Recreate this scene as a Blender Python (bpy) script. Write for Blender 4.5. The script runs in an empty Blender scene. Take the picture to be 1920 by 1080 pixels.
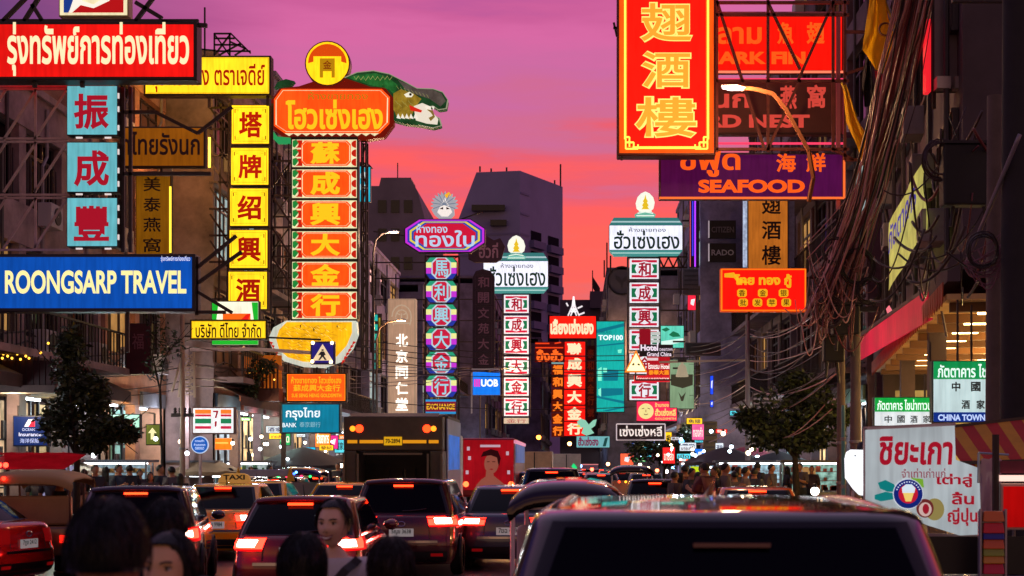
import bpy, bmesh, math, random
from mathutils import Vector, Matrix
from mathutils.geometry import tessellate_polygon, interpolate_bezier, delaunay_2d_cdt
sc = bpy.context.scene
COL = sc.collection
rnd = random.Random(7)
R = math.radians

# ------------------------------------------------------------------ camera
F, CX, CY, HC = 2667.0, 1080.0, 870.0, 1.85     # focal length in photo pixels, vanishing point, eye height
cd = bpy.data.cameras.new('camera')
cam = bpy.data.objects.new('camera', cd)
COL.objects.link(cam)
cam.location = (0, 0, HC)
cam.rotation_euler = (R(90), 0, 0)
cd.sensor_width = 36
cd.lens = 36 * F / 1920
cd.shift_x = -(CX - 960) / 1920
cd.shift_y = (CY - 540) / 1920
cd.clip_start = .05
cd.clip_end = 5000
cd.dof.use_dof = True
cd.dof.focus_distance = 42
cd.dof.aperture_fstop = 4.0
sc.camera = cam

def lin(h):
    if isinstance(h, str):
        h = h.lstrip('#')
        h = [int(h[i:i + 2], 16) for i in (0, 2, 4)]
    return tuple((c / 255 / 12.92) if c / 255 <= .04045 else ((c / 255 + .055) / 1.055) ** 2.4 for c in h)

# ------------------------------------------------------------------ sky
wd = bpy.data.worlds.new('World')
sc.world = wd
wd.use_nodes = True
nt = wd.node_tree
for n in list(nt.nodes):
    nt.nodes.remove(n)
def NN(t, **kw):
    n = nt.nodes.new(t)
    for k, v in kw.items():
        setattr(n, k, v)
    return n
out = NN('ShaderNodeOutputWorld')
bg = NN('ShaderNodeBackground')
bg2 = NN('ShaderNodeBackground')
add = NN('ShaderNodeAddShader')
sky = NN('ShaderNodeTexSky', sky_type='NISHITA', sun_disc=False)
sky.sun_elevation = R(0.5)
sky.sun_rotation = R(8)
tc = NN('ShaderNodeTexCoord')
sep = NN('ShaderNodeSeparateXYZ')
nt.links.new(tc.outputs['Generated'], sep.inputs[0])
# cloud streaks: noise stretched along the horizon shifts the elevation read by the dusk gradient
mp = NN('ShaderNodeMapping')
mp.inputs['Scale'].default_value = (2.2, 2.2, 17)
mp.inputs['Rotation'].default_value = (0, R(3), 0)
nz = NN('ShaderNodeTexNoise')
nz.inputs['Scale'].default_value = 2.1
nz.inputs['Detail'].default_value = 8
nz.inputs['Roughness'].default_value = .52
nt.links.new(tc.outputs['Generated'], mp.inputs[0])
nt.links.new(mp.outputs[0], nz.inputs['Vector'])
m1 = NN('ShaderNodeMath', operation='MULTIPLY_ADD')
m1.inputs[1].default_value = .16
m1.inputs[2].default_value = -.08
nt.links.new(nz.outputs['Fac'], m1.inputs[0])
m2 = NN('ShaderNodeMath', operation='ADD')
nt.links.new(m1.outputs[0], m2.inputs[0])
nt.links.new(sep.outputs['Z'], m2.inputs[1])
# tilt of the bands
m3 = NN('ShaderNodeMath', operation='MULTIPLY_ADD')
m3.inputs[1].default_value = -.06
nt.links.new(sep.outputs['X'], m3.inputs[0])
nt.links.new(m2.outputs[0], m3.inputs[2])
rp = NN('ShaderNodeValToRGB')
nt.links.new(m3.outputs[0], rp.inputs[0])
stops = [(0, '#d98080'), (.09, '#d4707a'), (.125, '#e66a70'), (.15, '#ff625a'), (.185, '#ff5e60'), (.203, '#ea5e72'), (.218, '#d26a90'),
         (.25, '#cc6aa2'), (.28, '#d868a4'), (.305, '#cc5e9a'), (.34, '#a8549a'), (.40, '#a878a4'), (.6, '#a084a6'), (1, '#9088ac')]
el = rp.color_ramp.elements
el[0].position, el[0].color = stops[0][0], (*lin(stops[0][1]), 1)
el[1].position, el[1].color = stops[-1][0], (*lin(stops[-1][1]), 1)
for p, c in stops[1:-1]:
    e = el.new(p)
    e.color = (*lin(c), 1)
# away from the sunset (to the sides and behind) the sky turns blue violet
mr = NN('ShaderNodeMapRange')
mr.inputs['From Min'].default_value = .985
mr.inputs['From Max'].default_value = .80
nt.links.new(sep.outputs['Y'], mr.inputs['Value'])
dl = NN('ShaderNodeMapRange')
dl.inputs['From Min'].default_value = -.19
dl.inputs['From Max'].default_value = -.40
nt.links.new(sep.outputs['X'], dl.inputs['Value'])
mx0 = NN('ShaderNodeMath', operation='MAXIMUM')
bk = NN('ShaderNodeMapRange')
bk.inputs['From Min'].default_value = .15
bk.inputs['From Max'].default_value = -.45
nt.links.new(sep.outputs['Y'], bk.inputs['Value'])
nt.links.new(bk.outputs[0], mx0.inputs[0])
mx0.inputs[1].default_value = 0
mx = NN('ShaderNodeMixRGB')
mx.inputs['Color2'].default_value = (*lin('#584a7c'), 1)
nt.links.new(mx0.outputs[0], mx.inputs['Fac'])
nt.links.new(rp.outputs[0], mx.inputs['Color1'])
lo_ = NN('ShaderNodeMapRange')                       # violet patch low on the left
lo_.inputs['From Min'].default_value = .42
lo_.inputs['From Max'].default_value = .36
nt.links.new(sep.outputs['Z'], lo_.inputs['Value'])
ml = NN('ShaderNodeMath', operation='MULTIPLY')
nt.links.new(dl.outputs[0], ml.inputs[0])
nt.links.new(lo_.outputs[0], ml.inputs[1])
mxl = NN('ShaderNodeMixRGB')
mxl.inputs['Color2'].default_value = (*lin('#4c3a74'), 1)
nt.links.new(ml.outputs[0], mxl.inputs['Fac'])
nt.links.new(mx.outputs[0], mxl.inputs['Color1'])
# warm band added low in the sky behind the viewer to light faces and cars
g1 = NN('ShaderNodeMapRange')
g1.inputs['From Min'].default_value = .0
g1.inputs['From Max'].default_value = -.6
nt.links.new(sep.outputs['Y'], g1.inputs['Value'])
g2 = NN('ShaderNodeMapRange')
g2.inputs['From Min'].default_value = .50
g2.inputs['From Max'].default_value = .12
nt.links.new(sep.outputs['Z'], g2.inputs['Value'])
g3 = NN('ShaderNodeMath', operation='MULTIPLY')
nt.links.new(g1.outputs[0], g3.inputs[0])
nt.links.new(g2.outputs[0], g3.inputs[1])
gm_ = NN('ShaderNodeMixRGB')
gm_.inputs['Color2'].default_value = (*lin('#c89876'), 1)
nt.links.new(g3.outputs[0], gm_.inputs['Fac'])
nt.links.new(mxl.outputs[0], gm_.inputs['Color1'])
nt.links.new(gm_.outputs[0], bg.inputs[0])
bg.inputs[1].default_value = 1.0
nt.links.new(sky.outputs[0], bg2.inputs[0])
bg2.inputs[1].default_value = .004
nt.links.new(bg.outputs[0], add.inputs[0])
nt.links.new(bg2.outputs[0], add.inputs[1])
nt.links.new(add.outputs[0], out.inputs['Surface'])

sl = bpy.data.lights.new('sun', 'SUN')
sl.energy = .12
sl.angle = R(12)
sl.color = (1, .5, .42)
so = bpy.data.objects.new('sun', sl)
COL.objects.link(so)
so.rotation_euler = Vector((-.14, -1, -.16)).to_track_quat('-Z', 'Y').to_euler()

sc.view_settings.view_transform = 'Standard'
sc.view_settings.look = 'None'
sc.view_settings.exposure = 0
sc.view_settings.gamma = 1
sc.cycles.use_denoising = True
sc.cycles.max_bounces = 6
sc.cycles.diffuse_bounces = 3
sc.cycles.glossy_bounces = 3
sc.cycles.sample_clamp_indirect = 6
sc.cycles.caustics_reflective = False
sc.cycles.caustics_refractive = False

# ------------------------------------------------------------------ materials
MC = {}
def mat_base(name):
    m = bpy.data.materials.new(name)
    m.use_nodes = True
    return m, m.node_tree, m.node_tree.nodes['Principled BSDF']
def paint(c, rough=.5, metal=0.0, coat=0.0, spec=.5, noise=0.0, nscale=3.0, bump=0.0, trans=0.0):
    """plain or weathered surface; noise mottles the colour, bump roughens it"""
    k = ('p', c, rough, metal, coat, spec, noise, nscale, bump, trans)
    if k in MC:
        return MC[k]
    m, t, b = mat_base('paint')
    b.inputs['Base Color'].default_value = (*lin(c), 1)
    b.inputs['Roughness'].default_value = rough
    b.inputs['Metallic'].default_value = metal
    b.inputs['Coat Weight'].default_value = coat
    b.inputs['Coat Roughness'].default_value = .04
    b.inputs['Specular IOR Level'].default_value = spec
    if noise or bump:
        co = t.nodes.new('ShaderNodeTexCoord')
        n = t.nodes.new('ShaderNodeTexNoise')
        n.inputs['Scale'].default_value = nscale
        n.inputs['Detail'].default_value = 8
        n.inputs['Roughness'].default_value = .65
        t.links.new(co.outputs['Object'], n.inputs['Vector'])
        if noise:
            r = t.nodes.new('ShaderNodeValToRGB')
            l = lin(c)
            r.color_ramp.elements[0].position = .3
            r.color_ramp.elements[1].position = .7
            r.color_ramp.elements[0].color = (*[v * (1 - noise) for v in l], 1)
            r.color_ramp.elements[1].color = (*[min(1, v * (1 + noise * .6)) for v in l], 1)
            t.links.new(n.outputs['Fac'], r.inputs[0])
            t.links.new(r.outputs[0], b.inputs['Base Color'])
        if bump:
            bm = t.nodes.new('ShaderNodeBump')
            bm.inputs['Strength'].default_value = bump
            bm.inputs['Distance'].default_value = .02
            t.links.new(n.outputs['Fac'], bm.inputs['Height'])
            t.links.new(bm.outputs[0], b.inputs['Normal'])
    MC[k] = m
    return m
def lamp(c, s=1.0, sample=True, vary=0.0, vs=1.4, base=None):
    """a glowing surface: c is its colour, s how strongly; vary = uneven tubes behind the acrylic"""
    if sample and .6 <= s <= 1.3: s *= 1.15
    if s > .9 and s < 1.4 and vary and max(lin(c)) > .5 and min(lin(c)) < .3: s *= 1.4 if lin(c)[2] < .1 else 1.15
    k = ('l', c, s, sample, vary, vs, base)
    if k in MC:
        return MC[k]
    m, t, b = mat_base('lit')
    b.inputs['Base Color'].default_value = (*[v * .5 for v in lin(base or c)], 1)
    b.inputs['Roughness'].default_value = .5
    b.inputs['Specular IOR Level'].default_value = .08
    b.inputs['Emission Color'].default_value = (*lin(c), 1)
    b.inputs['Emission Strength'].default_value = s
    if vary:
        co = t.nodes.new('ShaderNodeTexCoord')
        n = t.nodes.new('ShaderNodeTexNoise')
        n.inputs['Scale'].default_value = vs
        n.inputs['Detail'].default_value = 4
        t.links.new(co.outputs['Object'], n.inputs['Vector'])
        mr = t.nodes.new('ShaderNodeMapRange')
        mr.inputs['From Min'].default_value = .3
        mr.inputs['From Max'].default_value = .7
        mr.inputs['To Min'].default_value = s * (1 - vary)
        mr.inputs['To Max'].default_value = s * (1 + vary)
        t.links.new(n.outputs['Fac'], mr.inputs['Value'])
        mp_ = t.nodes.new('ShaderNodeMapping')            # rain streaks and grime on the acrylic
        mp_.inputs['Scale'].default_value = (7, 7, .7)
        n2 = t.nodes.new('ShaderNodeTexNoise')
        n2.inputs['Scale'].default_value = 2.0
        n2.inputs['Detail'].default_value = 6
        t.links.new(co.outputs['Object'], mp_.inputs[0])
        t.links.new(mp_.outputs[0], n2.inputs['Vector'])
        m2_ = t.nodes.new('ShaderNodeMapRange')
        m2_.inputs['From Min'].default_value = .32
        m2_.inputs['From Max'].default_value = .6
        m2_.inputs['To Min'].default_value = .80
        m2_.inputs['To Max'].default_value = 1.03
        t.links.new(n2.outputs['Fac'], m2_.inputs['Value'])
        mu = t.nodes.new('ShaderNodeMath')
        mu.operation = 'MULTIPLY'
        t.links.new(mr.outputs[0], mu.inputs[0])
        t.links.new(m2_.outputs[0], mu.inputs[1])
        t.links.new(mu.outputs[0], b.inputs['Emission Strength'])
    try:
        m.cycles.emission_sampling = 'FRONT_BACK' if sample else 'NONE'
    except Exception:
        pass
    MC[k] = m
    return m
STEEL = paint('#3a2d2c', .55, .3, noise=.4)
STEELP = paint('#b89a9a', .5, .3, noise=.3)
CAB = paint('#2a1d1c', .5, .2, noise=.3)
BLACK = paint('#0b0a0c', .45)
RUBBER = paint('#0d0d0e', .8)
CHROME = paint('#c8c4c4', .18, 1)
GLASS = paint('#030205', .06, 0, 0, .13)

# ------------------------------------------------------------------ objects
def at(px, py, Y):
    """the point of the place that stands Y metres ahead on the ray through photo pixel px, py"""
    return Vector(((px - CX) * Y / F, Y, HC - (py - CY) * Y / F))
def tag(o, label=None, cat=None, group=None, kind=None):
    if label: o['label'] = label
    if cat: o['category'] = cat
    if group: o['group'] = group
    if kind: o['kind'] = kind
    return o
def thing(name, label, cat, loc=(0, 0, 0), rz=0.0, group=None):
    o = bpy.data.objects.new(name, None)
    o.empty_display_size = .2
    COL.objects.link(o)
    o.location = loc
    o.rotation_euler = (0, 0, rz)
    return tag(o, label, cat, group)
def dup(root, loc, rz, label=None, group=None, parent=None):
    r = root.copy()
    COL.objects.link(r)
    if parent is None:
        r.location = loc
        r.rotation_euler = (0, 0, rz)
        if label: r['label'] = label
        if group: r['group'] = group
    else:
        r.parent = parent
    for ch in list(root.children):
        dup(ch, None, 0, parent=r)
    return r

def light(name, parent, loc, power, col, size=.3, spot=None):
    """the light a modelled lamp throws; a child of that lamp"""
    l = bpy.data.lights.new(name, 'SPOT' if spot else 'POINT')
    l.energy = power
    l.color = lin(col)
    l.shadow_soft_size = size
    if spot:
        l.spot_size = R(spot)
        l.spot_blend = .6
    o = bpy.data.objects.new(name, l)
    COL.objects.link(o)
    o.parent = parent
    o.location = loc
    return o
def cloth(c, noise=.15):
    """thin cloth that light shines through"""
    k = ('c', c)
    if k in MC: return MC[k]
    m, t, b = mat_base('cloth')
    b.inputs['Base Color'].default_value = (*lin(c), 1)
    b.inputs['Roughness'].default_value = .8
    tr = t.nodes.new('ShaderNodeBsdfTranslucent')
    tr.inputs['Color'].default_value = (*lin(c), 1)
    mx_ = t.nodes.new('ShaderNodeMixShader')
    mx_.inputs[0].default_value = .55
    t.links.new(b.outputs[0], mx_.inputs[1])
    t.links.new(tr.outputs[0], mx_.inputs[2])
    t.links.new(mx_.outputs[0], t.nodes['Material Output'].inputs['Surface'])
    MC[k] = m
    return m

class MB:
    def __init__(s):
        s.v, s.f, s.m = [], [], []
        s.mi = 0
    def add(s, vs, fs):
        o = len(s.v)
        s.v += [tuple(v) for v in vs]
        s.f += [tuple(i + o for i in f) for f in fs]
        s.m += [s.mi] * len(fs)
        return s
    def box(s, x0, x1, y0, y1, z0, z1):
        v = [(x, y, z) for z in (z0, z1) for y in (y0, y1) for x in (x0, x1)]
        return s.add(v, [(0, 2, 3, 1), (4, 5, 7, 6), (0, 1, 5, 4), (2, 6, 7, 3), (0, 4, 6, 2), (1, 3, 7, 5)])
    def quad(s, a, b, c, d):
        return s.add([a, b, c, d], [(0, 1, 2, 3)])
    def bar(s, a, b, w, h=None):
        """square bar from a to b"""
        a, b = Vector(a), Vector(b)
        h = h or w
        d = (b - a)
        if d.length < 1e-6: return s
        d.normalize()
        u = d.cross(Vector((0, 0, 1)) if abs(d.z) < .95 else Vector((0, 1, 0))).normalized()
        n = u.cross(d)
        vs = [p + u * (i * w / 2) + n * (j * h / 2) for p in (a, b) for i, j in ((-1, -1), (1, -1), (1, 1), (-1, 1))]
        return s.add(vs, [(0, 1, 2, 3), (7, 6, 5, 4), (0, 4, 5, 1), (1, 5, 6, 2), (2, 6, 7, 3), (3, 7, 4, 0)])
    def tube(s, pts, r, n=6, r2=None, caps=True):
        pts = [Vector(p) for p in pts]
        k = len(pts)
        u = None
        vs, fs = [], []
        for i, p in enumerate(pts):
            d = (pts[min(i + 1, k - 1)] - pts[max(i - 1, 0)])
            d = d.normalized() if d.length > 1e-9 else Vector((0, 0, 1))
            if u is None:
                u = d.cross(Vector((0, 0, 1)) if abs(d.z) < .95 else Vector((0, 1, 0))).normalized()
            else:
                u = (u - d * u.dot(d))
                u = u.normalized() if u.length > 1e-6 else d.orthogonal().normalized()
            w = d.cross(u)
            rr = r if r2 is None else r + (r2 - r) * i / (k - 1)
            vs += [p + (u * math.cos(2 * math.pi * j / n) + w * math.sin(2 * math.pi * j / n)) * rr for j in range(n)]
        for i in range(k - 1):
            for j in range(n):
                a, b = i * n + j, i * n + (j + 1) % n
                fs.append((a, b, b + n, a + n))
        if caps:
            fs.append(tuple(range(n - 1, -1, -1)))
            fs.append(tuple(range((k - 1) * n, k * n)))
        return s.add(vs, fs)
    def lathe(s, prof, c=(0, 0, 0), n=20, axis='z', ang=2 * math.pi):
        """prof: (radius, height) pairs turned about an axis through c"""
        vs, fs = [], []
        full = abs(ang - 2 * math.pi) < 1e-6
        m = n if full else n + 1
        for r, h in prof:
            for j in range(m):
                a = ang * j / n
                p = (r * math.cos(a), r * math.sin(a), h)
                if axis == 'x': p = (p[2], p[0], p[1])
                if axis == 'y': p = (p[0], p[2], p[1])
                vs.append((p[0] + c[0], p[1] + c[1], p[2] + c[2]))
        for i in range(len(prof) - 1):
            for j in range(n):
                a, b = i * m + j, i * m + (j + 1) % m
                fs.append((a, b, b + m, a + m))
        return s.add(vs, fs)
    def prism(s, poly, y0, y1):
        """poly: (x, z) outline, extruded from y0 (front) to y1"""
        n = len(poly)
        tris = tessellate_polygon([[Vector((p[0], p[1], 0)) for p in poly]])
        vs = [(x, y0, z) for x, z in poly] + [(x, y1, z) for x, z in poly]
        fs = [tuple(t) for t in tris] + [tuple(i + n for i in reversed(t)) for t in tris]
        fs += [(i, (i + 1) % n, (i + 1) % n + n, i + n) for i in range(n)]
        return s.add(vs, fs)
    def ball(s, c, r, seg=10, rings=7, sz=1.0):
        prof = [(max(1e-4, r * math.sin(math.pi * i / rings)), -r * sz * math.cos(math.pi * i / rings)) for i in range(rings + 1)]
        return s.lathe(prof, c, seg)
    def grid(s, rows, closed=False):
        """rows of points, quads between neighbouring rows"""
        n = len(rows[0])
        vs = [p for r in rows for p in r]
        fs = []
        for i in range(len(rows) - 1):
            for j in range(n if closed else n - 1):
                a, b = i * n + j, i * n + (j + 1) % n
                fs.append((a, b, b + n, a + n))
        return s.add(vs, fs)
    def build(s, name, mat, parent=None, smooth=None, bevel=0.0, fix=True, loc=None):
        me = bpy.data.meshes.new(name)
        me.from_pydata(s.v, [], s.f)
        for m in (mat if isinstance(mat, (list, tuple)) else [mat]):
            me.materials.append(m)
        if any(s.m):
            me.polygons.foreach_set('material_index', s.m)
        if fix or bevel:
            b = bmesh.new()
            b.from_mesh(me)
            if fix:
                bmesh.ops.recalc_face_normals(b, faces=b.faces)
            if bevel:
                es = [e for e in b.edges if len(e.link_faces) == 2 and e.calc_face_angle(0) > .5]
                bmesh.ops.bevel(b, geom=es, offset=bevel, segments=2, affect='EDGES', profile=.5, clamp_overlap=True)
            b.to_mesh(me)
            b.free()
        if smooth is not None:
            me.polygons.foreach_set('use_smooth', [True] * len(me.polygons))
            if smooth < 179:
                me.set_sharp_from_angle(angle=R(smooth))
        me.update()
        o = bpy.data.objects.new(name, me)
        COL.objects.link(o)
        if parent is not None:
            o.parent = parent
        if loc is not None:
            o.location = loc
        return o

# ------------------------------------------------------------------ lettering
_TX = {}
def glyphs(s, bold=0.0, res=3):
    """outlines of a string in the built-in font: list of (outer, holes)"""
    k = (s, bold, res)
    if k in _TX:
        return _TX[k]
    cu = bpy.data.curves.new('t', 'FONT')
    cu.body = s
    o = bpy.data.objects.new('t', cu)
    COL.objects.link(o)
    dg = bpy.context.evaluated_depsgraph_get()
    c2 = o.evaluated_get(dg).to_curve(dg)
    loops = []
    for sp in c2.splines:
        p = []
        bp = sp.bezier_points
        n = len(bp)
        for i in range(n):
            a, b = bp[i], bp[(i + 1) % n]
            straight = (a.handle_right - a.co).cross(b.co - a.co).length < 1e-5 and (b.handle_left - b.co).cross(b.co - a.co).length < 1e-5
            if straight:
                p.append(a.co.xy)
            else:
                p += [q.xy for q in interpolate_bezier(a.co, a.handle_right, b.handle_left, b.co, res + 1)[:-1]]
        q = []
        for v in p:
            if not q or (v - q[-1]).length > 1e-4: q.append(v)
        if len(q) > 2 and (q[0] - q[-1]).length < 1e-4: q.pop()
        if len(q) > 2: loops.append(q)
    o.to_curve_clear()
    bpy.data.objects.remove(o)
    bpy.data.curves.remove(cu)
    def area(p):
        return sum(p[i].x * p[(i + 1) % len(p)].y - p[(i + 1) % len(p)].x * p[i].y for i in range(len(p))) / 2
    if not loops:
        _TX[k] = []
        return []
    # glyph by glyph: thicken, then constrained triangulation kept where the winding number is not zero
    loops = sorted(([min(v.x for v in p), max(v.x for v in p), p] for p in loops), key=lambda t: t[0])
    groups = []
    for a, b, p in loops:
        if groups and a < groups[-1][0] - 1e-4:
            groups[-1][1].append(p)
            groups[-1][0] = max(groups[-1][0], b)
        else:
            groups.append([b, [p]])
    def fatten(p, sg):
        q = []
        n = len(p)
        for i in range(n):
            e1 = (p[i] - p[i - 1]).normalized()
            e2 = (p[(i + 1) % n] - p[i]).normalized()
            n1, n2 = Vector((e1.y, -e1.x)), Vector((e2.y, -e2.x))
            mm = n1 + n2
            l = mm.length
            mm = n1 if l < .3 else mm / l * min(1.5, 2 / l)
            q.append(p[i] + mm * bold * sg)
        return q
    res_ = []
    for _, ps in groups:
        sg = 1 if area(max(ps, key=lambda p: abs(area(p)))) > 0 else -1
        if bold: ps = [fatten(p, sg) for p in ps]
        vs, es = [], []
        for p in ps:
            o_ = len(vs)
            vs += p
            es += [(o_ + i, o_ + (i + 1) % len(p)) for i in range(len(p))]
        ov, oe, of, *_r = delaunay_2d_cdt(vs, es, [], 0, 1e-5)
        keep = []
        for f in of:
            c = (ov[f[0]] + ov[f[1]] + ov[f[2]]) / 3
            w = 0
            for p in ps:
                for i in range(len(p)):
                    a, b = p[i - 1], p[i]
                    if (a.y > c.y) != (b.y > c.y):
                        x = a.x + (b.x - a.x) * (c.y - a.y) / (b.y - a.y)
                        if x > c.x: w += 1 if b.y > a.y else -1
            if w * sg > 0: keep.append(tuple(f))
        res_.append((ov, keep))
    _TX[k] = res_
    return res_
def letters(mb, s, x0, x1, z0, z1, y, bold=0.0, res=3, fit=True, slant=0.0, step=.0006, thick=0.0, to=None):
    """flat lettering filling the rectangle x0..x1, z0..z1 at depth y (towards the viewer is minus y)"""
    g = glyphs(s, bold, res)
    if not g: return
    used = [v[i] for v, fs in g for f in fs for i in f]
    ax, bx, ay, by = min(p.x for p in used), max(p.x for p in used), min(p.y for p in used), max(p.y for p in used)
    sx, sz = (x1 - x0) / max(1e-6, bx - ax), (z1 - z0) / max(1e-6, by - ay)
    if not fit:
        sx = min(sx, sz)
        x0 = (x0 + x1) / 2 - (bx - ax) * sx / 2
    for v, fs in g:
        P = []
        for p in v:
            x, z = x0 + (p.x - ax) * sx, z0 + (p.y - ay) * sz
            x += slant * (z - z0)
            P.append(to(x, y, z) if to else (x, y, z))
        mb.add(P, fs)
# ================================================================== ground
g = MB()
g.quad((-1500, -60, -.02), (1500, -60, -.02), (1500, 3000, -.02), (-1500, 3000, -.02))
tag(g.build('ground', paint('#4a4246', .8, noise=.3)), kind='structure')
g = MB()
for i in range(24):
    y0, y1 = -20 + i * 11, -9 + i * 11
    g.quad((-10.2, y0, 0), (2.6, y0, 0), (2.6, y1, 0), (-10.2, y1, 0))
tag(g.build('road', paint('#3c3840', .38, spec=.5, noise=.4, nscale=1.5, bump=.25)), kind='structure')
g = MB()
for x in (-7.0, -3.85, -.7):
    for i in range(40):
        g.quad((x - .06, i * 6, .004), (x + .06, i * 6, .004), (x + .06, i * 6 + 3, .004), (x - .06, i * 6 + 3, .004))
g.quad((2.3, -10, .004), (2.4, -10, .004), (2.4, 200, .004), (2.3, 200, .004))
tag(g.build('lane_markings', paint('#c8c0c0', .5)), kind='structure')
g = MB()
g.box(-16, -10.2, -20, 240, -.5, .14)
tag(g.build('pavement', paint('#6a6064', .7, noise=.35, nscale=2), bevel=.02), kind='structure')
g = MB()
g.box(2.6, 16, -20, 240, -.5, .14)
tag(g.build('pavement', paint('#6a6064', .7, noise=.35, nscale=2), bevel=.02), kind='structure')

# ================================================================== buildings
SHUT = paint('#3a3438', .5, .3)
def pane_mat(kind):
    return {0: GLASS, 1: lamp('#e0a860', .5, False, .5, 1.5), 2: lamp('#b8d8d8', .5, False, .5, 1.5), 3: paint('#1a161c', .2), 4: lamp('#7a4a30', .25, False, .5, 1.5)}[kind]
def shophouse(name, label, side, xf, y0, y1, tops, col, bays=3, shop='#a8d0d8', shop_s=1.2, balc=(), seed=0, deep=10, awn=None, lit=.12, cat='building', cols2=None):
    """a row building along the street: tops = heights of floor lines; the facade looks across the road"""
    d = 1 if side < 0 else -1
    q = random.Random(seed)
    L = y1 - y0
    o = thing(name, label, cat, (xf, (y0 + y1) / 2, .14))
    ym = -L / 2
    col = '#%02x%02x%02x' % tuple(min(255, int(int(col[i:i + 2], 16) * 1.38)) for i in (1, 3, 5))
    wm = paint(col, .8, noise=.6, nscale=.8, bump=.25)
    m = MB()
    H = tops[-1]
    def bx(mb, w0, w1, u0, u1, z0, z1):
        a, b = sorted((d * w0, d * w1))
        mb.box(a, b, ym + u0, ym + u1, z0, z1)
    bx(m, -deep, -.3, .0, L, tops[0] - .3, H)            # body behind the facade
    bx(m, -deep, -3.5, 0, L, 0, tops[0] - .3)
    for i in range(bays + 1):                             # piers
        u = L * i / bays
        bx(m, -.3, .0, max(0, u - .22), min(L, u + .22), 0, H + .5)
    for z in tops:                                        # spandrels
        bx(m, -.302, .03, .001, L - .001, z - .45, z + .55)
    bx(m, -deep, 0, .002, .3, 0, tops[0] - .3)
    bx(m, -deep, 0, L - .3, L - .002, 0, tops[0] - .3)
    m.build('wall', wm, o)
    r = MB()
    bx(r, -deep - .1, .12, -.05, L + .05, H + .5, H + .68)
    rf = r.build('parapet', paint(cols2 or col, .8, noise=.4), o)
    if q.random() < .7:
        t = MB()
        cx, cy = -d * (2 + q.random() * 3), ym + L * (.3 + .4 * q.random())
        t.lathe([(.01, H + 2.4), (.55, H + 2.3), (.6, H + 1.2), (.6, H + .7)], (cx, cy, 0), 14)
        t.build('water_tank', paint('#7a8090', .4, .4), o, smooth=40)
    for fi in range(len(tops) - 1):
        z0, z1 = tops[fi] + .55, tops[fi + 1] - .45
        for b in range(bays):
            u0, u1 = L * b / bays + .22, L * (b + 1) / bays - .22
            fr = MB()
            n = 3
            for i in range(n + 1):
                u = u0 + (u1 - u0) * i / n
                bx(fr, -.29, -.2, max(u0, u - .04), min(u1, u + .04), z0, z1)
            for z in (z0, z0 + (z1 - z0) * .72, z1 - .07):
                bx(fr, -.292, -.19, u0, u1, z, z + .07)
            if q.random() < .3:                           # security grille
                for i in range(10):
                    u = u0 + (u1 - u0) * (i + .5) / 10
                    bx(fr, -.12, -.09, u - .015, u + .015, z0, z1 - .6)
            w = fr.build('window', paint('#4a4044', .5, .2), o)
            pn = MB()
            kk = 1 if q.random() < lit else (4 if q.random() < .2 else (2 if q.random() < .07 else 0))
            bx(pn, -.285, -.26, u0 + .01, u1 - .01, z0 + .01, z1 - .01)
            pn.build('pane', pane_mat(kk), w)
        if fi in balc:
            bl = MB()
            bx(bl, 0.031, .95, .2, L - .2, tops[fi] - .1, tops[fi] + .08)
            bk_ = bl.build('balcony', wm, o)
            rl = MB()
            for i in range(int(L / .25)):
                u = .3 + i * .25
                if u < L - .3: bx(rl, .88, .91, u - .012, u + .012, tops[fi] + .08, tops[fi] + 1.0)
            bx(rl, .86, .93, .2, L - .2, tops[fi] + 1.0, tops[fi] + 1.05)
            rl.build('railing', paint('#2c2426', .5, .4), bk_)
        for b in range(bays):
            if q.random() < .62:
                ac = MB()
                u = L * (b + .3 + .4 * q.random()) / bays
                z = tops[fi] + .15
                bx(ac, .04, .4, u - .4, u + .4, z, z + .6)
                a_ = ac.build('air_conditioner', paint('#b0a8a8', .5), o, bevel=.02)
                fn = MB()
                fn.lathe([(.22, 0), (.22, .03), (.02, .03)], (d * .40, ym + u, z + .3), 14, 'x')
                fn.build('fan_grille', paint('#2a2828', .5), a_)
    for i in range(bays):
        u = L * (i + .5) / bays + q.uniform(-.5, .5)
        pp = MB()
        x = d * .07
        pp.tube([(x, ym + u, tops[0]), (x, ym + u, H - 1.2), (x, ym + u + .3, H - .9), (x, ym + u + .3, H + .3)], .045, 6)
        pp.build('drain_pipe', paint(q.choice(('#6a6060', '#8a8080', '#4a4444')), .5), o)
    for i in range(3):                                    # bundles of wire pinned along the wall
        z = tops[0] + .1 + .22 * i
        ww = MB()
        ww.tube([(d * (.09 + .02 * i), ym + L * t / 12, z + .12 * math.sin(t * 1.9 + i + seed)) for t in range(13)], .025, 5)
        ww.build('wall_wire', BLACK, o)
    # shopfront: a lit glazed front set back under the first floor
    for b in range(bays):
        u0, u1 = L * b / bays + .26, L * (b + 1) / bays - .26
        sf = MB()
        bx(sf, -.9, -.85, u0, u1, .5, tops[0] - 1.0)
        st = q.choice((1, 1, .6, .25)) * shop_s
        s_ = sf.build('shop_window', lamp(q.choice((shop, shop, '#f0c890', '#b89878')), st * .7, True, .8, 2.2), o)
        fr = MB()
        for i in range(4):
            u = u0 + (u1 - u0) * i / 3
            bx(fr, -.86, -.78, max(u0, u - .05), min(u1, u + .05), 0, tops[0] - .9)
        bx(fr, -.86, -.70, u0, u1, 0, .5)
        for z in (1.1, 1.7, 2.3):
            bx(fr, -.85, -.83, u0, u1, z, z + .04)
        rr = random.Random(seed * 7 + b)
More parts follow.
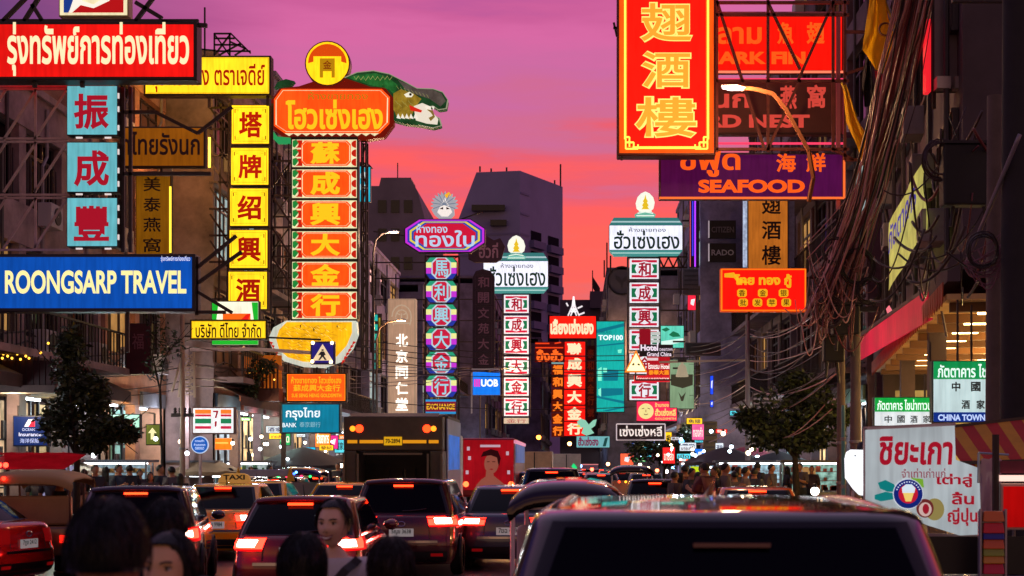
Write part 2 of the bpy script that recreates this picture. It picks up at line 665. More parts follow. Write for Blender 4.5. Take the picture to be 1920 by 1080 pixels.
        for i in range(26):                               # goods on the shelves seen as dark shapes
            u = u0 + (u1 - u0) * rr.random()
            z = rr.choice((.54, 1.14, 1.74, 2.34))
            hh = .15 + .35 * rr.random()
            bx(fr, -.849, -.80, u, min(u1, u + .08 + .2 * rr.random()), z, z + hh)
        fr.build('frame', paint('#2a2830', .4, .3), s_)
        fa = MB()
        bx(fa, -.84, .10, u0, u1, tops[0] - .9, tops[0] - .46)
        fa.build('fascia', paint(q.choice(('#6a3030', '#304a6a', '#3a5a4a', '#5a5a60', '#704a28')), .5, noise=.3), o)
        tb = MB()
        bx(tb, -.5, -.42, u0 + .3, u1 - .3, tops[0] - .96, tops[0] - .90)
        tl_ = tb.build('shop_light', lamp('#e4f4ff', 10), o)
        if y0 < 110:
            light('lamp_light', tl_, (d * .35, ym + (u0 + u1) / 2, tops[0] - 1.25), q.choice((55, 90, 120)), q.choice(('#d8f4ff', '#c8f4e8', '#ffe0b0', '#e8f0ff')), .2)
    if awn:
        a = MB()
        c = Vector
        P = []
        for (w_, z_) in ((.03, tops[0] - .15), (.9, tops[0] - .55), (.9, tops[0] - .85)):
            P.append([(d * w_, ym + .1 + (L - .2) * i / 24, z_ - (.0 if z_ > tops[0] - 1.1 else .06 * (i % 2))) for i in range(25)])
        a.grid(P)
        a.build('awning', paint(awn, .7, noise=.3), o)
    return o
Z3 = lambda g, *f: [sum([g] + list(f[:i])) for i in range(len(f) + 1)]
shophouse('shophouse', 'dim brown three storey shophouse at the far left behind the blue boards', -1, -13.5, 29.0, 40.4, [4.3, 7.5, 10.4], '#6c5a5a', 4, '#bcd8e0', 1.2, (0,), 1, awn='#4a3c3c')
shophouse('shophouse', 'brown shophouse with pale lit ground floor behind the left street tree', -1, -13.4, 40.5, 46.4, [4.4, 7.8, 11, 13.6], '#8a6450', 2, '#a8e0d0', 1.4, (), 2)
shophouse('shophouse', 'ochre lit shophouse whose blank side wall shows beside the yellow column', -1, -11.9, 46.6, 57.6, [4.5, 8, 11.4, 14.6], '#6c5a58', 3, '#d0e0e8', 1.2, (0, 1), 3, awn='#5a3c30', lit=.3)
shophouse('shophouse', 'grey shophouse behind the tall dragon sign', -1, -12.3, 57.8, 69.6, [4.6, 8, 11.4, 14.8, 17], '#6a6064', 3, '#88d8e8', 1.2, (1,), 4, awn='#20586a')
shophouse('shophouse', 'dark shophouse between the dragon sign and the beige column', -1, -12.6, 69.8, 83.6, [4.4, 7.6, 10.8], '#5a5056', 3, '#e0e4e8', 1.2, (0,), 5)
shophouse('shophouse', 'pale narrow shophouse with a white edge left of the beige column', -1, -12.2, 83.9, 98, [4.4, 7.8, 11.2, 14.2], '#a89aa0', 3, '#e0e8f0', 1.2, (), 6)
shophouse('shophouse', 'dusky shophouse behind the purple octagonal sign', -1, -10.6, 98.2, 128, [4.4, 7.8, 11.2, 13.6], '#524a5c', 6, '#e8d0b0', 1.2, (1,), 7)
shophouse('shophouse', 'dark violet shophouse behind the left white and green sign', -1, -8.2, 128.2, 168, [4.4, 7.8, 11.2, 15, 18], '#4a4258', 7, '#e8d0b0', 1.2, (), 8)
shophouse('shophouse', 'farthest dark shophouse on the left of the road', -1, -4.2, 168.2, 225, [4.4, 8.2, 12, 16], '#443a50', 8, '#e8d0b0', 1.2, (), 9)
shophouse('shophouse', 'tall dark shophouse rising behind the right utility pole', 1, 8.9, 43.4, 57.4, [4.6, 8.2, 11.8, 15.4, 19, 23], '#4a3a40', 4, '#b8d8d8', 1.2, (0, 1, 2), 10, awn='#3a3440')
shophouse('shophouse', 'tall grey shophouse beside the ochre character board', 1, 8.7, 57.7, 71.6, [4.6, 8.2, 11.8, 15.4, 18.5], '#5a5058', 4, '#a0c8d8', 1.2, (0, 1), 11)
shophouse('shophouse', 'violet grey building carrying the two black wall signs', 1, 6.4, 73.0, 89.6, [4.6, 8, 11.4, 14.8, 17], '#6a6480', 4, '#b8d8e8', 1.2, (), 12)
shophouse('shophouse', 'low dark shophouse beyond the violet grey building', 1, 7.7, 90.0, 117, [4.4, 7.6, 10.6], '#4c4458', 6, '#c8dcf0', 1.2, (0,), 13)
bd = shophouse('office_block', 'dark slate block with a round leaf emblem high on its wall', 1, 2.7, 120, 152, [4.6, 8.2, 11.8, 15.2, 17.6], '#3c3c50', 6, '#c8dcf0', 1.2, (), 14, deep=9)
shophouse('shophouse', 'farthest dark building right of the road behind the teal screen', 1, 3.6, 170, 230, [4.4, 8.2, 12, 15], '#3c3a4c', 8, '#e8d0b0', 1.2, (), 15)
# emblem on the slate block
c = at(1166, 526, 119.85) - Vector(bd.location)
m = MB()
m.lathe([(1.22, -.05), (1.22, .12), (1.1, .12), (1.1, -.05)], tuple(c), 36, 'y')
em = m.build('round_emblem', paint('#232230', .5), bd, smooth=30)
m = MB()
m.lathe([(.001, 0), (1.1, 0)], (c.x, c.y + .1, c.z), 36, 'y')
m.build('emblem_disc', paint('#383848', .5), em)
m = MB()
for sx in (-1, 1):
    m.prism([(c.x, c.z - .8), (c.x + sx * .12, c.z - .2), (c.x + sx * .5, c.z + .1), (c.x + sx * .55, c.z + .45), (c.x + sx * .2, c.z + .3), (c.x, c.z)], c.y + .02, c.y + .09)
m.build('emblem_leaf', paint('#20202c', .5), em)
m = MB()
for (px, y0, y1) in ((1138, 455, 505), (1133, 488, 520)):
    m.bar(at(px, y0, 120) - Vector(bd.location), at(px, y1, 120) - Vector(bd.location), .12)
m.build('roof_antenna', BLACK, bd)

# tower with a chamfered crown
def tower(label, pts, top, col, win):
    o = thing('tower_block', label, 'tower', (pts[1][0], pts[1][1], 0))
    return o
A, B, C_ = at(975, 320, 250), at(860, 410, 252), at(1055, 350, 264.6)
zt = A.z
to_ = thing('tower_block', 'tall dark violet tower with a sloping shoulder against the coral sky', 'tower', (A.x, A.y, 0))
lo = Vector((A.x, A.y, 0))
dep = Vector((C_.x - A.x, C_.y - A.y, 0))
fx = Vector((B.x - A.x, B.y - A.y, 0))
sh = (at(893, 322, 251).x - A.x) / fx.x
zs = B.z
poly = [(0, 0), (0, zt), (sh, zt), (1.0, zs), (1.06, 0)]
vs = [fx * t + Vector((0, 0, z)) for t, z in poly] + [fx * t + dep + Vector((0, 0, z)) for t, z in poly]
n = len(poly)
tm = paint('#8a84b0', .8, noise=.15, nscale=.1)
MB().add(vs, [tuple(range(n)), tuple(range(2 * n - 1, n - 1, -1))] + [(i, i + n, (i + 1) % n + n, (i + 1) % n) for i in range(n)]).build('wall', tm, to_)
nf = Vector((dep.y, -dep.x, 0)).normalized()
nfr = -fx.cross(Vector((0, 0, 1))).normalized()
if nfr.y > 0: nfr = -nfr
m = MB()
for (px0, px1, py) in ((885, 947, 391), (920, 950, 419)):
    a, b = at(px0, py, 250.6) - lo, at(px1, py, 250.6) - lo
    m.box(a.x, b.x, a.y - 1.0, a.y + .6, a.z - .5, a.z + .5)
m.build('slot_window', paint('#0c0a12', .3), to_)
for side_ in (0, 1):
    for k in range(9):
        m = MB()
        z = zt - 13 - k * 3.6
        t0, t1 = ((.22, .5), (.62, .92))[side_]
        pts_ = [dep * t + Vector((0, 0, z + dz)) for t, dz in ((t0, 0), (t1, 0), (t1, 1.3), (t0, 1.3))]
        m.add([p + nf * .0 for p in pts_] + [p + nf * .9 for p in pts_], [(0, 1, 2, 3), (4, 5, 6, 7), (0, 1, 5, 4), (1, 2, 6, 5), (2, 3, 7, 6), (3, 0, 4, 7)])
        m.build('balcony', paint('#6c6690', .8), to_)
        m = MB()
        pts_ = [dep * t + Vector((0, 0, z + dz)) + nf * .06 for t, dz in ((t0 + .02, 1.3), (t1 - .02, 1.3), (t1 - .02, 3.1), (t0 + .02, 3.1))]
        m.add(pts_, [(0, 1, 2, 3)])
        m.build('painted_recess', paint('#1c1626', .9, 0, 0, .05), to_)  # flat dark panel, the shade of a recess put into its colour
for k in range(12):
    z = zt - 4 - k * 3.6
    m = MB()
    a_, b_ = fx * .02 + nfr * .12, fx * .98 + nfr * .12
    if z < zs: m.add([a_ + Vector((0, 0, z)), b_ + Vector((0, 0, z)), b_ + Vector((0, 0, z + .35)), a_ + Vector((0, 0, z + .35))], [(0, 1, 2, 3)])
    a_, b_ = dep * .01 + nf * .12, dep * .2 + nf * .12
    m.add([a_ + Vector((0, 0, z)), b_ + Vector((0, 0, z)), b_ + Vector((0, 0, z + .35)), a_ + Vector((0, 0, z + .35))], [(0, 1, 2, 3)])
    m.build('floor_band', paint('#78729c', .8), to_)
for px, p0, p1, Yq in ((900, 312, 322, 252), (921, 316, 322, 252), (950, 314, 322, 252), (1051, 308, 352, 264), (1040, 338, 346, 263)):
    m = MB()
    m.bar(at(px, p0, Yq) - lo, at(px, p1, Yq) - lo, .3)
    m.build('roof_mast', BLACK, to_)
# older grey block on the left
A, B = at(700, 333, 170), at(790, 333, 170)
ob = thing('tower_block', 'dark grey block with a cut roof corner behind the purple sign', 'tower', (A.x, 170, 0))
W = B.x - A.x
z0, z1 = A.z, at(0, 372, 170).z
poly = [(-4, 0), (-4, z0 - 1), (W * .12, z0 - 1), (W * .16, z0), (W * .76, z0), (W * .92, at(0, 358, 170).z), (W * 1.1, at(0, 420, 170).z), (W * 1.1, 0)]
MB().prism(poly, 0, 22).build('wall', paint('#7c727c', .8, noise=.3, nscale=.2), ob)
k = 0
for zz in range(4):
    for xx in range(3):
        m = MB()
        x, z = W * (.1 + .27 * xx), z0 - 4.2 - zz * 3.4
        m.box(x, x + 1.0, -.1, .05, z, z + 1.5)
        m.build('window', paint('#151218', .2), ob)
m = MB()
m.bar((W * .42, 4, z0), (W * .42, 4, z0 + 2.6), .12)
m.box(W * .3, W * .72, 3, 8, z0 - .01, z0 + .6)
m.build('roof_mast', BLACK, ob)
# dark low block that closes the street, with its flag
cb = thing('office_block', 'low dark block closing the far end of the street under a flag', 'building', at(1120, 870, 215))
k = 215 / F
m = MB()
m.box(-70 * k, 80 * k, 0, 15, 0, 285 * k + 1.85)
m.box(-14 * k, 22 * k, -2, 4, 290 * k, 298 * k + 1.85)
m.build('wall', paint('#4c4050', .8), cb)
m = MB()
for i in range(10):
    for j in range(5):
        m.box(-60 * k + i * 12 * k, -54 * k + i * 12 * k, -.1, .1, 60 * k + j * 40 * k, 75 * k + j * 40 * k)
m.build('window', paint('#100c14', .2), cb)
m = MB()
m.bar((-9 * k, 0, 296 * k), (-9 * k, 0, 340 * k + 1.85), .15)
fl = m.build('flag_pole', BLACK, cb)
m = MB()
m.grid([[(-9 * k + i * 2 * k, .1 * math.sin(i), (340 - i * 3.2 - 22 * j) * k + 1.0) for i in range(8)] for j in range(2)])
m.build('flag', paint('#2a1018', .7), fl)

# ---- restaurant on the right: an arcade with a lamp lit ceiling, turned with the bend of the street
ra = math.atan(.145)
ro = thing('restaurant', 'open fronted restaurant with a lamp lit ceiling at the right', 'building', (6.7, 27.2, .14), -ra)
wm = paint('#54464a', .8, noise=.35, nscale=.6)
m = MB()
zc = 4.46
m.box(.25, 10, -3.5, 16, zc + .5, 15)                 # upper storeys
m.box(9.5, 10, -3.5, 16, 0, zc + .5)
m.box(.3, 9.5, 15.6, 16, 0, zc + .5)
m.box(.0, .24, -3.5, 16, zc + .3, zc + .75)
for y in (2.0, 9.0, 15.4):
    m.box(.25, .6, y, y + .4, 0, zc + .5)
m.build('wall', wm, ro)
m = MB()
m.box(.0, 9.5, -3.4, 15.6, zc, zc + .1)
ce = m.build('ceiling', paint('#d8b070', .6, noise=.3, nscale=1.5), ro)
m = MB()
for i in range(10):
    m.box(.1, 9.4, -3 + i * 1.9, -2.85 + i * 1.9, zc - .16, zc - .002)
m.build('beam', paint('#6a4422', .6), ce)
lm = lamp('#ffd890', 14)
q = random.Random(5)
for i in range(8):
    for j in range(3):
        m = MB()
        x, y = .7 + j * 1.5, -2.0 + i * 1.9
        m.box(x, x + .5, y, y + .12, zc - .1, zc - .03)
        m.build('ceiling_lamp', lm, ce)
        if j == 1 and i % 2 == 0: light('lamp_light', ce, (x + .25, y + .06, zc - .7), 260, '#ffd080', .15)
m = MB()
for i in range(48):                                   # hanging scalloped fringe along the edge
    y = -3.4 + i * .4
    m.prism([(0, 0), (.36, 0), (.3, -.28), (.18, -.4), (.06, -.28)], -.01, .01)
    k0 = len(m.v) - 10
    for t in range(k0, len(m.v)):
        vx, vy, vz = m.v[t]
        m.v[t] = (-.06 + vy, y + vx, zc + .3 + vz)
m.build('fringe', paint('#a8482c', .7, noise=.3), ro)
m = MB()
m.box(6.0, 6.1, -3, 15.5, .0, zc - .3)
m.build('back_wall', lamp('#c89850', .35, False, .6, .9, '#c8a878'), ro)  # wall made to glow, the ceiling lamplight put into its colour
m = MB()
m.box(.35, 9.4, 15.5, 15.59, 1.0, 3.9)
m.build('glowing_end_wall', lamp('#c8a860', .5, False, .4, .8), ro)  # yellow lamplight on this wall painted in as its own glow
# red fascia
m = MB()
a, b, c2, d2 = at(1737, 542, 26.8), at(1737, 604, 26.8), at(1600, 682, 41), at(1600, 640, 41)
Mi = Matrix.Rotation(ra, 4, 'Z')
def rl3(v): return Mi @ (v - Vector((6.7, 27.2, .14)))
P = [rl3(x) for x in (a, b, c2, d2)]
nn = Vector((.12, 0, .05))
m.add(P + [p + nn for p in P], [(0, 1, 2, 3), (4, 5, 6, 7), (0, 1, 5, 4), (1, 2, 6, 5), (2, 3, 7, 6), (3, 0, 4, 7)])
fs = m.build('fascia', lamp('#c80c34', .75, True, .45, .35, '#3c0612'), ro)
m = MB()
a, b, c2, d2 = at(1738, 536, 26.7), at(1738, 543, 26.7), at(1598, 642, 41), at(1598, 634, 41)
P = [rl3(x) for x in (a, b, c2, d2)]
nn = Vector((.3, 0, .0))
m.add(P + [p + nn for p in P], [(0, 1, 2, 3), (4, 5, 6, 7), (0, 1, 5, 4), (1, 2, 6, 5), (2, 3, 7, 6), (3, 0, 4, 7)])
m.build('fascia_cap', paint('#2a1a1a', .6), fs)
m = MB()
c3 = (at(1672, 600, 33.5) - Vector((.06, 0, 0)))
m.add([rl3(c3 + Vector((0, y, z))) for y, z in ((-.25, -.3), (.15, -.35), (.1, .1), (.35, .3), (0, .35), (-.3, .2))], [(0, 1, 2, 3, 4, 5)])
m.build('crest_mark', lamp('#f07888', .9, False), fs)
for i in range(9):
    y, z = -2.4 + (i * 1.9) % 15, 5.6 + (i * 1.37) % 5.5
    m = MB()
    m.box(-.32, .1, y, y + .8, z, z + .58)
    a_ = m.build('air_conditioner', paint('#8c8484', .5, noise=.2), ro, bevel=.02)
    m = MB()
    m.lathe([(.22, 0), (.22, -.03), (.02, -.03)], (-.321, y + .4, z + .29), 14, 'x')
    m.build('fan_grille', paint('#2a2828', .5), a_)
    m = MB()
    m.tube([(-.1, y + .7, z), (-.02, y + .75, z - .5), (.2, y + .8, z - 1.6)], .025, 5)
    m.build('pipe', paint('#6c6464', .5), a_)
for i in range(6):
    m = MB()
    yy = -3 + i * 2.9
    m.tube([(.05, yy, zc + .8), (.05, yy + .1, 9), (.05, yy - .05, 14)], .05, 6)
    m.build('drain_pipe', paint('#3c3436', .6), ro)
# upper windows and clutter of the restaurant block
for fi in range(3):
    for b_ in range(5):
        m = MB()
        y0, z0 = -3 + b_ * 3.8, 6.0 + fi * 3.1
        m.box(.12, .24, y0, y0 + 2.6, z0, z0 + .08)
        m.box(.12, .24, y0, y0 + 2.6, z0 + 1.7, z0 + 1.78)
        for i in range(5):
            m.box(.14, .24, y0 + i * .63, y0 + i * .63 + .06, z0 + .081, z0 + 1.699)
        w = m.build('window', paint('#3a3032', .5), ro)
        m = MB()
        m.box(.2, .245, y0 + .06, y0 + 2.54, z0 + .08, z0 + 1.7)
        m.build('pane', GLASS, w)
# ================================================================== signs
class Sign:
    """a sign that hangs Y metres ahead; parts are laid out in the photo's pixels and built at real size around its own base"""
    def __init__(s, name, label, rect, Y, group=None, cat='sign', depth=.3):
        s.x0, s.y0, s.x1, s.y1 = rect
        s.Y, s.k, s.d = Y, Y / F, depth
        s.cx, s.by = (s.x0 + s.x1) / 2, s.y1
        s.o = thing(name, label, cat, at(s.cx, s.by, Y), 0, group)
    def p(s, px, py, y=0.0):
        return ((px - s.cx) * s.k, y, (s.by - py) * s.k)
    def rc(s, r):
        return (r[0] - s.cx) * s.k, (r[2] - s.cx) * s.k, (s.by - r[3]) * s.k, (s.by - r[1]) * s.k
    def box(s, name, r, mat, y0, y1, parent=None, bevel=0.0, mb=None):
        m = mb or MB()
        a, b, c, d = s.rc(r)
        m.box(a, b, y0, y1, c, d)
        return m if mb else m.build(name, mat, parent or s.o, bevel=bevel)
    def boxes(s, name, rs, mat, y0, y1, parent=None):
        if len(rs) <= 4:
            for r in rs: o = s.box(name, r, mat, y0, y1, parent)
            return o
        m = MB()
        for r in rs:
            a, b, c, d = s.rc(r)
            m.box(a, b, y0, y1, c, d)
        return m.build(name, mat, parent or s.o)
    def panel(s, r=None, face=None, frame=.06, cab=None, parent=None, depth=None, back=True):
        """a cabinet with a lit face let into its front (and its back)"""
        r = r or (s.x0, s.y0, s.x1, s.y1)
        d = depth or s.d
        s.box('cabinet', r, cab or CAB, 0, d, parent, bevel=.015)
        f = frame / s.k
        m = MB()
        a, b, c, e = s.rc((r[0] + f, r[1] + f, r[2] - f, r[3] - f))
        m.box(a, b, -.014, .004, c, e)
        if back: m.box(a, b, d - .004, d + .014, c, e)
        return m.build('face_panel', face, parent or s.o)
    def poly(s, name, pts, mat, y0, y1, parent=None, bevel=0.0):
        return MB().prism([(s.p(x, y)[0], s.p(x, y)[2]) for x, y in pts], y0, y1).build(name, mat, parent or s.o, bevel=bevel)
    def polys(s, name, ps, mat, y0, y1, parent=None):
        if len(ps) <= 3:
            for p in ps: o = s.poly(name, p, mat, y0, y1, parent)
            return o
        m = MB()
        for pts in ps:
            m.prism([(s.p(x, y)[0], s.p(x, y)[2]) for x, y in pts], y0, y1)
        return m.build(name, mat, parent or s.o)
    def text(s, t, r, mat, y=-.022, parent=None, bold=0.0, fit=True, res=3, name='lettering', mb=None, thick=0.0, slant=0.0):
        m = mb or MB()
        a, b, c, d = s.rc(r)
        letters(m, t, a, b, c, d, y, bold, res, fit, slant=slant, thick=thick)
        return m if mb else m.build(name, mat, parent or s.o, fix=False)
    def border(s, r, w, mat, y=-.02, notch=0, name='border', parent=None, th=.006):
        x0, y0, x1, y1 = r
        n = notch
        P = [(x0 + n, y0), (x1 - n, y0), (x1, y0 + n), (x1, y1 - n), (x1 - n, y1), (x0 + n, y1), (x0, y1 - n), (x0, y0 + n)] if n else [(x0, y0), (x1, y0), (x1, y1), (x0, y1)]
        return s.wire([(P[i], P[(i + 1) % len(P)]) for i in range(len(P))], w * s.k, mat, y, name, parent, th)
    def wire(s, segs, w, mat, y, name='tube', parent=None, th=None):
        m = MB()
        for a, b in segs:
            m.bar(s.p(*a, y), s.p(*b, y), w if th is None else max(w, .004), th or w)
        return m.build(name, mat, parent or s.o)
    def disc(s, name, c, r, mat, y0, y1, parent=None, n=28, sy=1.0):
        return s.poly(name, [(c[0] + r * math.cos(2 * math.pi * i / n), c[1] + sy * r * math.sin(2 * math.pi * i / n)) for i in range(n)], mat, y0, y1, parent)
    def lattice(s, r, cells, w=.07, y=.35, dy=.5, mat=None, name='support_frame', diag=True, horiz=True):
        """a welded steel truss standing behind the sign"""
        x0, y0, x1, y1 = r
        m = MB()
        for yy in (y, y + dy):
            for x in (x0, x1):
                m.bar(s.p(x, y0, yy), s.p(x, y1, yy), w)
            for i in range(cells + 1):
                z = y0 + (y1 - y0) * i / cells
                if horiz: m.bar(s.p(x0, z, yy), s.p(x1, z, yy), w * .8)
                if diag and i < cells and yy == y:
                    z2 = y0 + (y1 - y0) * (i + 1) / cells
                    a, b = ((x0, z), (x1, z2)) if i % 2 else ((x1, z), (x0, z2))
                    m.bar(s.p(*a, yy), s.p(*b, yy), w * .6)
        for i in range(cells + 1):
            z = y0 + (y1 - y0) * i / cells
            for x in (x0, x1):
                m.bar(s.p(x, z, y), s.p(x, z, y + dy), w * .7)
        return m.build(name, mat or STEEL, s.o)
    def arms(s, segs, w=.07, mat=None, y=.15, name='support_frame'):
        m = MB()
        for sg in segs:
            a, b = sg[0], sg[1]
            m.bar(s.p(a[0], a[1], a[2] if len(a) > 2 else y), s.p(b[0], b[1], b[2] if len(b) > 2 else y), w)
        return m.build(name, mat or STEEL, s.o)

# ---- red travel agency board, top left
s = Sign('shop_sign', 'long lit red board with cream Thai lettering at the upper left', (-40, 40, 369, 150), 30.2, depth=.42)
s.panel(face=lamp('#c8100c', 1.0, vary=.35, vs=.5), frame=.07)
s.text('รุ่งทรัพย์การท่องเที่ยว', (14, 42, 355, 143), lamp('#fff0bc', 1, False), bold=.026, res=5)
s.arms([((-30, 36), (369, 36)), ((-30, 36), (-30, 0)), ((40, 36), (75, -20)), ((75, 36), (55, 4)), ((0, 36), (55, -20)), ((250, 36), (300, -30)), ((300, 30), (250, 0)), ((300, 38), (385, 44)),
        ((60, 150), (60, 160)), ((150, 150), (150, 160))], .08)
s = Sign('emblem_sign', 'cream edged lit sign with a red, white and blue emblem above the long red board', (110, -70, 241, 31), 30.5, depth=.3)
s.panel(face=lamp('#f0e4b8', .9, vary=.12), frame=.03, cab=paint('#b8a878', .5))
s.poly('blue_field', [(120, -60), (152, -60), (150, -10), (128, 24), (120, 24)], lamp('#1c3c8c', .9, False), -.02, -.013)
s.poly('red_field', [(128, 24), (152, 6), (175, 14), (200, -4), (214, -60), (232, -60), (232, 24)], lamp('#b81418', .9, False), -.021, -.013)
s.poly('white_swoosh', [(130, 24), (140, -6), (152, -22), (154, 2), (176, 9), (206, -10), (206, 2), (176, 16), (152, 10), (136, 24)], lamp('#f6f0e0', 1, False), -.026, -.018)

# ---- pale blue column
s = Sign('column_sign', 'stack of three pale blue lit panels with big red Chinese characters at the far left', (124, 158, 224, 464), 30.8, depth=.3)
pb = lamp('#62b0ba', .95, vary=.1, vs=2)
for r, c in (((125, 160, 221, 254), '振'), ((125, 266, 221, 361), '成'), ((125, 370, 221, 463), '豐')):
    pn = s.panel(r, pb, .02, depth=.3)
    s.text(c, (r[0] + 14, r[1] + 16, r[2] - 16, r[3] - 11), lamp('#b0142a', .8, False), parent=pn, bold=.03, res=4)
s.boxes('tube_cap', [(x, y, x + 12, y + 3) for y in (153, 257, 363, 465) for x in (143, 197)] + [(221, y, 224, y + 10) for y in (175, 200, 235, 280, 315, 340, 385, 410, 440)], lamp('#e8dcd8', .9, False), -.03, 0)
sg = []
for y in (158, 163, 256, 262, 362, 368, 466):
    sg.append(((-40, y), (124, y)))
for i in range(3):
    y0 = (163, 262, 368)[i]
    for x in (-20, 5, 62, 120):
        sg.append(((x, y0), (x - 62, y0 + 95)))
    sg.append(((60, y0), (60, y0 + 95)))
s.arms(sg, .045, STEELP, .2)
s.arms([((224, 158), (224, 470)), ((238, 158), (238, 470)), ((224, 205), (285, 205)), ((285, 205), (365, 245)), ((365, 245), (430, 195)), ((224, 322), (390, 322))], .07, STEEL, .25, name='side_frame')

# ---- blue travel board
s = Sign('shop_sign', 'long lit blue board with cream Latin capitals, lowest of the far left signs', (-40, 476, 366, 584), 30.0, depth=.45)
s.panel(face=lamp('#0a4cac', .92, vary=.16, vs=.7), frame=.07, cab=paint('#16142a', .5))
s.text('ROONGSARP TRAVEL', (10, 507, 350, 551), lamp('#fff4a6', 1, False), bold=.03, res=5)
s.text('รุ่งทรัพย์การท่องเที่ยว', (302, 480, 357, 492), lamp('#e8ecff', 1, False), bold=.01, res=2)
s.arms([((366, 500), (440, 440)), ((366, 530), (450, 470)), ((366, 545), (432, 585)), ((366, 584), (420, 584)), ((235, 584), (235, 660)), ((20, 584), (20, 620)), ((366, 480), (366, 590))], .07)

# ---- pagoda wine: top board and column
GOLD = lamp('#ecc21c', 1.0, vary=.14, vs=1.2)
INK = lamp('#b01a08', .75, False)
RIM = lamp('#8a6a0c', .7, False)
s = Sign('shop_sign', 'long lit yellow board with red Thai lettering, partly behind the long red board', (269, 104, 508, 179), 44, depth=.4)
s.panel(face=GOLD, frame=.06)
s.text('สุราเซาเฮ่ง ตราเจดีย์', (283, 117, 497, 173), INK, bold=.016, res=4)
s.border((273, 109, 503, 174), .9, RIM, -.018)
s.arms([((390, 179), (390, 200)), ((500, 179), (500, 196))], .08)
# lattice gantry on its roof
s = Sign('rooftop_gantry', 'small black steel gantry silhouetted above the yellow board', (402, 62, 470, 104), 46, cat='steel frame')
s.arms([((402, 62), (402, 104)), ((431, 62), (431, 104)), ((402, 63), (432, 63)), ((432, 62), (470, 100)), ((402, 84), (452, 84)), ((402, 104), (432, 64)), ((431, 104), (402, 64)), ((431, 78), (462, 92)),
        ((440, 104), (462, 90)), ((410, 104), (450, 82)), ((402, 72), (440, 72)), ((402, 96), (470, 96)), ((384, 14), (384, 104)), ((372, 92), (404, 95))], .05, BLACK, 0, 'truss')
s = Sign('column_sign', 'stack of five lit yellow panels with red Chinese characters and scrolled borders', (424, 192, 508, 584), 45, depth=.4)
for r, c in (((433, 196, 506, 271), '塔'), ((432, 276, 505, 348), '牌'), ((430, 352, 504, 425), '绍'), ((429, 430, 503, 504), '興'), ((427, 508, 502, 581), '酒')):
    pn = s.panel(r, GOLD, .03, depth=.4, cab=paint('#4a3818', .5))
    s.text(c, (r[0] + 15, r[1] + 14, r[2] - 14, r[3] - 13), INK, parent=pn, bold=.03, res=4)
    s.border((r[0] + 5, r[1] + 6, r[2] - 5, r[3] - 6), .8, RIM, -.018, 0, parent=pn)
    x0, y0, x1, y1 = r[0] + 8, r[1] + 9, r[2] - 8, r[3] - 9
    s.wire([((x, y), (x + dx * 7, y)) for x, dx in ((x0, 1), (x1, -1)) for y in (y0, y1)] + [((x, y), (x, y + dy * 7)) for x in (x0, x1) for y, dy in ((y0, 1), (y1, -1))]
           + [((x + dx * 3, y + dy * 3), (x + dx * 7, y + dy * 3)) for x, dx in ((x0, 1), (x1, -1)) for y, dy in ((y0, 1), (y1, -1))], .03, RIM, -.018, 'scroll', pn, .005)
s.arms([((428, 192), (424, 590)), ((412, 192), (408, 590)), ((509, 192), (506, 590))] + [((390, y), (424, y)) for y in (200, 240, 290, 340, 390, 440, 490, 560)] +
       [((392, y), (424, y + 48)) for y in (200, 250, 300, 350, 400, 450)] + [((508, y), (545, y)) for y in (300, 365, 425, 480, 540, 590)] + [((508, y), (545, y + 55)) for y in (300, 365, 425, 480)], .06)

# ---- dim ochre signs
s = Sign('shop_sign', 'dim ochre board with dark brown Thai lettering beside the pale blue panels', (224, 237, 385, 314), 39.6, depth=.2)
s.panel(face=lamp('#8a4c0a', .8, vary=.25, vs=.6), frame=.05, cab=paint('#3a2410', .6))
s.text('กไทยรังนก', (227, 247, 375, 291), paint('#3c1406', .6), bold=.02, res=3)
s.arms([((300, 314), (300, 328)), ((380, 237), (395, 237)), ((225, 322), (392, 322))], .06)
s = Sign('column_sign', 'dim ochre hanging board with small dark Chinese characters in a column', (254, 326, 321, 480), 40.1, depth=.2)
s.panel(face=lamp('#7c4c08', .8, vary=.25, vs=.6), frame=.03, cab=paint('#3a2410', .6))
for i, c in enumerate('美泰燕窩'):
    y = 332 + i * 38
    s.text(c, (269, y, 302, y + 27), paint('#341406', .6), bold=.015)
s.boxes('edge_tube', [(318, 350, 321.5, 474)], lamp('#ffe040', 1.6, False), -.04, -.005)

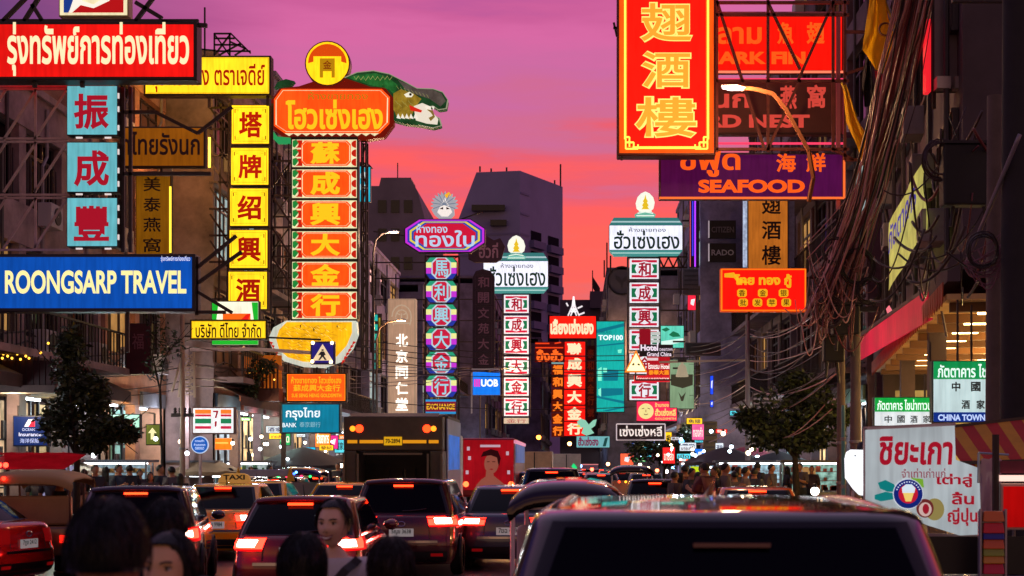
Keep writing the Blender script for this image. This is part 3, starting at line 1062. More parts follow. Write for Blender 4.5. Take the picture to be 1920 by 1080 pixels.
# ---- dragon gold shop
s = Sign('dragon_sign', 'tall gold shop sign with a green dragon head, round gold crest and six orange panels', (505, 76, 840, 688), 52, depth=.5)
s.box('cabinet', (545, 256, 671, 602), CAB, .01, .5, bevel=.02)
cream, orange, gold = lamp('#e4dcae', .95, vary=.1), lamp('#e2440e', 1.0, vary=.22, vs=1.0), lamp('#ffc41c', 1.0, False)
redl, greenl = lamp('#c42010', .9, False), lamp('#1f8a3c', .85, False)
for (y0, y1), c in zip(((262, 313), (318, 371), (376, 428), (434, 485), (491, 541), (547, 598)), '蘇成興大金行'):
    pn = s.box('face_panel', (548, y0, 669, y1), cream, -.02, .01)
    s.polys('dragon_scale', [[(549, y + 2), (556, y), (560, y + 6), (553, y + 15), (549, y + 13)] for y in range(int(y0), int(y1) - 14, 17)], greenl, -.03, -.018, pn)
    sc_ = []
    h = (y1 - y0) / 3
    for i in range(3):
        yc = y0 + h * (i + .5)
        sc_.append([(668, yc - h * .42)] + [(668 - 9 * math.sin(math.pi * k / 8), yc - h * .42 * math.cos(math.pi * k / 8)) for k in range(1, 8)] + [(668, yc + h * .42)])
        sc_.append([(560, yc - h * .42)] + [(560 + 9 * math.cos(-math.pi / 2 + math.pi * k / 8) - 9, yc + h * .42 * math.sin(-math.pi / 2 + math.pi * k / 8)) for k in range(1, 8)] + [(567, yc + h * .42), (567, yc - h * .42)])
    s.polys('scallop', sc_, redl, -.03, -.018, pn)
    n = 7
    oc = lambda i: [(565 + n + i, y0 + 2 + i), (658 - n - i, y0 + 2 + i), (658 - i, y0 + 2 + n + i), (658 - i, y1 - 2 - n - i), (658 - n - i, y1 - 2 - i), (565 + n + i, y1 - 2 - i), (565 + i, y1 - 2 - n - i), (565 + i, y0 + 2 + n + i)]
    s.poly('medallion', oc(0), orange, -.034, -.018, pn)
    P = oc(2.2)
    s.wire([(P[i], P[(i + 1) % 8]) for i in range(8)], .025, cream, -.037, 'border', pn, .008)
    s.text(c, (582, y0 + 4, 638, y1 - 5), gold, -.044, pn, bold=.04, res=4)
s.poly('backing', [(508, 186), (524, 165), (560, 161), (606, 146), (655, 146), (694, 162), (722, 164), (739, 184), (738, 232), (720, 256), (690, 261), (530, 255), (508, 238)], lamp('#7c160a', .6, False), .02, .5, bevel=.03)
brd = s.poly('name_board', [(514, 186), (528, 167), (716, 167), (731, 182), (730, 232), (712, 250), (534, 250), (514, 236)], orange, -.02, .02)
P = [(518, 188), (531, 170), (713, 170), (727, 184), (726, 230), (709, 247), (537, 247), (518, 234)]
s.wire([(P[i], P[(i + 1) % 8]) for i in range(8)], .04, cream, -.024, 'border', brd, .01)
s.text('โฮวเซ่งเฮง', (536, 187, 718, 243), gold, -.03, brd, bold=.032, res=5)
s.text('ห้างขายทอง', (578, 172, 690, 187), lamp('#c07a18', .8, False), -.03, brd, bold=.012)
s.polys('trim', [[(534 + i * 16, 250), (550 + i * 16, 250), (542 + i * 16, 255)] for i in range(11)], cream, -.02, .02)
s.disc('crest_rim', (614, 119), 42.5, paint('#5a3008', .4), .0, .42)
d = s.disc('crest', (614, 119), 40, lamp('#f4bc14', 1.0, vary=.12), -.03, .0)
s.poly('crest_band', [(614 + 36 * math.cos(a), 119 + 36 * math.sin(a)) for a in [R(180 + 180 * i / 20) for i in range(21)]] + [(640, 116), (640, 106), (588, 106), (588, 116)], lamp('#d84a0c', .95, False), -.04, -.028, d)
s.poly('gate_emblem', [(600, 146), (600, 110), (628, 110), (628, 146), (622, 146), (622, 134), (606, 134), (606, 146)], lamp('#c08a0c', .8, False), -.046, -.03, d)
s.text('金', (606, 114, 622, 130), lamp('#8a3c08', .8, False), -.05, d, bold=.02)
# dragon: neck and head come out to the right, tail and feet to the left
neck = [(646, 146), (670, 136), (700, 133), (730, 139), (756, 152), (782, 166), (812, 167), (830, 173), (840, 188), (837, 204), (822, 206), (812, 199), (800, 202), (808, 214), (824, 222), (828, 236), (812, 240), (786, 235), (760, 232), (738, 226), (738, 184), (722, 164), (694, 162)]
hd = s.poly('dragon_head', neck, lamp('#24502c', .55, True, .5, 2.5), -.02, .45, bevel=.04)  # floodlight on the dragon's parts put into their colours as glow
s.poly('mane', [(652, 146), (676, 140), (706, 138), (728, 146), (746, 160), (740, 178), (730, 168), (716, 164), (694, 160)], lamp('#2c7c38', .55, False, .5, 4), -.05, -.015, hd)
s.poly('snout', [(746, 150), (782, 167), (812, 169), (828, 176), (836, 190), (826, 200), (806, 186), (782, 178), (760, 168)], lamp('#6a6058', .5, False, .4, 3), -.06, -.015, hd)
s.poly('cheek', [(738, 176), (752, 168), (776, 176), (790, 186), (776, 206), (770, 224), (745, 220), (738, 206)], lamp('#a08428', .75, False, .4, 4), -.06, -.015, hd)
s.poly('eye', [(758, 178), (768, 173), (776, 178), (772, 183), (762, 183)], lamp('#f4f0d8', .9, False), -.075, -.055, hd)
s.disc('pupil', (770, 178), 2.6, BLACK, -.085, -.07, hd, 10)
s.poly('mouth', [(776, 200), (792, 194), (806, 200), (812, 212), (822, 224), (820, 234), (800, 232), (780, 226)], lamp('#f0e8d4', .85, False), -.07, -.015, hd)
s.poly('tongue', [(768, 198), (792, 208), (790, 212), (770, 208)], lamp('#d82818', .9, False), -.085, -.06, hd)
s.polys('tooth', [[(744 + i * 8, 222), (752 + i * 8, 224), (747 + i * 8, 214)] for i in range(5)] + [[(798 + i * 6, 200), (803 + i * 6, 201), (801 + i * 6, 208)] for i in range(3)], lamp('#f4f0e0', .9, False), -.09, -.06, hd)
s.poly('whisker', [(800, 206), (812, 208), (816, 220), (808, 228), (804, 222), (812, 218), (808, 212)], lamp('#9a8038', .6, False), -.09, -.068, hd)
s.wire([(neck[i], neck[i + 1]) for i in range(len(neck) - 6)], .05, lamp('#b0b494', .6, False), -.03, 'outline', hd, .02)
s.wire([((664 + i * 9, 143 + (i % 3)), (668 + i * 9, 150 + (i % 3))) for i in range(8)] + [((668 + i * 9, 150 + (i % 3)), (673 + i * 9, 143 + (i % 3))) for i in range(8)] + [((744 + i * 7, 162 + i * 2), (748 + i * 7, 168 + i * 2)) for i in range(9)] + [((742 + i * 6, 190 + (i % 2) * 5), (747 + i * 6, 196 + (i % 2) * 5)) for i in range(6)], .03, lamp('#c0c070', .6, False), -.066, 'scale_line', hd, .008)
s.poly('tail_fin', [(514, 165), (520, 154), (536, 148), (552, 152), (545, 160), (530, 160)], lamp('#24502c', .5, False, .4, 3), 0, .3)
s.poly('claw', [(512, 246), (520, 256), (544, 258), (544, 268), (520, 268), (510, 258)], lamp('#2aa05c', .8, False), 0, .25)
body = [(536, 601), (668, 601), (670, 626), (660, 652), (640, 676), (606, 689), (566, 687), (532, 677), (512, 658), (503, 634), (512, 614)]
bl = s.poly('belly_outline', body, lamp('#d4dccc', .75, vary=.12), -.0, .45, bevel=.03)
inn = [(538, 604), (660, 604), (660, 624), (650, 648), (632, 668), (604, 680), (568, 678), (540, 670), (524, 656), (518, 636), (524, 618)]
by = s.poly('belly', inn, lamp('#d89c10', .95, vary=.3, vs=1.5), -.03, .0, bl)
ln = []
for j in range(11):
    y = 612 + j * 6
    xs = [524 + 3.4 * abs(j - 3) + i * 9 for i in range(max(4, 13 - abs(j - 3)))]
    ln += [((xs[i], y + 3 * math.sin(i * 1.3 + j)), (xs[i + 1], y + 3 * math.sin((i + 1) * 1.3 + j))) for i in range(len(xs) - 1)]
for cx, cy, r0 in ((572, 612, 9), (640, 612, 8), (600, 618, 12)):
    ln += [((cx + r0 * math.cos(a * .7), cy + r0 * .7 * math.sin(a * .7)), (cx + r0 * math.cos((a + 1) * .7), cy + r0 * .7 * math.sin((a + 1) * .7))) for a in range(7)]
s.wire(ln, .035, paint('#5a3206', .5), -.034, 'scale_line', by, .006)
s.wire([(a_, (a_[0] + 5, a_[1] + 4)) for a_, b_ in ln[::2]], .025, lamp('#fff0a0', .9, False), -.037, 'painted_glint', by, .006)  # pale lines painted as glints on the scales
s.polys('fringe', [[(505 + i * 3.2, 640 + i * 6.2), (512 + i * 3.2, 642 + i * 6.2), (509 + i * 3.4, 647 + i * 6.2)] for i in range(6)] + [[(662 - i * 4, 640 + i * 7), (668 - i * 4, 641 + i * 7), (660 - i * 4, 648 + i * 7)] for i in range(6)], redl, -.02, -.0, bl)
s.lattice((676, 262, 684, 690), 10, .06, .3, .4)
s.arms([((545, y), (505, y)) for y in (300, 345, 405, 460, 520, 575)] + [((545, y), (508, y + 50)) for y in (300, 360, 420, 480)] + [((540, 262), (540, 690))], .05, name='side_frame')

# ---- crossing sign on its mast
s = Sign('crossing_sign', 'blue pedestrian crossing sign with four warm lamps at its corners', (582, 639, 629, 684), 46, cat='road sign', depth=.18)
s.box('sign_box', (582, 640, 628, 683), paint('#1c1858', .4), 0, .18, bevel=.02)
pn = s.box('face_panel', (585, 643, 625, 680), lamp('#281e78', .8, False), -.01, 0)
s.poly('triangle', [(605, 645), (624, 676), (586, 676)], lamp('#e8cca4', .95, False), -.016, -.009, pn)
s.polys('walking_figure', [[(603, 655), (607, 655), (607, 658), (603, 658)], [(602, 659), (608, 659), (611, 666), (608, 666), (608, 668), (613, 675), (609, 675), (605, 669), (600, 675), (597, 675), (602, 667), (600, 665), (598, 667), (597, 665)]], paint('#141030', .5), -.02, -.015, pn)
for x, y in ((587, 643), (623, 643), (586, 678), (621, 679)):
    MB().ball(s.p(x, y, -.05), .055, 10, 6).build('warning_lamp', lamp('#ffdc90', 9), s.o, smooth=180)
s.arms([((470, 654, .1), (600, 662, .1)), ((355, 655, .1), (470, 654, .1)), ((350, 648, .1), (350, 975, .1))], .11, STEELP, name='mast_arm')

# ---- small signs, left
s = Sign('shop_sign', 'small lit orange board with three rows of gold lettering below the dragon', (536, 699, 650, 754), 50.5, depth=.25)
s.panel(face=lamp('#ee4a12', 1.0, vary=.15), frame=.05)
g = lamp('#ffb01c', 1.0, False)
s.text('ห้างขายทอง โฮวเซ่งเฮง', (546, 706, 640, 719), g, bold=.02)
s.text('蘇成興大金行', (550, 721, 638, 734), g, bold=.02, res=2)
s.text('SUE SENG HENG GOLDSMITH', (547, 738, 640, 745), g, bold=.02, res=2)
s.border((539, 702, 647, 751), .8, g)
s.arms([((593, 688), (593, 700)), ((560, 688), (560, 700)), ((540, 700), (540, 690))], .06)
s = Sign('bank_sign', 'teal lit bank sign with white Thai and Chinese lettering above the pavement', (527, 756, 638, 813), 50, depth=.4)
s.panel(face=lamp('#0c7898', .9, vary=.3, vs=.5), frame=.05, cab=paint('#0c3444', .4))
w = lamp('#e4f4fc', 1, False)
s.text('กรุงไทย', (536, 764, 600, 788), w, bold=.02)
s.text('BANK', (530, 793, 556, 801), w, bold=.01, res=2)
s.text('泰京銀行', (562, 791, 601, 801), lamp('#8cc0d0', .8, False), bold=0, res=2)
s.arms([((530, 813), (530, 880)), ((527, 740), (527, 813))], .15, name='bracket')
s = Sign('shop_sign', 'narrow lit yellow board with dark Thai lettering just left of the dragon belly', (356, 599, 501, 637), 42, depth=.3)
s.panel(face=lamp('#e8bc1c', 1.0, vary=.12), frame=.05)
s.text('บริษัท ดีไทย จำกัด', (367, 605, 490, 633), paint('#2a1404', .5), bold=.018, res=4)
s.border((360, 603, 497, 633), .7, RIM, -.018)
s.arms([((340, 606), (357, 606)), ((340, 630), (357, 630)), ((501, 604), (512, 604)), ((501, 632), (600, 636))], .05)
s = Sign('shop_sign', 'green, white and red convenience store sign behind the narrow yellow board', (396, 564, 486, 648), 43.5, depth=.25)
s.panel(face=lamp('#f0f0d8', 1, vary=.1), frame=.03)
gr = lamp('#1cb02c', 1, False)
s.polys('green_stripe', [[(398, 567), (410, 567), (406, 600), (404, 646), (398, 646)], [(484, 567), (472, 567), (476, 600), (478, 646), (484, 646)], [(404, 646), (404, 637), (478, 637), (478, 646)]], gr, -.022, -.013)
s.poly('orange_band', [(418, 588), (470, 588), (470, 602), (446, 602), (418, 604)], lamp('#f06418', 1, False), -.022, -.013)
s.poly('red_seven', [(418, 602), (450, 602), (462, 590), (470, 588), (464, 604), (448, 634), (434, 634), (446, 610), (418, 612)], lamp('#e01c14', 1, False), -.026, -.02)
s = Sign('shop_sign', 'small striped white, green and red convenience store sign over the left pavement', (360, 763, 440, 814), 45, depth=.25)
s.panel(face=lamp('#e4e8ec', .95, vary=.1), frame=.04, cab=paint('#5a2c20', .5))
for nm, c, y0, y1 in (('orange_band', '#f07c28', 768, 776), ('red_band', '#c8203c', 777, 781), ('green_band', '#1c7c50', 785, 794), ('pink_band', '#c81c44', 799, 804)):
    s.boxes(nm, [(366, y0, 396, y1), (414, y0, 434, y1)], lamp(c, .9, False), -.022, -.013)
s.polys('seven_figure', [[(400, 770), (410, 770), (406, 784), (403, 784), (406, 773), (400, 773)], [(403, 790), (407, 790), (406, 800), (403, 800)]], lamp('#a01830', .8, False), -.03, -.013)
s = Sign('shop_sign', 'dark blue hanging sign with a red and white sail emblem at the far left', (24, 779, 91, 837), 34, depth=.2)
s.panel(face=lamp('#10245c', .8, vary=.15), frame=.03, cab=paint('#0c1030', .5))
s.poly('emblem_white', [(46, 800), (54, 786), (66, 786), (66, 800)], lamp('#d8dcf0', 1, False), -.022, -.013)
s.poly('emblem_red', [(54, 800), (60, 790), (66, 786), (66, 800)], lamp('#e0203c', 1, False), -.028, -.02)
w2 = lamp('#9aa8dc', .9, False)
s.text('OCEAN', (42, 803, 66, 808), w2, bold=.01, res=2)
s.text('Insurance', (36, 811, 78, 818), lamp('#c8d0f4', .9, False), bold=.01, res=2)
s.text('海洋保險', (38, 822, 74, 831), w2, bold=.01, res=2)
s.arms([((30, 779), (30, 760)), ((86, 779), (86, 760))], .04)
s = Sign('shop_sign', 'pale mint lit board with small red lettering behind the leaves of the left tree', (204, 776, 263, 822), 40, depth=.2)
s.panel(face=lamp('#a4ccb0', .9, vary=.15), frame=.03)
s.text('nco', (212, 786, 250, 800), lamp('#b0202c', .9, False), bold=.02)
s = Sign('arrow_sign', 'olive green sign with a cream upward arrow', (273, 795, 301, 835), 42, depth=.12)
s.panel(face=lamp('#6a7430', .65, vary=.1), frame=.03)
s.poly('arrow', [(286, 802), (294, 812), (289, 812), (289, 824), (283, 824), (283, 812), (278, 812)], lamp('#f0e8b0', 1, False), -.022, -.013)
s.arms([((287, 795), (287, 775)), ((287, 775), (262, 772))], .05)
s = Sign('round_sign', 'round blue notice sign with a white rim at the left kerb', (358, 817, 391, 851), 40, cat='road sign', depth=.06)
s.disc('rim', (374.5, 834), 16.5, lamp('#c8d8f0', .8, False), 0, .05)
dd = s.disc('face_panel', (374.5, 834), 14.8, lamp('#1858b4', .95, False), -.012, .004)
for i, t in enumerate(('ทางเท้า', 'ห้ามจอดรถ', 'ตลอดแนว')):
    s.text(t, (366 - (i == 1) * 2, 824 + i * 7, 383 + (i == 1) * 2, 829 + i * 7), lamp('#d4e4ff', 1, False), -.016, dd, bold=.01, res=2)
s.arms([((374.5, 851, .06), (374.5, 985, .06))], .07, STEELP, name='post')
s = Sign('shop_sign', 'short glowing orange sign beside the round blue sign', (389, 821, 435, 844), 50, depth=.15)
s.panel(face=lamp('#f06414', 1.1, vary=.2, vs=3), frame=.03, cab=paint('#d8c0a0', .5))
s.boxes('light_bar', [(395, 829, 428, 832)], lamp('#ffb050', 1.2, False), -.02, -.013)

# ---- stone coloured column
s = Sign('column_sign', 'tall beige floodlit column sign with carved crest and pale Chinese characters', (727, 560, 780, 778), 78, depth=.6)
s.box('slab', (727, 560, 780, 778), lamp('#c49c80', .62, True, .3, .5), 0, .6, bevel=.04)  # floodlighting painted in as the slab's own glow, no floodlights are built
s.border((729, 562, 778, 776), 1.4, lamp('#b89c84', .5, False), -.02, th=.04)
rl = []
for a in range(0, 9):
    t = a / 8 * math.pi
    rl += [((753 - 18 * math.cos(t), 594 - 22 * math.sin(t)), (753 - 18 * math.cos(t + .39), 594 - 22 * math.sin(t + .39))), ((753 - 11 * math.cos(t), 594 - 13 * math.sin(t)), (753 - 11 * math.cos(t + .39), 594 - 13 * math.sin(t + .39)))]
rl += [((742, 596), (748, 604)), ((764, 596), (758, 604)), ((748, 604), (758, 604)), ((745, 588), (750, 590)), ((761, 588), (756, 590)), ((738, 606), (768, 606)), ((735, 600), (738, 610)), ((771, 600), (768, 610)), ((753, 588), (753, 600))]
s.wire(rl, .06, lamp('#d4bca0', .6, False), -.03, 'carved_crest')
for c, y in zip('北京同仁堂', (626, 656, 686, 716, 746)):
    s.text(c, (742, y, 765, y + 24), lamp('#fff4e4', 1.5, False), -.03, bold=.03)

# ---- purple octagon gold shop
s = Sign('gold_shop_sign', 'purple and red octagonal sign with a white crest over six striped character panels', (758, 358, 910, 778), 85, depth=.5)
def octo(x0, y0, x1, y1, nx, ny):
    return [(x0 + nx, y0), (x1 - nx, y0), (x1, y0 + ny), (x1, y1 - ny), (x1 - nx, y1), (x0 + nx, y1), (x0, y1 - ny), (x0, y0 + ny)]
s.poly('cabinet', octo(758, 410, 910, 474, 28, 18), paint('#2a1030', .5), 0, .5, bevel=.03)
for i, (nm, c, st) in enumerate((('purple_band', '#b82cc8', 1), ('blue_band', '#3038b0', 1), ('yellow_band', '#d8c848', 1), ('blue_band', '#2c50b0', .9), ('name_board', '#bc1434', 1))):
    q = i * 4
    s.poly(nm, octo(760 + q, 412 + q * .45, 908 - q, 472 - q * .45, 26 - q * .1, 17), lamp(c, st, i in (0, 4)), -.02 - i * .006, -.012 - i * .006)
bl_ = lamp('#b4cce8', 1, False)
s.text('ห้างทอง', (781, 420, 839, 437), bl_, -.06, bold=.018)
s.text('ทองใบ', (779, 432, 890, 463), bl_, -.062, bold=.02, res=4)
ray = []
for i in range(28):
    a = R(-200 + 220 * i / 27)
    rr = 26 if i % 2 == 0 else 19
    ray.append((833 + rr * math.cos(a), 384 + rr * math.sin(a)))
ray += [(852, 402), (844, 410), (824, 410), (814, 402)]
s.poly('crest', ray, lamp('#c8ccd4', .55, True), -.02, .3)
s.poly('crest_face', [(834, 370), (842, 386), (848, 398), (840, 406), (828, 406), (820, 398), (826, 386)], lamp('#f8f0e8', .9, False), -.035, -.018)
s.polys('crest_mark', [[(833, 366), (842, 360), (846, 366), (838, 372)]], lamp('#f0b028', 1, False), -.04, -.018)
s.wire([((833, 384), (833 + 22 * math.cos(R(-200 + 27.5 * i)), 384 + 22 * math.sin(R(-200 + 27.5 * i)))) for i in range(9)], .05, lamp('#8c98ac', .6, False), -.03, 'crest_ray')
s.polys('crest_eye', [[(824, 392), (831, 388), (831, 393)], [(844, 392), (837, 388), (837, 393)]], paint('#50303c', .5), -.042, -.034)
for (y0, c) in zip((482, 526, 570, 615, 659, 703), '馬利興大金行'):
    y1 = y0 + 42
    pn = s.poly('cabinet', octo(798, y0, 857, y1, 8, 8), paint('#1c1424', .5), -.01, .4)
    h = 42
    def strip(a, b, ins=0): return [(799 + ins, y0 + a), (856 - ins, y0 + a), (856, y0 + b), (799, y0 + b)]
    s.poly('green_band', [(806, y0 + 1), (849, y0 + 1), (856, y0 + 10), (799, y0 + 10)], lamp('#28a078', .9, False), -.02, -.009, pn)
    s.poly('yellow_band', strip(10, 20), lamp('#dcdc8c', 1, True), -.02, -.009, pn)
    s.poly('purple_band', strip(20, 31), lamp('#b430c0', 1, True), -.02, -.009, pn)
    s.poly('blue_band', [(799, y0 + 31), (856, y0 + 31), (849, y0 + 41), (806, y0 + 41)], lamp('#2838a0', .9, False), -.02, -.009, pn)
    s.poly('white_edge', octo(809, y0 + 1, 846, y0 + 41, 9, 9), lamp('#c0d0dc', .9, False), -.026, -.018, pn)
    s.poly('medallion', octo(811.5, y0 + 2.5, 843.5, y0 + 39.5, 9, 9), lamp('#b81838', 1, True), -.032, -.024, pn)
    s.text(c, (814, y0 + 6, 841, y0 + 37), lamp('#98ccdc', 1, False), -.04, pn, bold=.018)
pn = s.panel((797, 748, 856, 777), lamp('#2c88c0', .9), .03)
s.boxes('red_band', [(798, 753, 855, 772)], lamp('#7c1430', .9, False), -.024, -.013, pn)
s.text('EXCHANGE', (800, 757, 853, 768), lamp('#e8b428', 1, False), -.03, pn, bold=.03, res=2)
s.lattice((796, 478, 859, 790), 8, .08, .45, .4)
s.arms([((700, y, .5), (796, y, .5)) for y in (490, 520, 560, 600, 640, 680, 720)] + [((860, 412, .1), (905, 396, .1)), ((700, 434, 0), (758, 442, 0))], .07)

# ---- unlit maroon shop sign
s = Sign('column_sign', 'unlit maroon arched sign with a faded column of Chinese characters', (876, 440, 948, 694), 96, depth=.4)
s.poly('name_board', [(878, 486), (878, 470), (890, 462), (896, 446), (912, 442), (926, 450), (938, 446), (947, 462), (940, 486), (930, 492), (890, 492)], paint('#4a2434', .5, noise=.3), 0, .3, bevel=.03)
s.text('ฮั้วกี่', (898, 455, 934, 484), paint('#c4909c', .5), -.012, bold=.02)
s.poly('slab', [(886, 692), (886, 520), (892, 508), (906, 504), (920, 508), (927, 520), (927, 692)], paint('#3c1e2a', .55, noise=.3), 0, .3, bevel=.03)
for i, c in enumerate('和開文苑大金'):
    y = 516 + i * 29
    s.border((891, y, 922, y + 26), .9, paint('#5a3440', .5), -.012)
    s.text(c, (896, y + 3, 917, y + 23), paint('#9a6474', .5), -.012, bold=.02, res=2)

# ---- the two white and green gold shop signs
def flame(s, cx, y0, y1, k):
    """shell shaped crest with a little gold pagoda"""
    h = y1 - y0
    q = lambda pts: [(cx + x * h, y0 + y * h) for x, y in pts]
    s.poly('crest_shell', q([(0, 0), (.16, .07), (.30, .22), (.36, .42), (.32, .62), (.22, .70), (.26, .80), (-.26, .80), (-.22, .70), (-.32, .62), (-.36, .42), (-.30, .22), (-.16, .07)]), lamp('#e4e8d8', 1.0, True), 0, .35)
    s.poly('pagoda_emblem', q([(0, .12), (.04, .28), (.10, .38), (.06, .42), (.13, .54), (.08, .58), (.15, .68), (-.15, .68), (-.08, .58), (-.13, .54), (-.06, .42), (-.10, .38), (-.04, .28)]), lamp('#d8b420', 1.1, False), -.02, .0)
    s.poly('crest_base', q([(-.24, .78), (.24, .78), (.40, .88), (.36, .98), (-.36, .98), (-.40, .88)]), lamp('#68b09c', .9, False), -.01, .38)
    s.wire([(q([(-.3, .84)])[0], q([(0, .78)])[0]), (q([(0, .78)])[0], q([(.3, .84)])[0]), (q([(-.34, .93)])[0], q([(.34, .93)])[0])], .05, lamp('#e4f0e4', 1, False), -.03, 'crest_line')
def gold_white(label, bx, by0, by1, ex, ey0, ey1, px0, px1, ys, h, Y, chars, grp):
    x0, x1 = bx
    s = Sign('gold_shop_sign', label, (x0, ey0, x1, ys[-1] + h + 14), Y, grp, depth=.5)
    b = (by1 - by0)
    s.box('cabinet', (x0, by0 + b * .2, x1, by1 - b * .14), CAB, 0, .5)
    s.poly('upper_bevel', [(x0 + 9, by0), (x1 - 9, by0), (x1, by0 + b * .2), (x0, by0 + b * .2)], lamp('#3c8484', .7, False), 0, .5)
    s.poly('lower_bevel', [(x0, by1 - b * .14), (x1, by1 - b * .14), (x1 - 9, by1), (x0 + 9, by1)], lamp('#4c9c98', .75, False), 0, .5)
    s.poly('bevel_line', [(x0 + 5, by0 + b * .09), (x1 - 5, by0 + b * .09), (x1 - 3, by0 + b * .13), (x0 + 3, by0 + b * .13)], lamp('#a8c8cc', .9, False), -.01, 0)
    s.poly('bevel_line', [(x0 + 4, by1 - b * .08), (x1 - 4, by1 - b * .08), (x1 - 6, by1 - b * .05), (x0 + 6, by1 - b * .05)], lamp('#a8d4d0', .9, False), -.01, 0)
    f = MB()
    a, c, d, e = s.rc((x0 + .8, by0 + b * .21, x1 - .8, by1 - b * .15))
    f.box(a, c, -.014, .004, d, e)
    f.box(a, c, .496, .514, d, e)
    pn = f.build('face_panel', lamp('#e0e4f6', 1.1, vary=.06), s.o)
    s.text('ห้างขายทอง', (x0 + (x1 - x0) * .27, by0 + b * .26, x0 + (x1 - x0) * .77, by0 + b * .38), paint('#3c4c54', .5), parent=pn, bold=.005, res=2)
    s.text('ฮั่วเซ่งเฮง', (x0 + (x1 - x0) * .065, by0 + b * .34, x0 + (x1 - x0) * .955, by0 + b * .83), paint('#0c6450', .5), parent=pn, bold=.016, res=4)
    flame(s, ex, ey0, ey1, s.k)
    wl, gl, rl_ = lamp('#dcdce4', 1.0, vary=.05), lamp('#147048', .9, False), lamp('#c4183c', .95, False)
    for c, y in zip(chars, ys):
        pn = s.box('face_panel', (px0, y, px1, y + h), wl, -.014, .4)
        w = px1 - px0
        s.boxes('rim', [(px0 - 1, y - 1, px1 + 1, y), (px0 - 1, y + h, px1 + 1, y + h + 1)], CAB, -.02, .4, pn)
        s.polys('red_band', [[(px0 + w * .06, y + h * .07), (px1 - w * .06, y + h * .07), (px1 - w * .06, y + h * .19), (px0 + w * .68, y + h * .19), (px0 + w * .5, y + h * .13), (px0 + w * .32, y + h * .19), (px0 + w * .06, y + h * .19)],
                             [(px0 + w * .06, y + h * .93), (px1 - w * .06, y + h * .93), (px1 - w * .06, y + h * .81), (px0 + w * .68, y + h * .81), (px0 + w * .5, y + h * .87), (px0 + w * .32, y + h * .81), (px0 + w * .06, y + h * .81)]], rl_, -.022, -.013, pn)
        s.polys('green_block', [[(px0 + w * .06, y + h * .28), (px0 + w * .24, y + h * .28), (px0 + w * .17, y + h * .5), (px0 + w * .24, y + h * .72), (px0 + w * .06, y + h * .72)],
                                [(px1 - w * .06, y + h * .28), (px1 - w * .24, y + h * .28), (px1 - w * .17, y + h * .5), (px1 - w * .24, y + h * .72), (px1 - w * .06, y + h * .72)]], gl, -.022, -.013, pn)
        s.text(c, (px0 + w * .29, y + h * .17, px1 - w * .27, y + h * .84), lamp('#a80c2c', .8, False), -.028, pn, bold=.03)
    s.lattice((px0 - 3, by1, px1 + 3, ys[-1] + h), 7, .08, .45, .4)
    return s
s = gold_white('white and green gold shop sign left of the road, over six panels', (906, 1028), 474, 549, 968, 441, 487, 945, 991, (553, 592, 630, 669, 708, 746), 34, 110, '和成興大金行', None)
s.panel((944, 783, 992, 795), lamp('#c8bca8', .7), .03, parent=s.o)
s.text('金行', (950, 785, 986, 793), lamp('#a02438', .8, False), parent=s.o)
s.arms([((860, y, .5), (945, y, .5)) for y in (560, 600, 640, 690, 740)], .08)
s = gold_white('white and green gold shop sign right of the road, against the pink sky', (1142, 1280), 408, 479, 1210, 359, 408, 1181, 1235, (485, 530, 575, 618, 663, 712), 38, 72, '和成興大金行', None)
s.arms([((1235, 480, .3), (1290, 480, .3)), ((1280, 412, .3), (1295, 412, .3)), ((1145, 478, .3), (1145, 510, .3)), ((1235, 500, .3), (1290, 500, .3))] + [((1236 + i * 9, 500 if i % 2 else 481, .3), (1245 + i * 9, 481 if i % 2 else 500, .3)) for i in range(6)] + [((1236, y, .5), (1292, y, .5)) for y in (540, 580, 620, 670)], .08)

# ---- small blue bank sign
s = Sign('bank_sign', 'small bright blue hanging bank sign with white capitals', (886, 697, 938, 741), 82, depth=.25)
s.panel(face=lamp('#1470dc', 1.0, vary=.08), frame=.02, cab=paint('#b8c0d0', .5))
s.text('UOB', (902, 711, 934, 725), lamp('#ffffff', 1.1, False), bold=.04)
s.polys('bar_emblem', [[(889 + i * 3, 711), (891 + i * 3, 711), (891 + i * 3, 725), (889 + i * 3, 725)] for i in range(4)], lamp('#f020b0', 1.1, False), -.022, -.013)
s.arms([((884, 698), (884, 775)), ((884, 692), (936, 692))], .08, paint('#c8c4cc', .4), name='bracket')

# ---- red signs down the street
CREAM = lamp('#ffeec0', 1, False)
s = Sign('gold_shop_sign', 'far red board topped by a little white lattice tower, over a red character column', (1029, 554, 1119, 818), 150, depth=.6)
s.box('cabinet', (1030, 592, 1119, 636), CAB, 0, .6)
f = s.box('name_board', (1031, 593, 1117, 634), lamp('#e0180c', 1.1, vary=.1), -.02, .0)
s.text('เลี้ยงเซ่งเฮง', (1032, 598, 1113, 627), CREAM, -.035, f, bold=.05, res=3)
wt = lamp('#f4ecf0', 1.0, False)
s.wire([((1075.5, 556), (1073, 574)), ((1075.5, 556), (1078, 574)), ((1073, 574), (1065, 592)), ((1078, 574), (1086, 592)), ((1075.5, 556), (1075.5, 580)), ((1071, 580), (1080, 580)), ((1070, 584), (1081, 584)), ((1075.5, 578), (1070, 592)), ((1075.5, 578), (1081, 592)), ((1062, 568), (1065, 574)), ((1083, 578), (1092, 574)), ((1086, 590), (1096, 586))], .15, wt, 0, 'tower_ornament')
for c, (y0, y1) in zip('聯成興大金行', ((641, 667), (669, 697), (699, 728), (731, 758), (761, 789), (791, 817))):
    pn = s.box('face_panel', (1058, y0, 1097, y1), lamp('#d8140c', 1.05, vary=.1), -.02, .5)
    s.text(c, (1063, y0 + 2, 1091, y1 - 2), CREAM, -.035, pn, bold=.045)
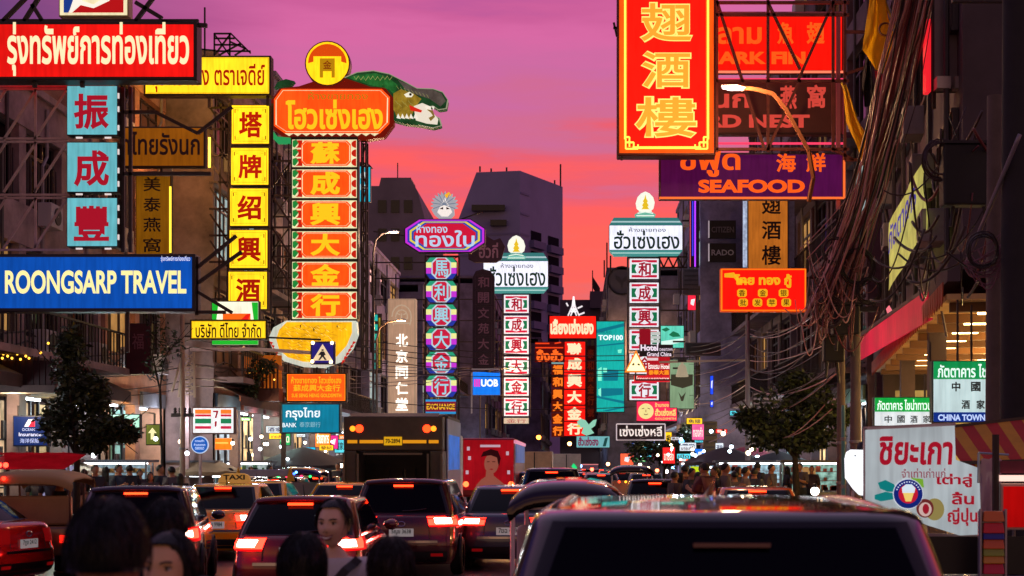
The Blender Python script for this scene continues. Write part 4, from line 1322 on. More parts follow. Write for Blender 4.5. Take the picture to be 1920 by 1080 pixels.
s.arms([((1100, 640), (1100, 800)), ((1078, 634), (1078, 642))], .1)
s = Sign('column_sign', 'thin dark column of orange Chinese characters beside the red column', (1033, 678, 1057, 820), 146, depth=.3)
for i, c in enumerate('福和興大金行'):
    y = 684 + i * 23
    pn = s.box('face_panel', (1034, y - 1.5, 1057, y + 20), lamp('#5c1408', .8, False), -.02, .3)
    s.text(c, (1036, y, 1055, y + 18), lamp('#ff7a20', 1.1, False), -.035, pn, bold=.05)
s.box('top_cap', (1034, 679, 1057, 682), lamp('#8cc0c0', .7, False), -.03, .3)
s = Sign('neon_sign', 'orange neon Thai lettering on dark board left of the red board', (1002, 640, 1060, 680), 140, depth=.25)
s.box('cabinet', (1003, 641, 1059, 679), lamp('#6c1010', .5, False), 0, .25)
s.text('อึ้งฮั่ว', (1006, 655, 1056, 678), lamp('#ff6420', 1.2, False), -.03, bold=.04)
s.wire([((1004, 644), (1030, 644)), ((1040, 644), (1052, 642)), ((1004, 652), (1056, 652))], .12, lamp('#f04018', 1.1, False), -.03, 'neon_tube')
s = Sign('column_sign', 'unlit dark gold column sign between the red column and teal screen', (1098, 648, 1116, 792), 152, depth=.3)
s.box('slab', (1099, 648, 1116, 790), paint('#2c2010', .6), 0, .3)
for i, c in enumerate('泰和發金行號'):
    s.text(c, (1101, 654 + i * 22, 1114, 672 + i * 22), paint('#7a5c20', .5), -.03, bold=.03, res=2)
s = Sign('bird_sign', 'mint green bird shaped sign below the far red columns', (1080, 783, 1120, 818), 130, depth=.2)
s.poly('bird_body', [(1082, 790), (1090, 785), (1098, 788), (1104, 796), (1112, 788), (1119, 786), (1116, 798), (1108, 804), (1114, 812), (1100, 817), (1090, 812), (1094, 802), (1084, 800)], lamp('#98dcc0', .8, False), 0, .2)
s.polys('beak', [[(1080, 799), (1086, 796), (1088, 801)]], lamp('#f0c828', 1, False), -.02, .1)
s = Sign('video_screen', 'tall teal video screen standing beside the far red signs', (1118, 602, 1171, 774), 116, depth=.4, cat='screen')
s.box('cabinet', (1117.5, 601, 1171.5, 774), CAB, 0, .5)
f = s.box('screen', (1119, 603, 1170, 772), lamp('#14a8a0', .95, vary=.22, vs=.25), -.02, .0)
s.text('THAILAND', (1123, 620, 1146, 626), lamp('#0c6068', 1, False), -.03, f, res=2)
s.text('TOP100', (1122, 628, 1168, 638), lamp('#e8fcff', 1.1, False), -.03, f, bold=.03, res=2)
s.polys('screen_graphic', [[(1131, 692), (1160, 694), (1158, 714), (1131, 714)], [(1122, 728), (1168, 728), (1168, 740), (1126, 744)], [(1119, 742), (1170, 752), (1170, 757), (1119, 746)], [(1119, 625), (1119, 618), (1170, 606), (1170, 612)], [(1119, 650), (1119, 648), (1170, 642), (1170, 645)], [(1130, 770), (1170, 762), (1170, 765), (1140, 771)]], lamp('#0c7488', .9, False), -.026, -.019, f)
s.polys('screen_mark', [[(1121, 692), (1128, 688), (1128, 714), (1121, 714)], [(1158, 656), (1166, 655), (1165, 662), (1159, 662)], [(1131, 690), (1138, 690), (1138, 698), (1131, 698)], [(1122, 730), (1127, 727), (1127, 744), (1122, 740)]], lamp('#7cf0d0', 1, False), -.03, -.019, f)

# ---- hotel signs and road signs in the middle distance
s = Sign('hotel_sign', 'cluster of small red and white hotel boards above the right kerb', (1187, 614, 1262, 717), 68, depth=.2)
s.box('red_panel', (1199, 617, 1220, 646), lamp('#8c1020', .9, False), 0, .2)
s.boxes('list_panel', [(1220, 622, 1238, 628), (1220, 630, 1238, 635), (1220, 637, 1237, 642)], lamp('#c8d0cc', .8, False), 0, .1)
s.box('name_board', (1199, 646, 1262, 668), paint('#241820', .5), .0, .15)
wh = lamp('#ecdcec', 1, False)
s.text('Hotel', (1201, 646, 1234, 658), wh, -.02, bold=.04, res=2)
s.text('CHINATOWN', (1236, 653, 1261, 658), wh, -.02, bold=.01, res=2)
s.text('Grand China', (1213, 660, 1259, 668), wh, -.02, bold=.02, res=2)
s.box('red_board', (1213, 669, 1256, 705), lamp('#b01420', .85, vary=.1), .0, .2)
s.box('white_strip', (1213, 671, 1234, 676), lamp('#e8c8cc', .9, False), -.02, .0)
s.text('โรงแรม Hotel', (1215, 681, 1255, 692), lamp('#fff4ec', 1, False), -.02, bold=.03, res=2)
s.text('泰華大酒', (1216, 694, 1254, 703), lamp('#f89820', 1.1, False), -.02, bold=.03, res=2)
s.box('lower_strip', (1189, 704, 1256, 716), lamp('#cc1c28', 1, False), -.01, .2)
s.text('โรงแรมเยาวราช', (1192, 706, 1254, 714), lamp('#ffe4d8', 1, False), -.03, bold=.02, res=2)
s.arms([((1262, 640), (1285, 640)), ((1262, 690), (1285, 690))], .08)
s = Sign('warning_sign', 'glowing yellow triangular warning sign hanging over the road', (1172, 657, 1213, 700), 64, cat='road sign', depth=.15)
s.poly('housing', [(1192.5, 656), (1214, 698), (1171, 698)], lamp('#d07008', 1.4), 0, .15, bevel=.02)
f = s.poly('face_panel', [(1192.5, 662), (1210, 695.5), (1175, 695.5)], lamp('#fff0b8', 1.35), -.015, 0)
s.polys('children_symbol', [[(1185, 683), (1189, 680), (1190, 684), (1186, 686)], [(1196, 681), (1200, 683), (1199, 686), (1195, 684)]], paint('#6a4c10', .5), -.02, -.014, f)
s.arms([((1192, 698), (1192, 712)), ((1192, 712), (1260, 712))], .07)
s = Sign('shop_sign', 'teal and white lit landscape advertising board right of the hotel boards', (1238, 610, 1283, 653), 69, depth=.2)
s.panel(face=lamp('#5cc8b0', .9, vary=.25, vs=.4), frame=.03)
s.polys('picture', [[(1254, 628), (1262, 621), (1272, 625), (1276, 631), (1262, 632)], [(1240, 618), (1250, 614), (1256, 618), (1248, 622)]], lamp('#1c7850', .8, False), -.02, -.013)
s.poly('picture_band', [(1240, 640), (1281, 634), (1281, 641), (1240, 650)], lamp('#d8f8ec', 1, False), -.02, -.013)
s = Sign('shop_sign', 'pale green upright advertising panel behind the bell lamp', (1255, 674, 1302, 767), 70, depth=.2)
s.panel(face=lamp('#88a884', .75, vary=.35, vs=.4), frame=.03)
s.polys('picture', [[(1258, 702), (1299, 702), (1299, 722), (1280, 728), (1258, 722)], [(1272, 735), (1278, 744), (1286, 735), (1281, 752), (1277, 752)]], lamp('#4c4838', .5, False), -.02, -.013)
s = Sign('shop_sign', 'stepped pink sign with a round cream face emblem and yellow lettering', (1192, 751, 1271, 791), 66, depth=.2)
s.poly('cabinet', [(1193, 752), (1256, 752), (1256, 764), (1270, 764), (1270, 790), (1193, 790)], CAB, 0, .2, bevel=.01)
f = s.poly('face_panel', [(1194, 753), (1255, 753), (1255, 765), (1269, 765), (1269, 789), (1194, 789)], lamp('#dc2448', 1, vary=.1), -.014, .002)
s.disc('face_emblem', (1211, 771), 14.5, lamp('#ecdc90', 1, False), -.022, -.013, f)
s.wire([((1203, 767), (1208, 765)), ((1214, 765), (1219, 767)), ((1207, 776), (1211, 778)), ((1211, 778), (1215, 776)), ((1211, 768), (1211, 773))], .03, paint('#8c3c28', .5), -.026, 'face_line', f)
ye = lamp('#ffc870', 1.1, False)
s.text('ร้านทอง', (1228, 755, 1254, 763), ye, parent=f, bold=.03, res=2)
s.text('ฮั่วเซ่งหลี', (1228, 766, 1267, 780), ye, parent=f, bold=.04, res=2)
s.text('GOLDSMITH', (1228, 783, 1267, 787), ye, parent=f, bold=.02, res=2)
s = Sign('neon_sign', 'white neon Thai lettering in a white tube frame', (1154, 793, 1249, 827), 62, depth=.1)
s.border((1156, 795, 1247, 825), 2, lamp('#dcc8cc', .8, False), -.02, name='neon_frame', th=.05)
s.text('เซ่งเซ่งหลี', (1162, 798, 1241, 818), lamp('#f4e4dc', 1, False), -.02, bold=.02)
s.box('back_board', (1156, 795, 1247, 825), paint('#3a2428', .6, noise=.3), .02, .1)
s.wire([((1158, 825), (1212, 825)), ((1200, 822), (1238, 812))], .03, STEELP, -.04, 'cross_bar')
s = Sign('shop_sign', 'small pale teal board low over the middle of the road', (1080, 817, 1144, 840), 120, depth=.2)
s.panel(face=lamp('#6cb0b8', .8, vary=.1), frame=.05)
s.text('ฮั่วเซ่งฮง', (1084, 819, 1122, 836), lamp('#7c2450', .8, False), bold=.04, res=2)
s.poly('leaf_mark', [(1130, 837), (1134, 822), (1140, 820), (1136, 837)], lamp('#1c4c4c', .7, False), -.02, -.013)

# ---- right side
ORG = lamp('#f05a18', 1.0, False)
s = Sign('shop_sign', 'red lit board edged in orange with gold Thai and Chinese rows below the ochre column', (1351, 503, 1512, 584), 46, depth=.3)
s.box('cabinet', (1351, 503, 1512, 584), lamp('#d84a0c', .9, False), .0, .3, bevel=.02)
f = s.box('face_panel', (1355, 507, 1508, 580), lamp('#e01008', 1.05, vary=.1), -.02, .0)
s.border((1353, 505, 1510, 582), 2.2, lamp('#ff7c1c', 1.2, False), -.02, name='neon_frame', th=.02)
go = lamp('#e8a81c', 1.05, False)
s.poly('gold_finger', [(1358, 513), (1376, 511), (1382, 520), (1404, 530), (1384, 532), (1376, 521), (1358, 520)], go, -.03, -.019, f)
s.text('ไทย ทอง กู้', (1377, 514, 1484, 540), go, -.03, f, bold=.05)
for i, c in enumerate('香金银'):
    x = 1382 + i * 39
    s.poly('character_tile', octo(x, 542, x + 18, 557, 3, 3), go, -.03, -.019, f)
    s.text(c, (x + 3, 543.5, x + 15, 555.5), paint('#70200a', .5), -.036, f, bold=.01, res=2)
for i, c in enumerate('批发苹果'):
    x = 1384 + i * 27
    s.poly('character_tile', octo(x, 560, x + 18, 575, 3, 3), go, -.03, -.019, f)
    s.text(c, (x + 3, 561.5, x + 15, 573.5), paint('#70200a', .5), -.036, f, bold=.01, res=2)
s.arms([((1512, 520), (1560, 520)), ((1512, 575), (1560, 575)), ((1405, 584), (1405, 600))], .07)
s = Sign('column_sign', 'ochre hanging board with three large dark Chinese characters', (1402, 366, 1478, 506), 52, depth=.3)
s.panel(face=lamp('#c06c22', .72, vary=.2, vs=.8), frame=.03, cab=paint('#5a3418', .5))
for c, y0, y1 in (('翅', 368, 402), ('酒', 414, 449), ('樓', 460, 497)):
    s.text(c, (1428, y0, 1464, y1), paint('#2a1410', .5), bold=.02)
s.boxes('edge_lamp', [(1394, 372, 1401, 500)], lamp('#b8c8e4', .8, False, .4, 8), .05, .2)
s.boxes('side_panel', [(1478, 372, 1490, 500)], paint('#8088a0', .5, noise=.4, nscale=6), .05, .3)
for nm, lb, y0, y1, t in (('wall_sign', 'black wall sign with dull grey capitals, upper of two', 413, 447, 'CITIZEN'), ('wall_sign', 'black wall sign with grey capitals, lower of two', 456, 491, 'RADO')):
    s = Sign(nm, lb, (1329, y0, 1380, y1), 72, 'black watch signs on the violet wall', depth=.2)
    s.box('cabinet', (1329, y0, 1380, y1), paint('#0a0809', .4), 0, .2, bevel=.02)
    s.text(t, (1334, y0 + 12, 1376, y0 + 23), paint('#6c6468' if t == 'CITIZEN' else '#b8b4b8', .5), -.012, bold=.02, res=2)
    s.wire([((1329, y0 + 1), (1329, y1 - 1))], .06, lamp('#b8a8b0', .7, False), -.02, 'edge_tube')
s = Sign('wall_sign', 'pair of upright violet and blue neon tubes beside the purple building', (1293, 372, 1310, 502), 71, cat='neon light', depth=.1)
s.boxes('violet_tube', [(1302, 372, 1304.5, 500)], lamp('#a838f4', 1.6), -.05, 0)
s.boxes('blue_tube', [(1297.5, 374, 1300, 480)], lamp('#3838d8', 1.2, False), -.05, 0)
s.boxes('pink_tube', [(1293.5, 374, 1294.8, 500)], lamp('#e05868', 1, False), -.05, 0)
s.box('backing', (1292, 370, 1311, 502), paint('#1a1230', .5), 0, .1)

# ---- the giant red sign
s = Sign('giant_sign', 'giant red hanging sign with neon edge and large gold Chinese characters', (1157, -110, 1342, 292), 34, depth=.5)
s.box('cabinet', (1157, -110, 1342, 292), paint('#5a1c0a', .5), 0, .5, bevel=.03)
s.box('border_panel', (1161, -106, 1338, 287), lamp('#d4480c', .95, vary=.2, vs=.8), -.02, .52)
f = s.box('face_panel', (1176, -106, 1323, 274), lamp('#de1208', 1.05, vary=.12), -.035, -.018)
ne = lamp('#ffd24c', 1.8)
s.boxes('neon_tube', [(1170, -106, 1174, 262), (1325, -106, 1329, 262), (1186, 276, 1314, 280)], ne, -.08, -.045)
nk = []
for sx, x0 in ((1, 1171), (-1, 1328)):
    nk += [((x0, 258), (x0 + sx * 9, 258)), ((x0 + sx * 9, 258), (x0 + sx * 9, 268)), ((x0 + sx * 2, 268), (x0 + sx * 17, 268)), ((x0 + sx * 2, 262), (x0 + sx * 2, 280)), ((x0 + sx * 17, 268), (x0 + sx * 17, 280)), ((x0 + sx * 2, 280), (x0 + sx * 25, 280)), ((x0 + sx * 25, 272), (x0 + sx * 25, 280)), ((x0 + sx * 9, 268), (x0 + sx * 9, 276))]
s.wire(nk, .035, ne, -.06, 'corner_key')
for c, r in (('翅', (1199, 5, 1299, 81)), ('酒', (1201, 96, 1296, 168)), ('樓', (1189, 181, 1307, 260)), ('魚', (1197, -80, 1300, -6))):
    s.text(c, r, lamp('#ffd870', 1.25, False), -.05, f, bold=.05, res=5, name='letter_edge')
    rr = (r[0] + 2.5, r[1] + 2.5, r[2] - 2.5, r[3] - 2.5)
    s.text(c, rr, lamp('#f0a030', 1.05, False), -.065, f, bold=.014, res=5)
s.arms([((1150, 50, .1), (1160, 50, .1)), ((1151, 40, .1), (1157, 66, .1)), ((1166, 292), (1166, 298))], .05)

s = Sign('shop_sign', 'red lit shark fin board behind the giant sign, topmost of its three', (1240, 27, 1582, 135), 37, 'restaurant boards behind the giant sign', depth=.3)
s.panel(face=lamp('#dc1006', .95, vary=.1), frame=.05, cab=paint('#5c1410', .5))
s.text('ฉลาม', (1312, 51, 1428, 83), ORG, bold=.03, res=4)
s.text('魚', (1457, 42, 1488, 83), ORG, bold=.03)
s.text('翅', (1512, 42, 1546, 83), ORG, bold=.03)
s.text('SHARK FIN', (1296, 97, 1510, 121), ORG, bold=.05, res=4)
rz = [((1240, y), (1582, y)) for y in (28, 136)]
s.wire(rz, .05, lamp('#ff7858', 1.3, False), -.06, 'neon_tube')
s = Sign('shop_sign', 'dull brown bird nest board with pink lettering, middle of its three', (1240, 149, 1582, 252), 37, 'restaurant boards behind the giant sign', depth=.3)
s.panel(face=paint('#6a3c30', .5, noise=.2), frame=.05, cab=paint('#3a1c18', .5))
PK = lamp('#d4483c', .85, False)
s.text('รังนก', (1268, 166, 1405, 203), PK, bold=.03, res=4)
s.text('燕', (1462, 161, 1494, 205), PK, bold=.03)
s.text('窩', (1513, 159, 1548, 203), PK, bold=.03)
s.text('BIRD NEST', (1286, 215, 1518, 240), PK, bold=.05, res=4)
s.wire([((1240, 150), (1582, 150)), ((1582, 150), (1582, 252)), ((1340, 270), (1580, 270))], .05, lamp('#e83c60', 1.2, False), -.06, 'neon_tube')
s = Sign('shop_sign', 'dark purple seafood board with orange lettering, lowest of its three', (1236, 287, 1582, 373), 36, 'restaurant boards behind the giant sign', depth=.3)
s.panel(face=lamp('#4c0c44', .8, vary=.3, vs=.5), frame=.04, cab=paint('#3a1024', .5))
s.text('ซีฟูด', (1273, 277, 1388, 332), ORG, bold=.03, res=4)
s.text('海', (1455, 288, 1492, 323), ORG, bold=.03)
s.text('鮮', (1511, 287, 1548, 323), ORG, bold=.03)
s.text('SEAFOOD', (1309, 337, 1509, 362), ORG, bold=.05, res=4)
s.wire([((1236, 372), (1582, 372)), ((1582, 288), (1582, 372))], .05, lamp('#f06a30', 1.1, False), -.06, 'neon_tube')
# steel scaffold that carries the giant sign and the boards
s = Sign('sign_scaffold', 'rusty steel scaffold carrying the giant sign and the three restaurant boards', (1342, -40, 1592, 375), 35.2, cat='scaffold')
s.arms([((1344, -40), (1344, 285)), ((1440, -40), (1440, 285)), ((1562, -40), (1562, 285)), ((1584, -60), (1584, 300)), ((1342, 5), (1592, 5)), ((1342, 280), (1592, 280)), ((1342, 152), (1592, 152)), ((1345, 5), (1432, 276)),
        ((1440, 5), (1500, 130)), ((1562, 5), (1496, 152)), ((1440, 280), (1500, 150)), ((1562, 280), (1600, 300)), ((1584, 140), (1640, 120)), ((1584, 300), (1640, 300)), ((1584, 60), (1650, 60)), ((1342, 28), (1592, 28))], .07, paint('#8a4a3c', .5, .3, noise=.4), 0, 'truss')
s.arms([((1345, 5, .9), (1592, 5, .9)), ((1584, 5, .9), (1584, 380, .9)), ((1345, 280, .9), (1592, 280, .9))], .1, paint('#c8707c', .5, .2), 0, 'rail')
# bent lamp arm in front of the boards
s = Sign('street_lamp', 'bent orange lamp arm with a white tube lamp in front of the brown board', (1345, 150, 1520, 290), 31, cat='street lamp')
s.arms([((1516, 282, 0), (1474, 206, 0)), ((1474, 206, 0), (1450, 176, 0)), ((1450, 176, 0), (1420, 168, 0)), ((1420, 168, 0), (1382, 163, 0)), ((1516, 282, 0), (1528, 330, .2)), ((1528, 330, .2), (1522, 372, .4))], .075, paint('#9a5a34', .6), 0, 'lamp_arm')
s.poly('lamp_head', [(1352, 162), (1380, 161), (1398, 166), (1394, 169), (1370, 167)], paint('#d8c8d8', .4), -.1, .1)
s.poly('lamp_tube', [(1354, 165), (1378, 165), (1392, 168), (1370, 169)], lamp('#f4eaff', 2.5), -.06, .06)
light('lamp_light', s.o, s.p(1372, 190, -.5), 330, '#ffc890', .2)

s = Sign('bank_sign', 'cyan hanging board half hidden right of the dragon sign panels', (668, 311, 695, 379), 58, depth=.2)
s.panel(face=lamp('#18a8c4', .9, vary=.2), frame=.02)
s.text('ทย', (676, 345, 690, 357), lamp('#e8fcff', 1, False), bold=.02, res=2)
s.poly('drop_mark', [(681, 320), (687, 326), (686, 335), (681, 338), (676, 334), (676, 326)], lamp('#e8fcff', 1, False), -.022, -.013)
s.poly('cap', [(668, 304), (690, 306), (698, 314), (668, 312)], paint('#3a1c2c', .6), -.1, .3)
s = Sign('column_sign', 'thin teal and yellow LED column left of the beige column sign', (700, 588, 716, 700), 74, depth=.1)
s.box('cabinet', (700, 588, 716, 700), paint('#241c20', .5), 0, .1)
s.boxes('teal_strip', [(702, 590 + i * 18, 708, 602 + i * 18) for i in range(6)], lamp('#20b0a8', .9, False, .4, 3), -.02, 0)
s.boxes('yellow_strip', [(710, 596, 713, 690)], lamp('#a09030', .7, False, .5, 3), -.02, 0)
# ================================================================== vehicles
NR, NC, NS, NF = 10, 5, 14, 8
NP = NR + NC + NS + NC + NF + NC + NS + NC
def perim(w, yr, yf, rc, bow=.05, L=4.4, off=0.0, taper=.07):
    w, yr, yf = w + off, yr - off, yf + off
    xi = w - rc
    bc = bow * (xi / w) ** 2
    P = []
    for i in range(NR):
        x = -xi + 2 * xi * i / NR
        P.append((x, yr + bow * (x / w) ** 2))
    for i in range(NC):
        a = R(-90 + 90 * i / NC)
        P.append((xi + rc * math.cos(a), yr + bc + rc + rc * math.sin(a)))
    ya, yb = yr + bc + rc, yf - bc - rc
    for i in range(NS):
        P.append((w, ya + (yb - ya) * i / NS))
    for i in range(NC):
        a = R(90 * i / NC)
        P.append((xi + rc * math.cos(a), yf - bc - rc + rc * math.sin(a)))
    for i in range(NF):
        x = xi - 2 * xi * i / NF
        P.append((x, yf - bow * (x / w) ** 2))
    for i in range(NC):
        a = R(90 + 90 * i / NC)
        P.append((-xi + rc * math.cos(a), yf - bc - rc + rc * math.sin(a)))
    for i in range(NS):
        P.append((-w, yb + (ya - yb) * i / NS))
    for i in range(NC):
        a = R(180 + 90 * i / NC)
        P.append((-xi + rc * math.cos(a), yr + bc + rc + rc * math.sin(a)))
    return [(x * (1 - taper * (abs(y) / (L / 2)) ** 2.5), y) for x, y in P]
def lerp_levels(lv, z):
    for a, b in zip(lv, lv[1:]):
        if z <= b[0] + 1e-9:
            t = max(0, min(1, (z - a[0]) / (b[0] - a[0])))
            return tuple(p + (q - p) * t for p, q in zip(a, b))
    return lv[-1]
RED_L = lamp('#ff2014', 16, True)
RED_D = lamp('#a00c10', .35, False)
WHITE_HOT = lamp('#ffb8a4', 30)
AMBER = lamp('#ff7a14', 3)
def car(label, pos, rz=0.0, col='#300c14', name='car', kind='hatch', L=4.3, W=1.74, H=1.48, belt=.93, lights=True, plate=None, plate_c='#c8c4c4', metal=.3, rough=.22, spoiler=True, group=None, glass=None, mirror=True, emblem=True, third=True, wheelr=.31, cat='car', light_z=(.70, .90), coat=1.0, tail=None, winr=(.13, .84)):
    o = thing(name, label, cat, pos, rz, group)
    pm = paint(col, rough, metal, coat, noise=.0)
    qp = random.Random(label)
    plate = plate or '%d%s%s %d' % (qp.randint(1, 9), qp.choice('กขฆชญฎ'), qp.choice('กขคจฉชณ'), qp.randint(100, 9999))
    hw = W / 2
    yr, yf = -L / 2, L / 2
    bl = belt
    lv = [(.20, hw * .90, yr + .14, yf - .18, .22), (.30, hw * .965, yr + .03, yf - .05, .25), (.45, hw * .99, yr, yf, .28), (.60, hw * 1.0, yr + .005, yf - .02, .30), (.64, hw * 1.0, yr + .035, yf - .06, .30),
          (.80, hw * .995, yr + .05, yf - .12, .32), (bl - .06, hw * .975, yr + .075, yf - .2, .34), (bl, hw * .94, yr + .11, yf - .28, .34)]
    def drop(p):
        x, y, z = p
        y0 = L * .14
        if y > y0 and z > .5:
            z -= (.20 * ((y - y0) / (yf - y0)) ** 1.2) * (z - .5) / (bl - .5)
        if kind == 'sedan' and y < yr + .55 and z > bl - .08: z -= .015
        return (x, y, z)
    def ring(lvl, off=0.0, bow=.06):
        z, w, a, b, rc = lvl
        return [drop((x, y, z)) for x, y in perim(w, a, b, rc, bow, L, off)]
    m = MB()
    zs = sorted(set([l[0] for l in lv] + [.37, .52, .72]))
    rows = [ring(lerp_levels(lv, z)) for z in zs]
    top = rows[-1]
    cyy = sum(p[1] for p in top) / len(top)
    for sx, dz in ((.93, .025), (.8, .035), (.4, .04), (.01, .04)):
        rows.append([drop((p[0] * sx, cyy + (p[1] - cyy) * (1 - (1 - sx) * .9), bl + dz)) for p in top])
    m.grid(rows, True)
    b = rows[0]
    m.add([(p[0], p[1], p[2]) for p in b], [tuple(range(len(b)))])
    body = m.build('body', pm, o, smooth=50)
    # greenhouse
    if kind == 'sedan': g0, g1, f0, f1 = yr + .42, yr + 1.12, L * .22, L * .03
    elif kind == 'suv': g0, g1, f0, f1 = yr + .13, yr + .40, L * .24, L * .06
    elif kind == 'pickup': g0, g1, f0, f1 = yr + 1.75, yr + 1.95, L * .26, L * .10
    else: g0, g1, f0, f1 = yr + .12, yr + .62, L * .26, L * .06
    gh = H - bl
    def G(v):
        t = v
        e = .94 + (.745 - .94) * (t ** 1.25)
        w = hw * e
        a, b_ = g0 + (g1 - g0) * (t ** 1.1), f0 + (f1 - f0) * t
        z = bl - .03 + (gh + .03) * t
        rc = .16 + .05 * t
        if v > .9:
            k = (v - .9) / .1
            s_ = k * k * .05
            w -= s_ * 1.3
            a += s_ * 2.2
            b_ -= s_ * 2
            z = bl - .03 + (gh + .03) * (.9 + .06 * math.sin(k * math.pi / 2))
        return z, w, a, b_, rc
    def gr(v, off=0.0):
        z, w, a, b_, rc = G(v)
        return [(x, y, z) for x, y in perim(w, a, b_, rc, .07, L, off, .05)]
    m = MB()
    vs_ = [0, .06, .13, .25, .4, .55, .7, .8, .86, .9, .93, .96, .985, 1.0]
    rows = [gr(v) for v in vs_]
    top = rows[-1]
    zt_ = top[0][2]
    cyy = (G(1)[2] + G(1)[3]) / 2
    for sx in (.96, .88, .74, .55, .3, .01):
        rows.append([(p[0] * sx, cyy + (p[1] - cyy) * sx, zt_ + (H - zt_) * (1 - sx ** 2.2)) for p in top])
    m.grid(rows, True)
    m.build('roof', pm, o, smooth=50)
    gm = glass or GLASS
    wv = [winr[0] + (winr[1] - winr[0]) * i / 8 for i in range(9)]
    def gpatch(idx, off=.006, vv=None):
        return [[gr(v, off)[i % NP] for i in idx] for v in (vv or wv)]
    sv_ = [winr[0] - .035] + wv + [winr[1] + .03]
    m = MB()
    m.grid(gpatch(range(-2, NR + 3), .003, sv_))
    m.build('window_seal', paint('#08070a', .4), o, smooth=180)
    m = MB()
    m.grid(gpatch(range(-1, NR + 2)))
    m.build('rear_window', gm, o, smooth=180)
    if kind in ('hatch', 'suv') and L < 4.6:
        pz = [gr(v, .02)[NR // 2 + dx] for v, dx in ((winr[0] + .04, 0), (winr[0] + .05, 1), (winr[0] + .07, 2), (winr[0] + .10, 3))]
        m = MB()
        m.tube(pz, .011, 5)
        m.build('rear_wiper', BLACK, o)
    m = MB()
    zz = .66
    for i_ in (1, NR - 1):
        m.tube([[p for p in ring(lerp_levels(lv, z_), .004)][i_] for z_ in (.62, .7, .8, bl - .03)], .006, 4)
    m.build('boot_seam', BLACK, o)
    sR, fR = NR + NC, NR + NC + NS
    m = MB()
    m.grid(gpatch(range(fR + NC, fR + NC + NF + 1)))
    m.build('windscreen', gm, o, smooth=180)
    for rng in ((sR + 1, sR + 3), (sR + 3, sR + 8), (sR + 8, sR + 13)):
        i0, i1 = rng
        for mir in (0, 1):
            idx = list(range(i0, i1 + 1))
            if mir: idx = [(NR - i) % NP for i in idx]
            m = MB()
            rows = [[gr(v, .006)[i] for i in idx] for v in wv]
            m.grid(rows)
            m.build('side_window', gm, o, smooth=180)
    # lamps and trim
    def bpatch(z0, z1, idx, off, nz_=5):
        return [[ring(lerp_levels(lv, z0 + (z1 - z0) * i / (nz_ - 1)), off)[j % NP] for j in idx] for i in range(nz_)]
    for mir in (0, 1):
        def mirr(ix): return [(NR - i) % NP for i in ix] if mir else list(ix)
        m = MB()
        m.grid(bpatch(light_z[0], light_z[1], mirr(range(NR - 1, NR + NC + 2)), .012))
        tl = m.build('tail_light', tail or (lamp('#c80c10', 1.1) if lights else RED_D), o, smooth=180)
        if lights:
            m = MB()
            zc_ = (light_z[0] * .45 + light_z[1] * .55)
            m.grid(bpatch(zc_ - .045, zc_ + .045, mirr(range(NR, NR + NC - 1)), .018, 3))
            m.build('brake_bulb', WHITE_HOT, tl, smooth=180)
            if pos[1] < 40:
                pb_ = bpatch(zc_, zc_ + .01, mirr(range(NR, NR + 2)), .16, 2)[0][0]
                light('lamp_light', tl, pb_, 5, '#ff2414', .05)
            m = MB()
            m.grid(bpatch(zc_ - .07, zc_ + .07, mirr(range(NR - 1, NR + NC + 1)), .015, 3))
            m.build('lit_lens', RED_L, tl, smooth=180)
        m = MB()
        m.grid(bpatch(.34, .39, mirr(range(NR - 1, NR + 2)), .01, 2))
        m.build('reflector', RED_D, o)
        for yy in (yr + L * .2, yf - L * .19):
            sgn = -1 if mir else 1
            x = sgn * (hw - .1)
            a = MB()
            a.lathe([(.0, 0), (wheelr + .055, 0), (wheelr + .055, sgn * .02)], (sgn * (hw - .0 - (.012)), yy, wheelr + .01), 22, 'x')
            a.build('wheel_arch', BLACK, o)
            t = MB()
            r_ = wheelr
            t.lathe([(r_ * .62, -.1), (r_ * .9, -.105), (r_, -.08), (r_, .08), (r_ * .9, .105), (r_ * .62, .1)], (x + sgn * .03, yy, r_), 24, 'x')
            ty = t.build('wheel', RUBBER, o, smooth=40)
            t = MB()
            t.lathe([(r_ * .64, .0), (r_ * .64, sgn * .08), (r_ * .55, sgn * .07), (r_ * .2, sgn * .09), (.02, sgn * .09)], (x + sgn * .03, yy, r_), 10, 'x')
            t.build('rim', paint('#a0a0a4', .25, 1), ty)
    m = MB()
    m.grid(bpatch(.24, .42, range(-2, NR + 3), .008))
    m.build('lower_bumper', paint('#141214', .5), o, smooth=180)
    m = MB()
    m.grid([[(x, y - .0, z) for x, y, z in r_] for r_ in bpatch(.56, .60, range(0, NR + 1), .012, 2)])
    m.build('trim_strip', CHROME, o)
    zp = .74 if kind != 'sedan' else .70
    ypl = ring(lerp_levels(lv, zp))[NR // 2][1]
    m = MB()
    m.box(-.2, .2, ypl - .022, ypl - .008, zp - .075, zp + .055)
    pl = m.build('licence_plate', lamp(plate_c, .28, False), o)
    m = MB()
    letters(m, plate, -.16, .16, zp - .04, zp + .045, ypl - .026, .02, 2)
    m.build('lettering', BLACK, pl, fix=False)
    if emblem:
        m = MB()
        m.tube([(.06 * math.cos(a * .524), ypl - .015, zp + .13 + .04 * math.sin(a * .524)) for a in range(13)], .008, 6)
        m.build('emblem', CHROME, o)
    if third:
        z, w, a, b_, rc = G(.80)
        m = MB()
        yy = gr(.80)[NR // 2][1]
        m.box(-.16, .16, yy - .05, yy + .0, z - .0, z + .03)
        m.build('third_brake_light', lamp('#ff2c10', 10) if lights else RED_D, o)
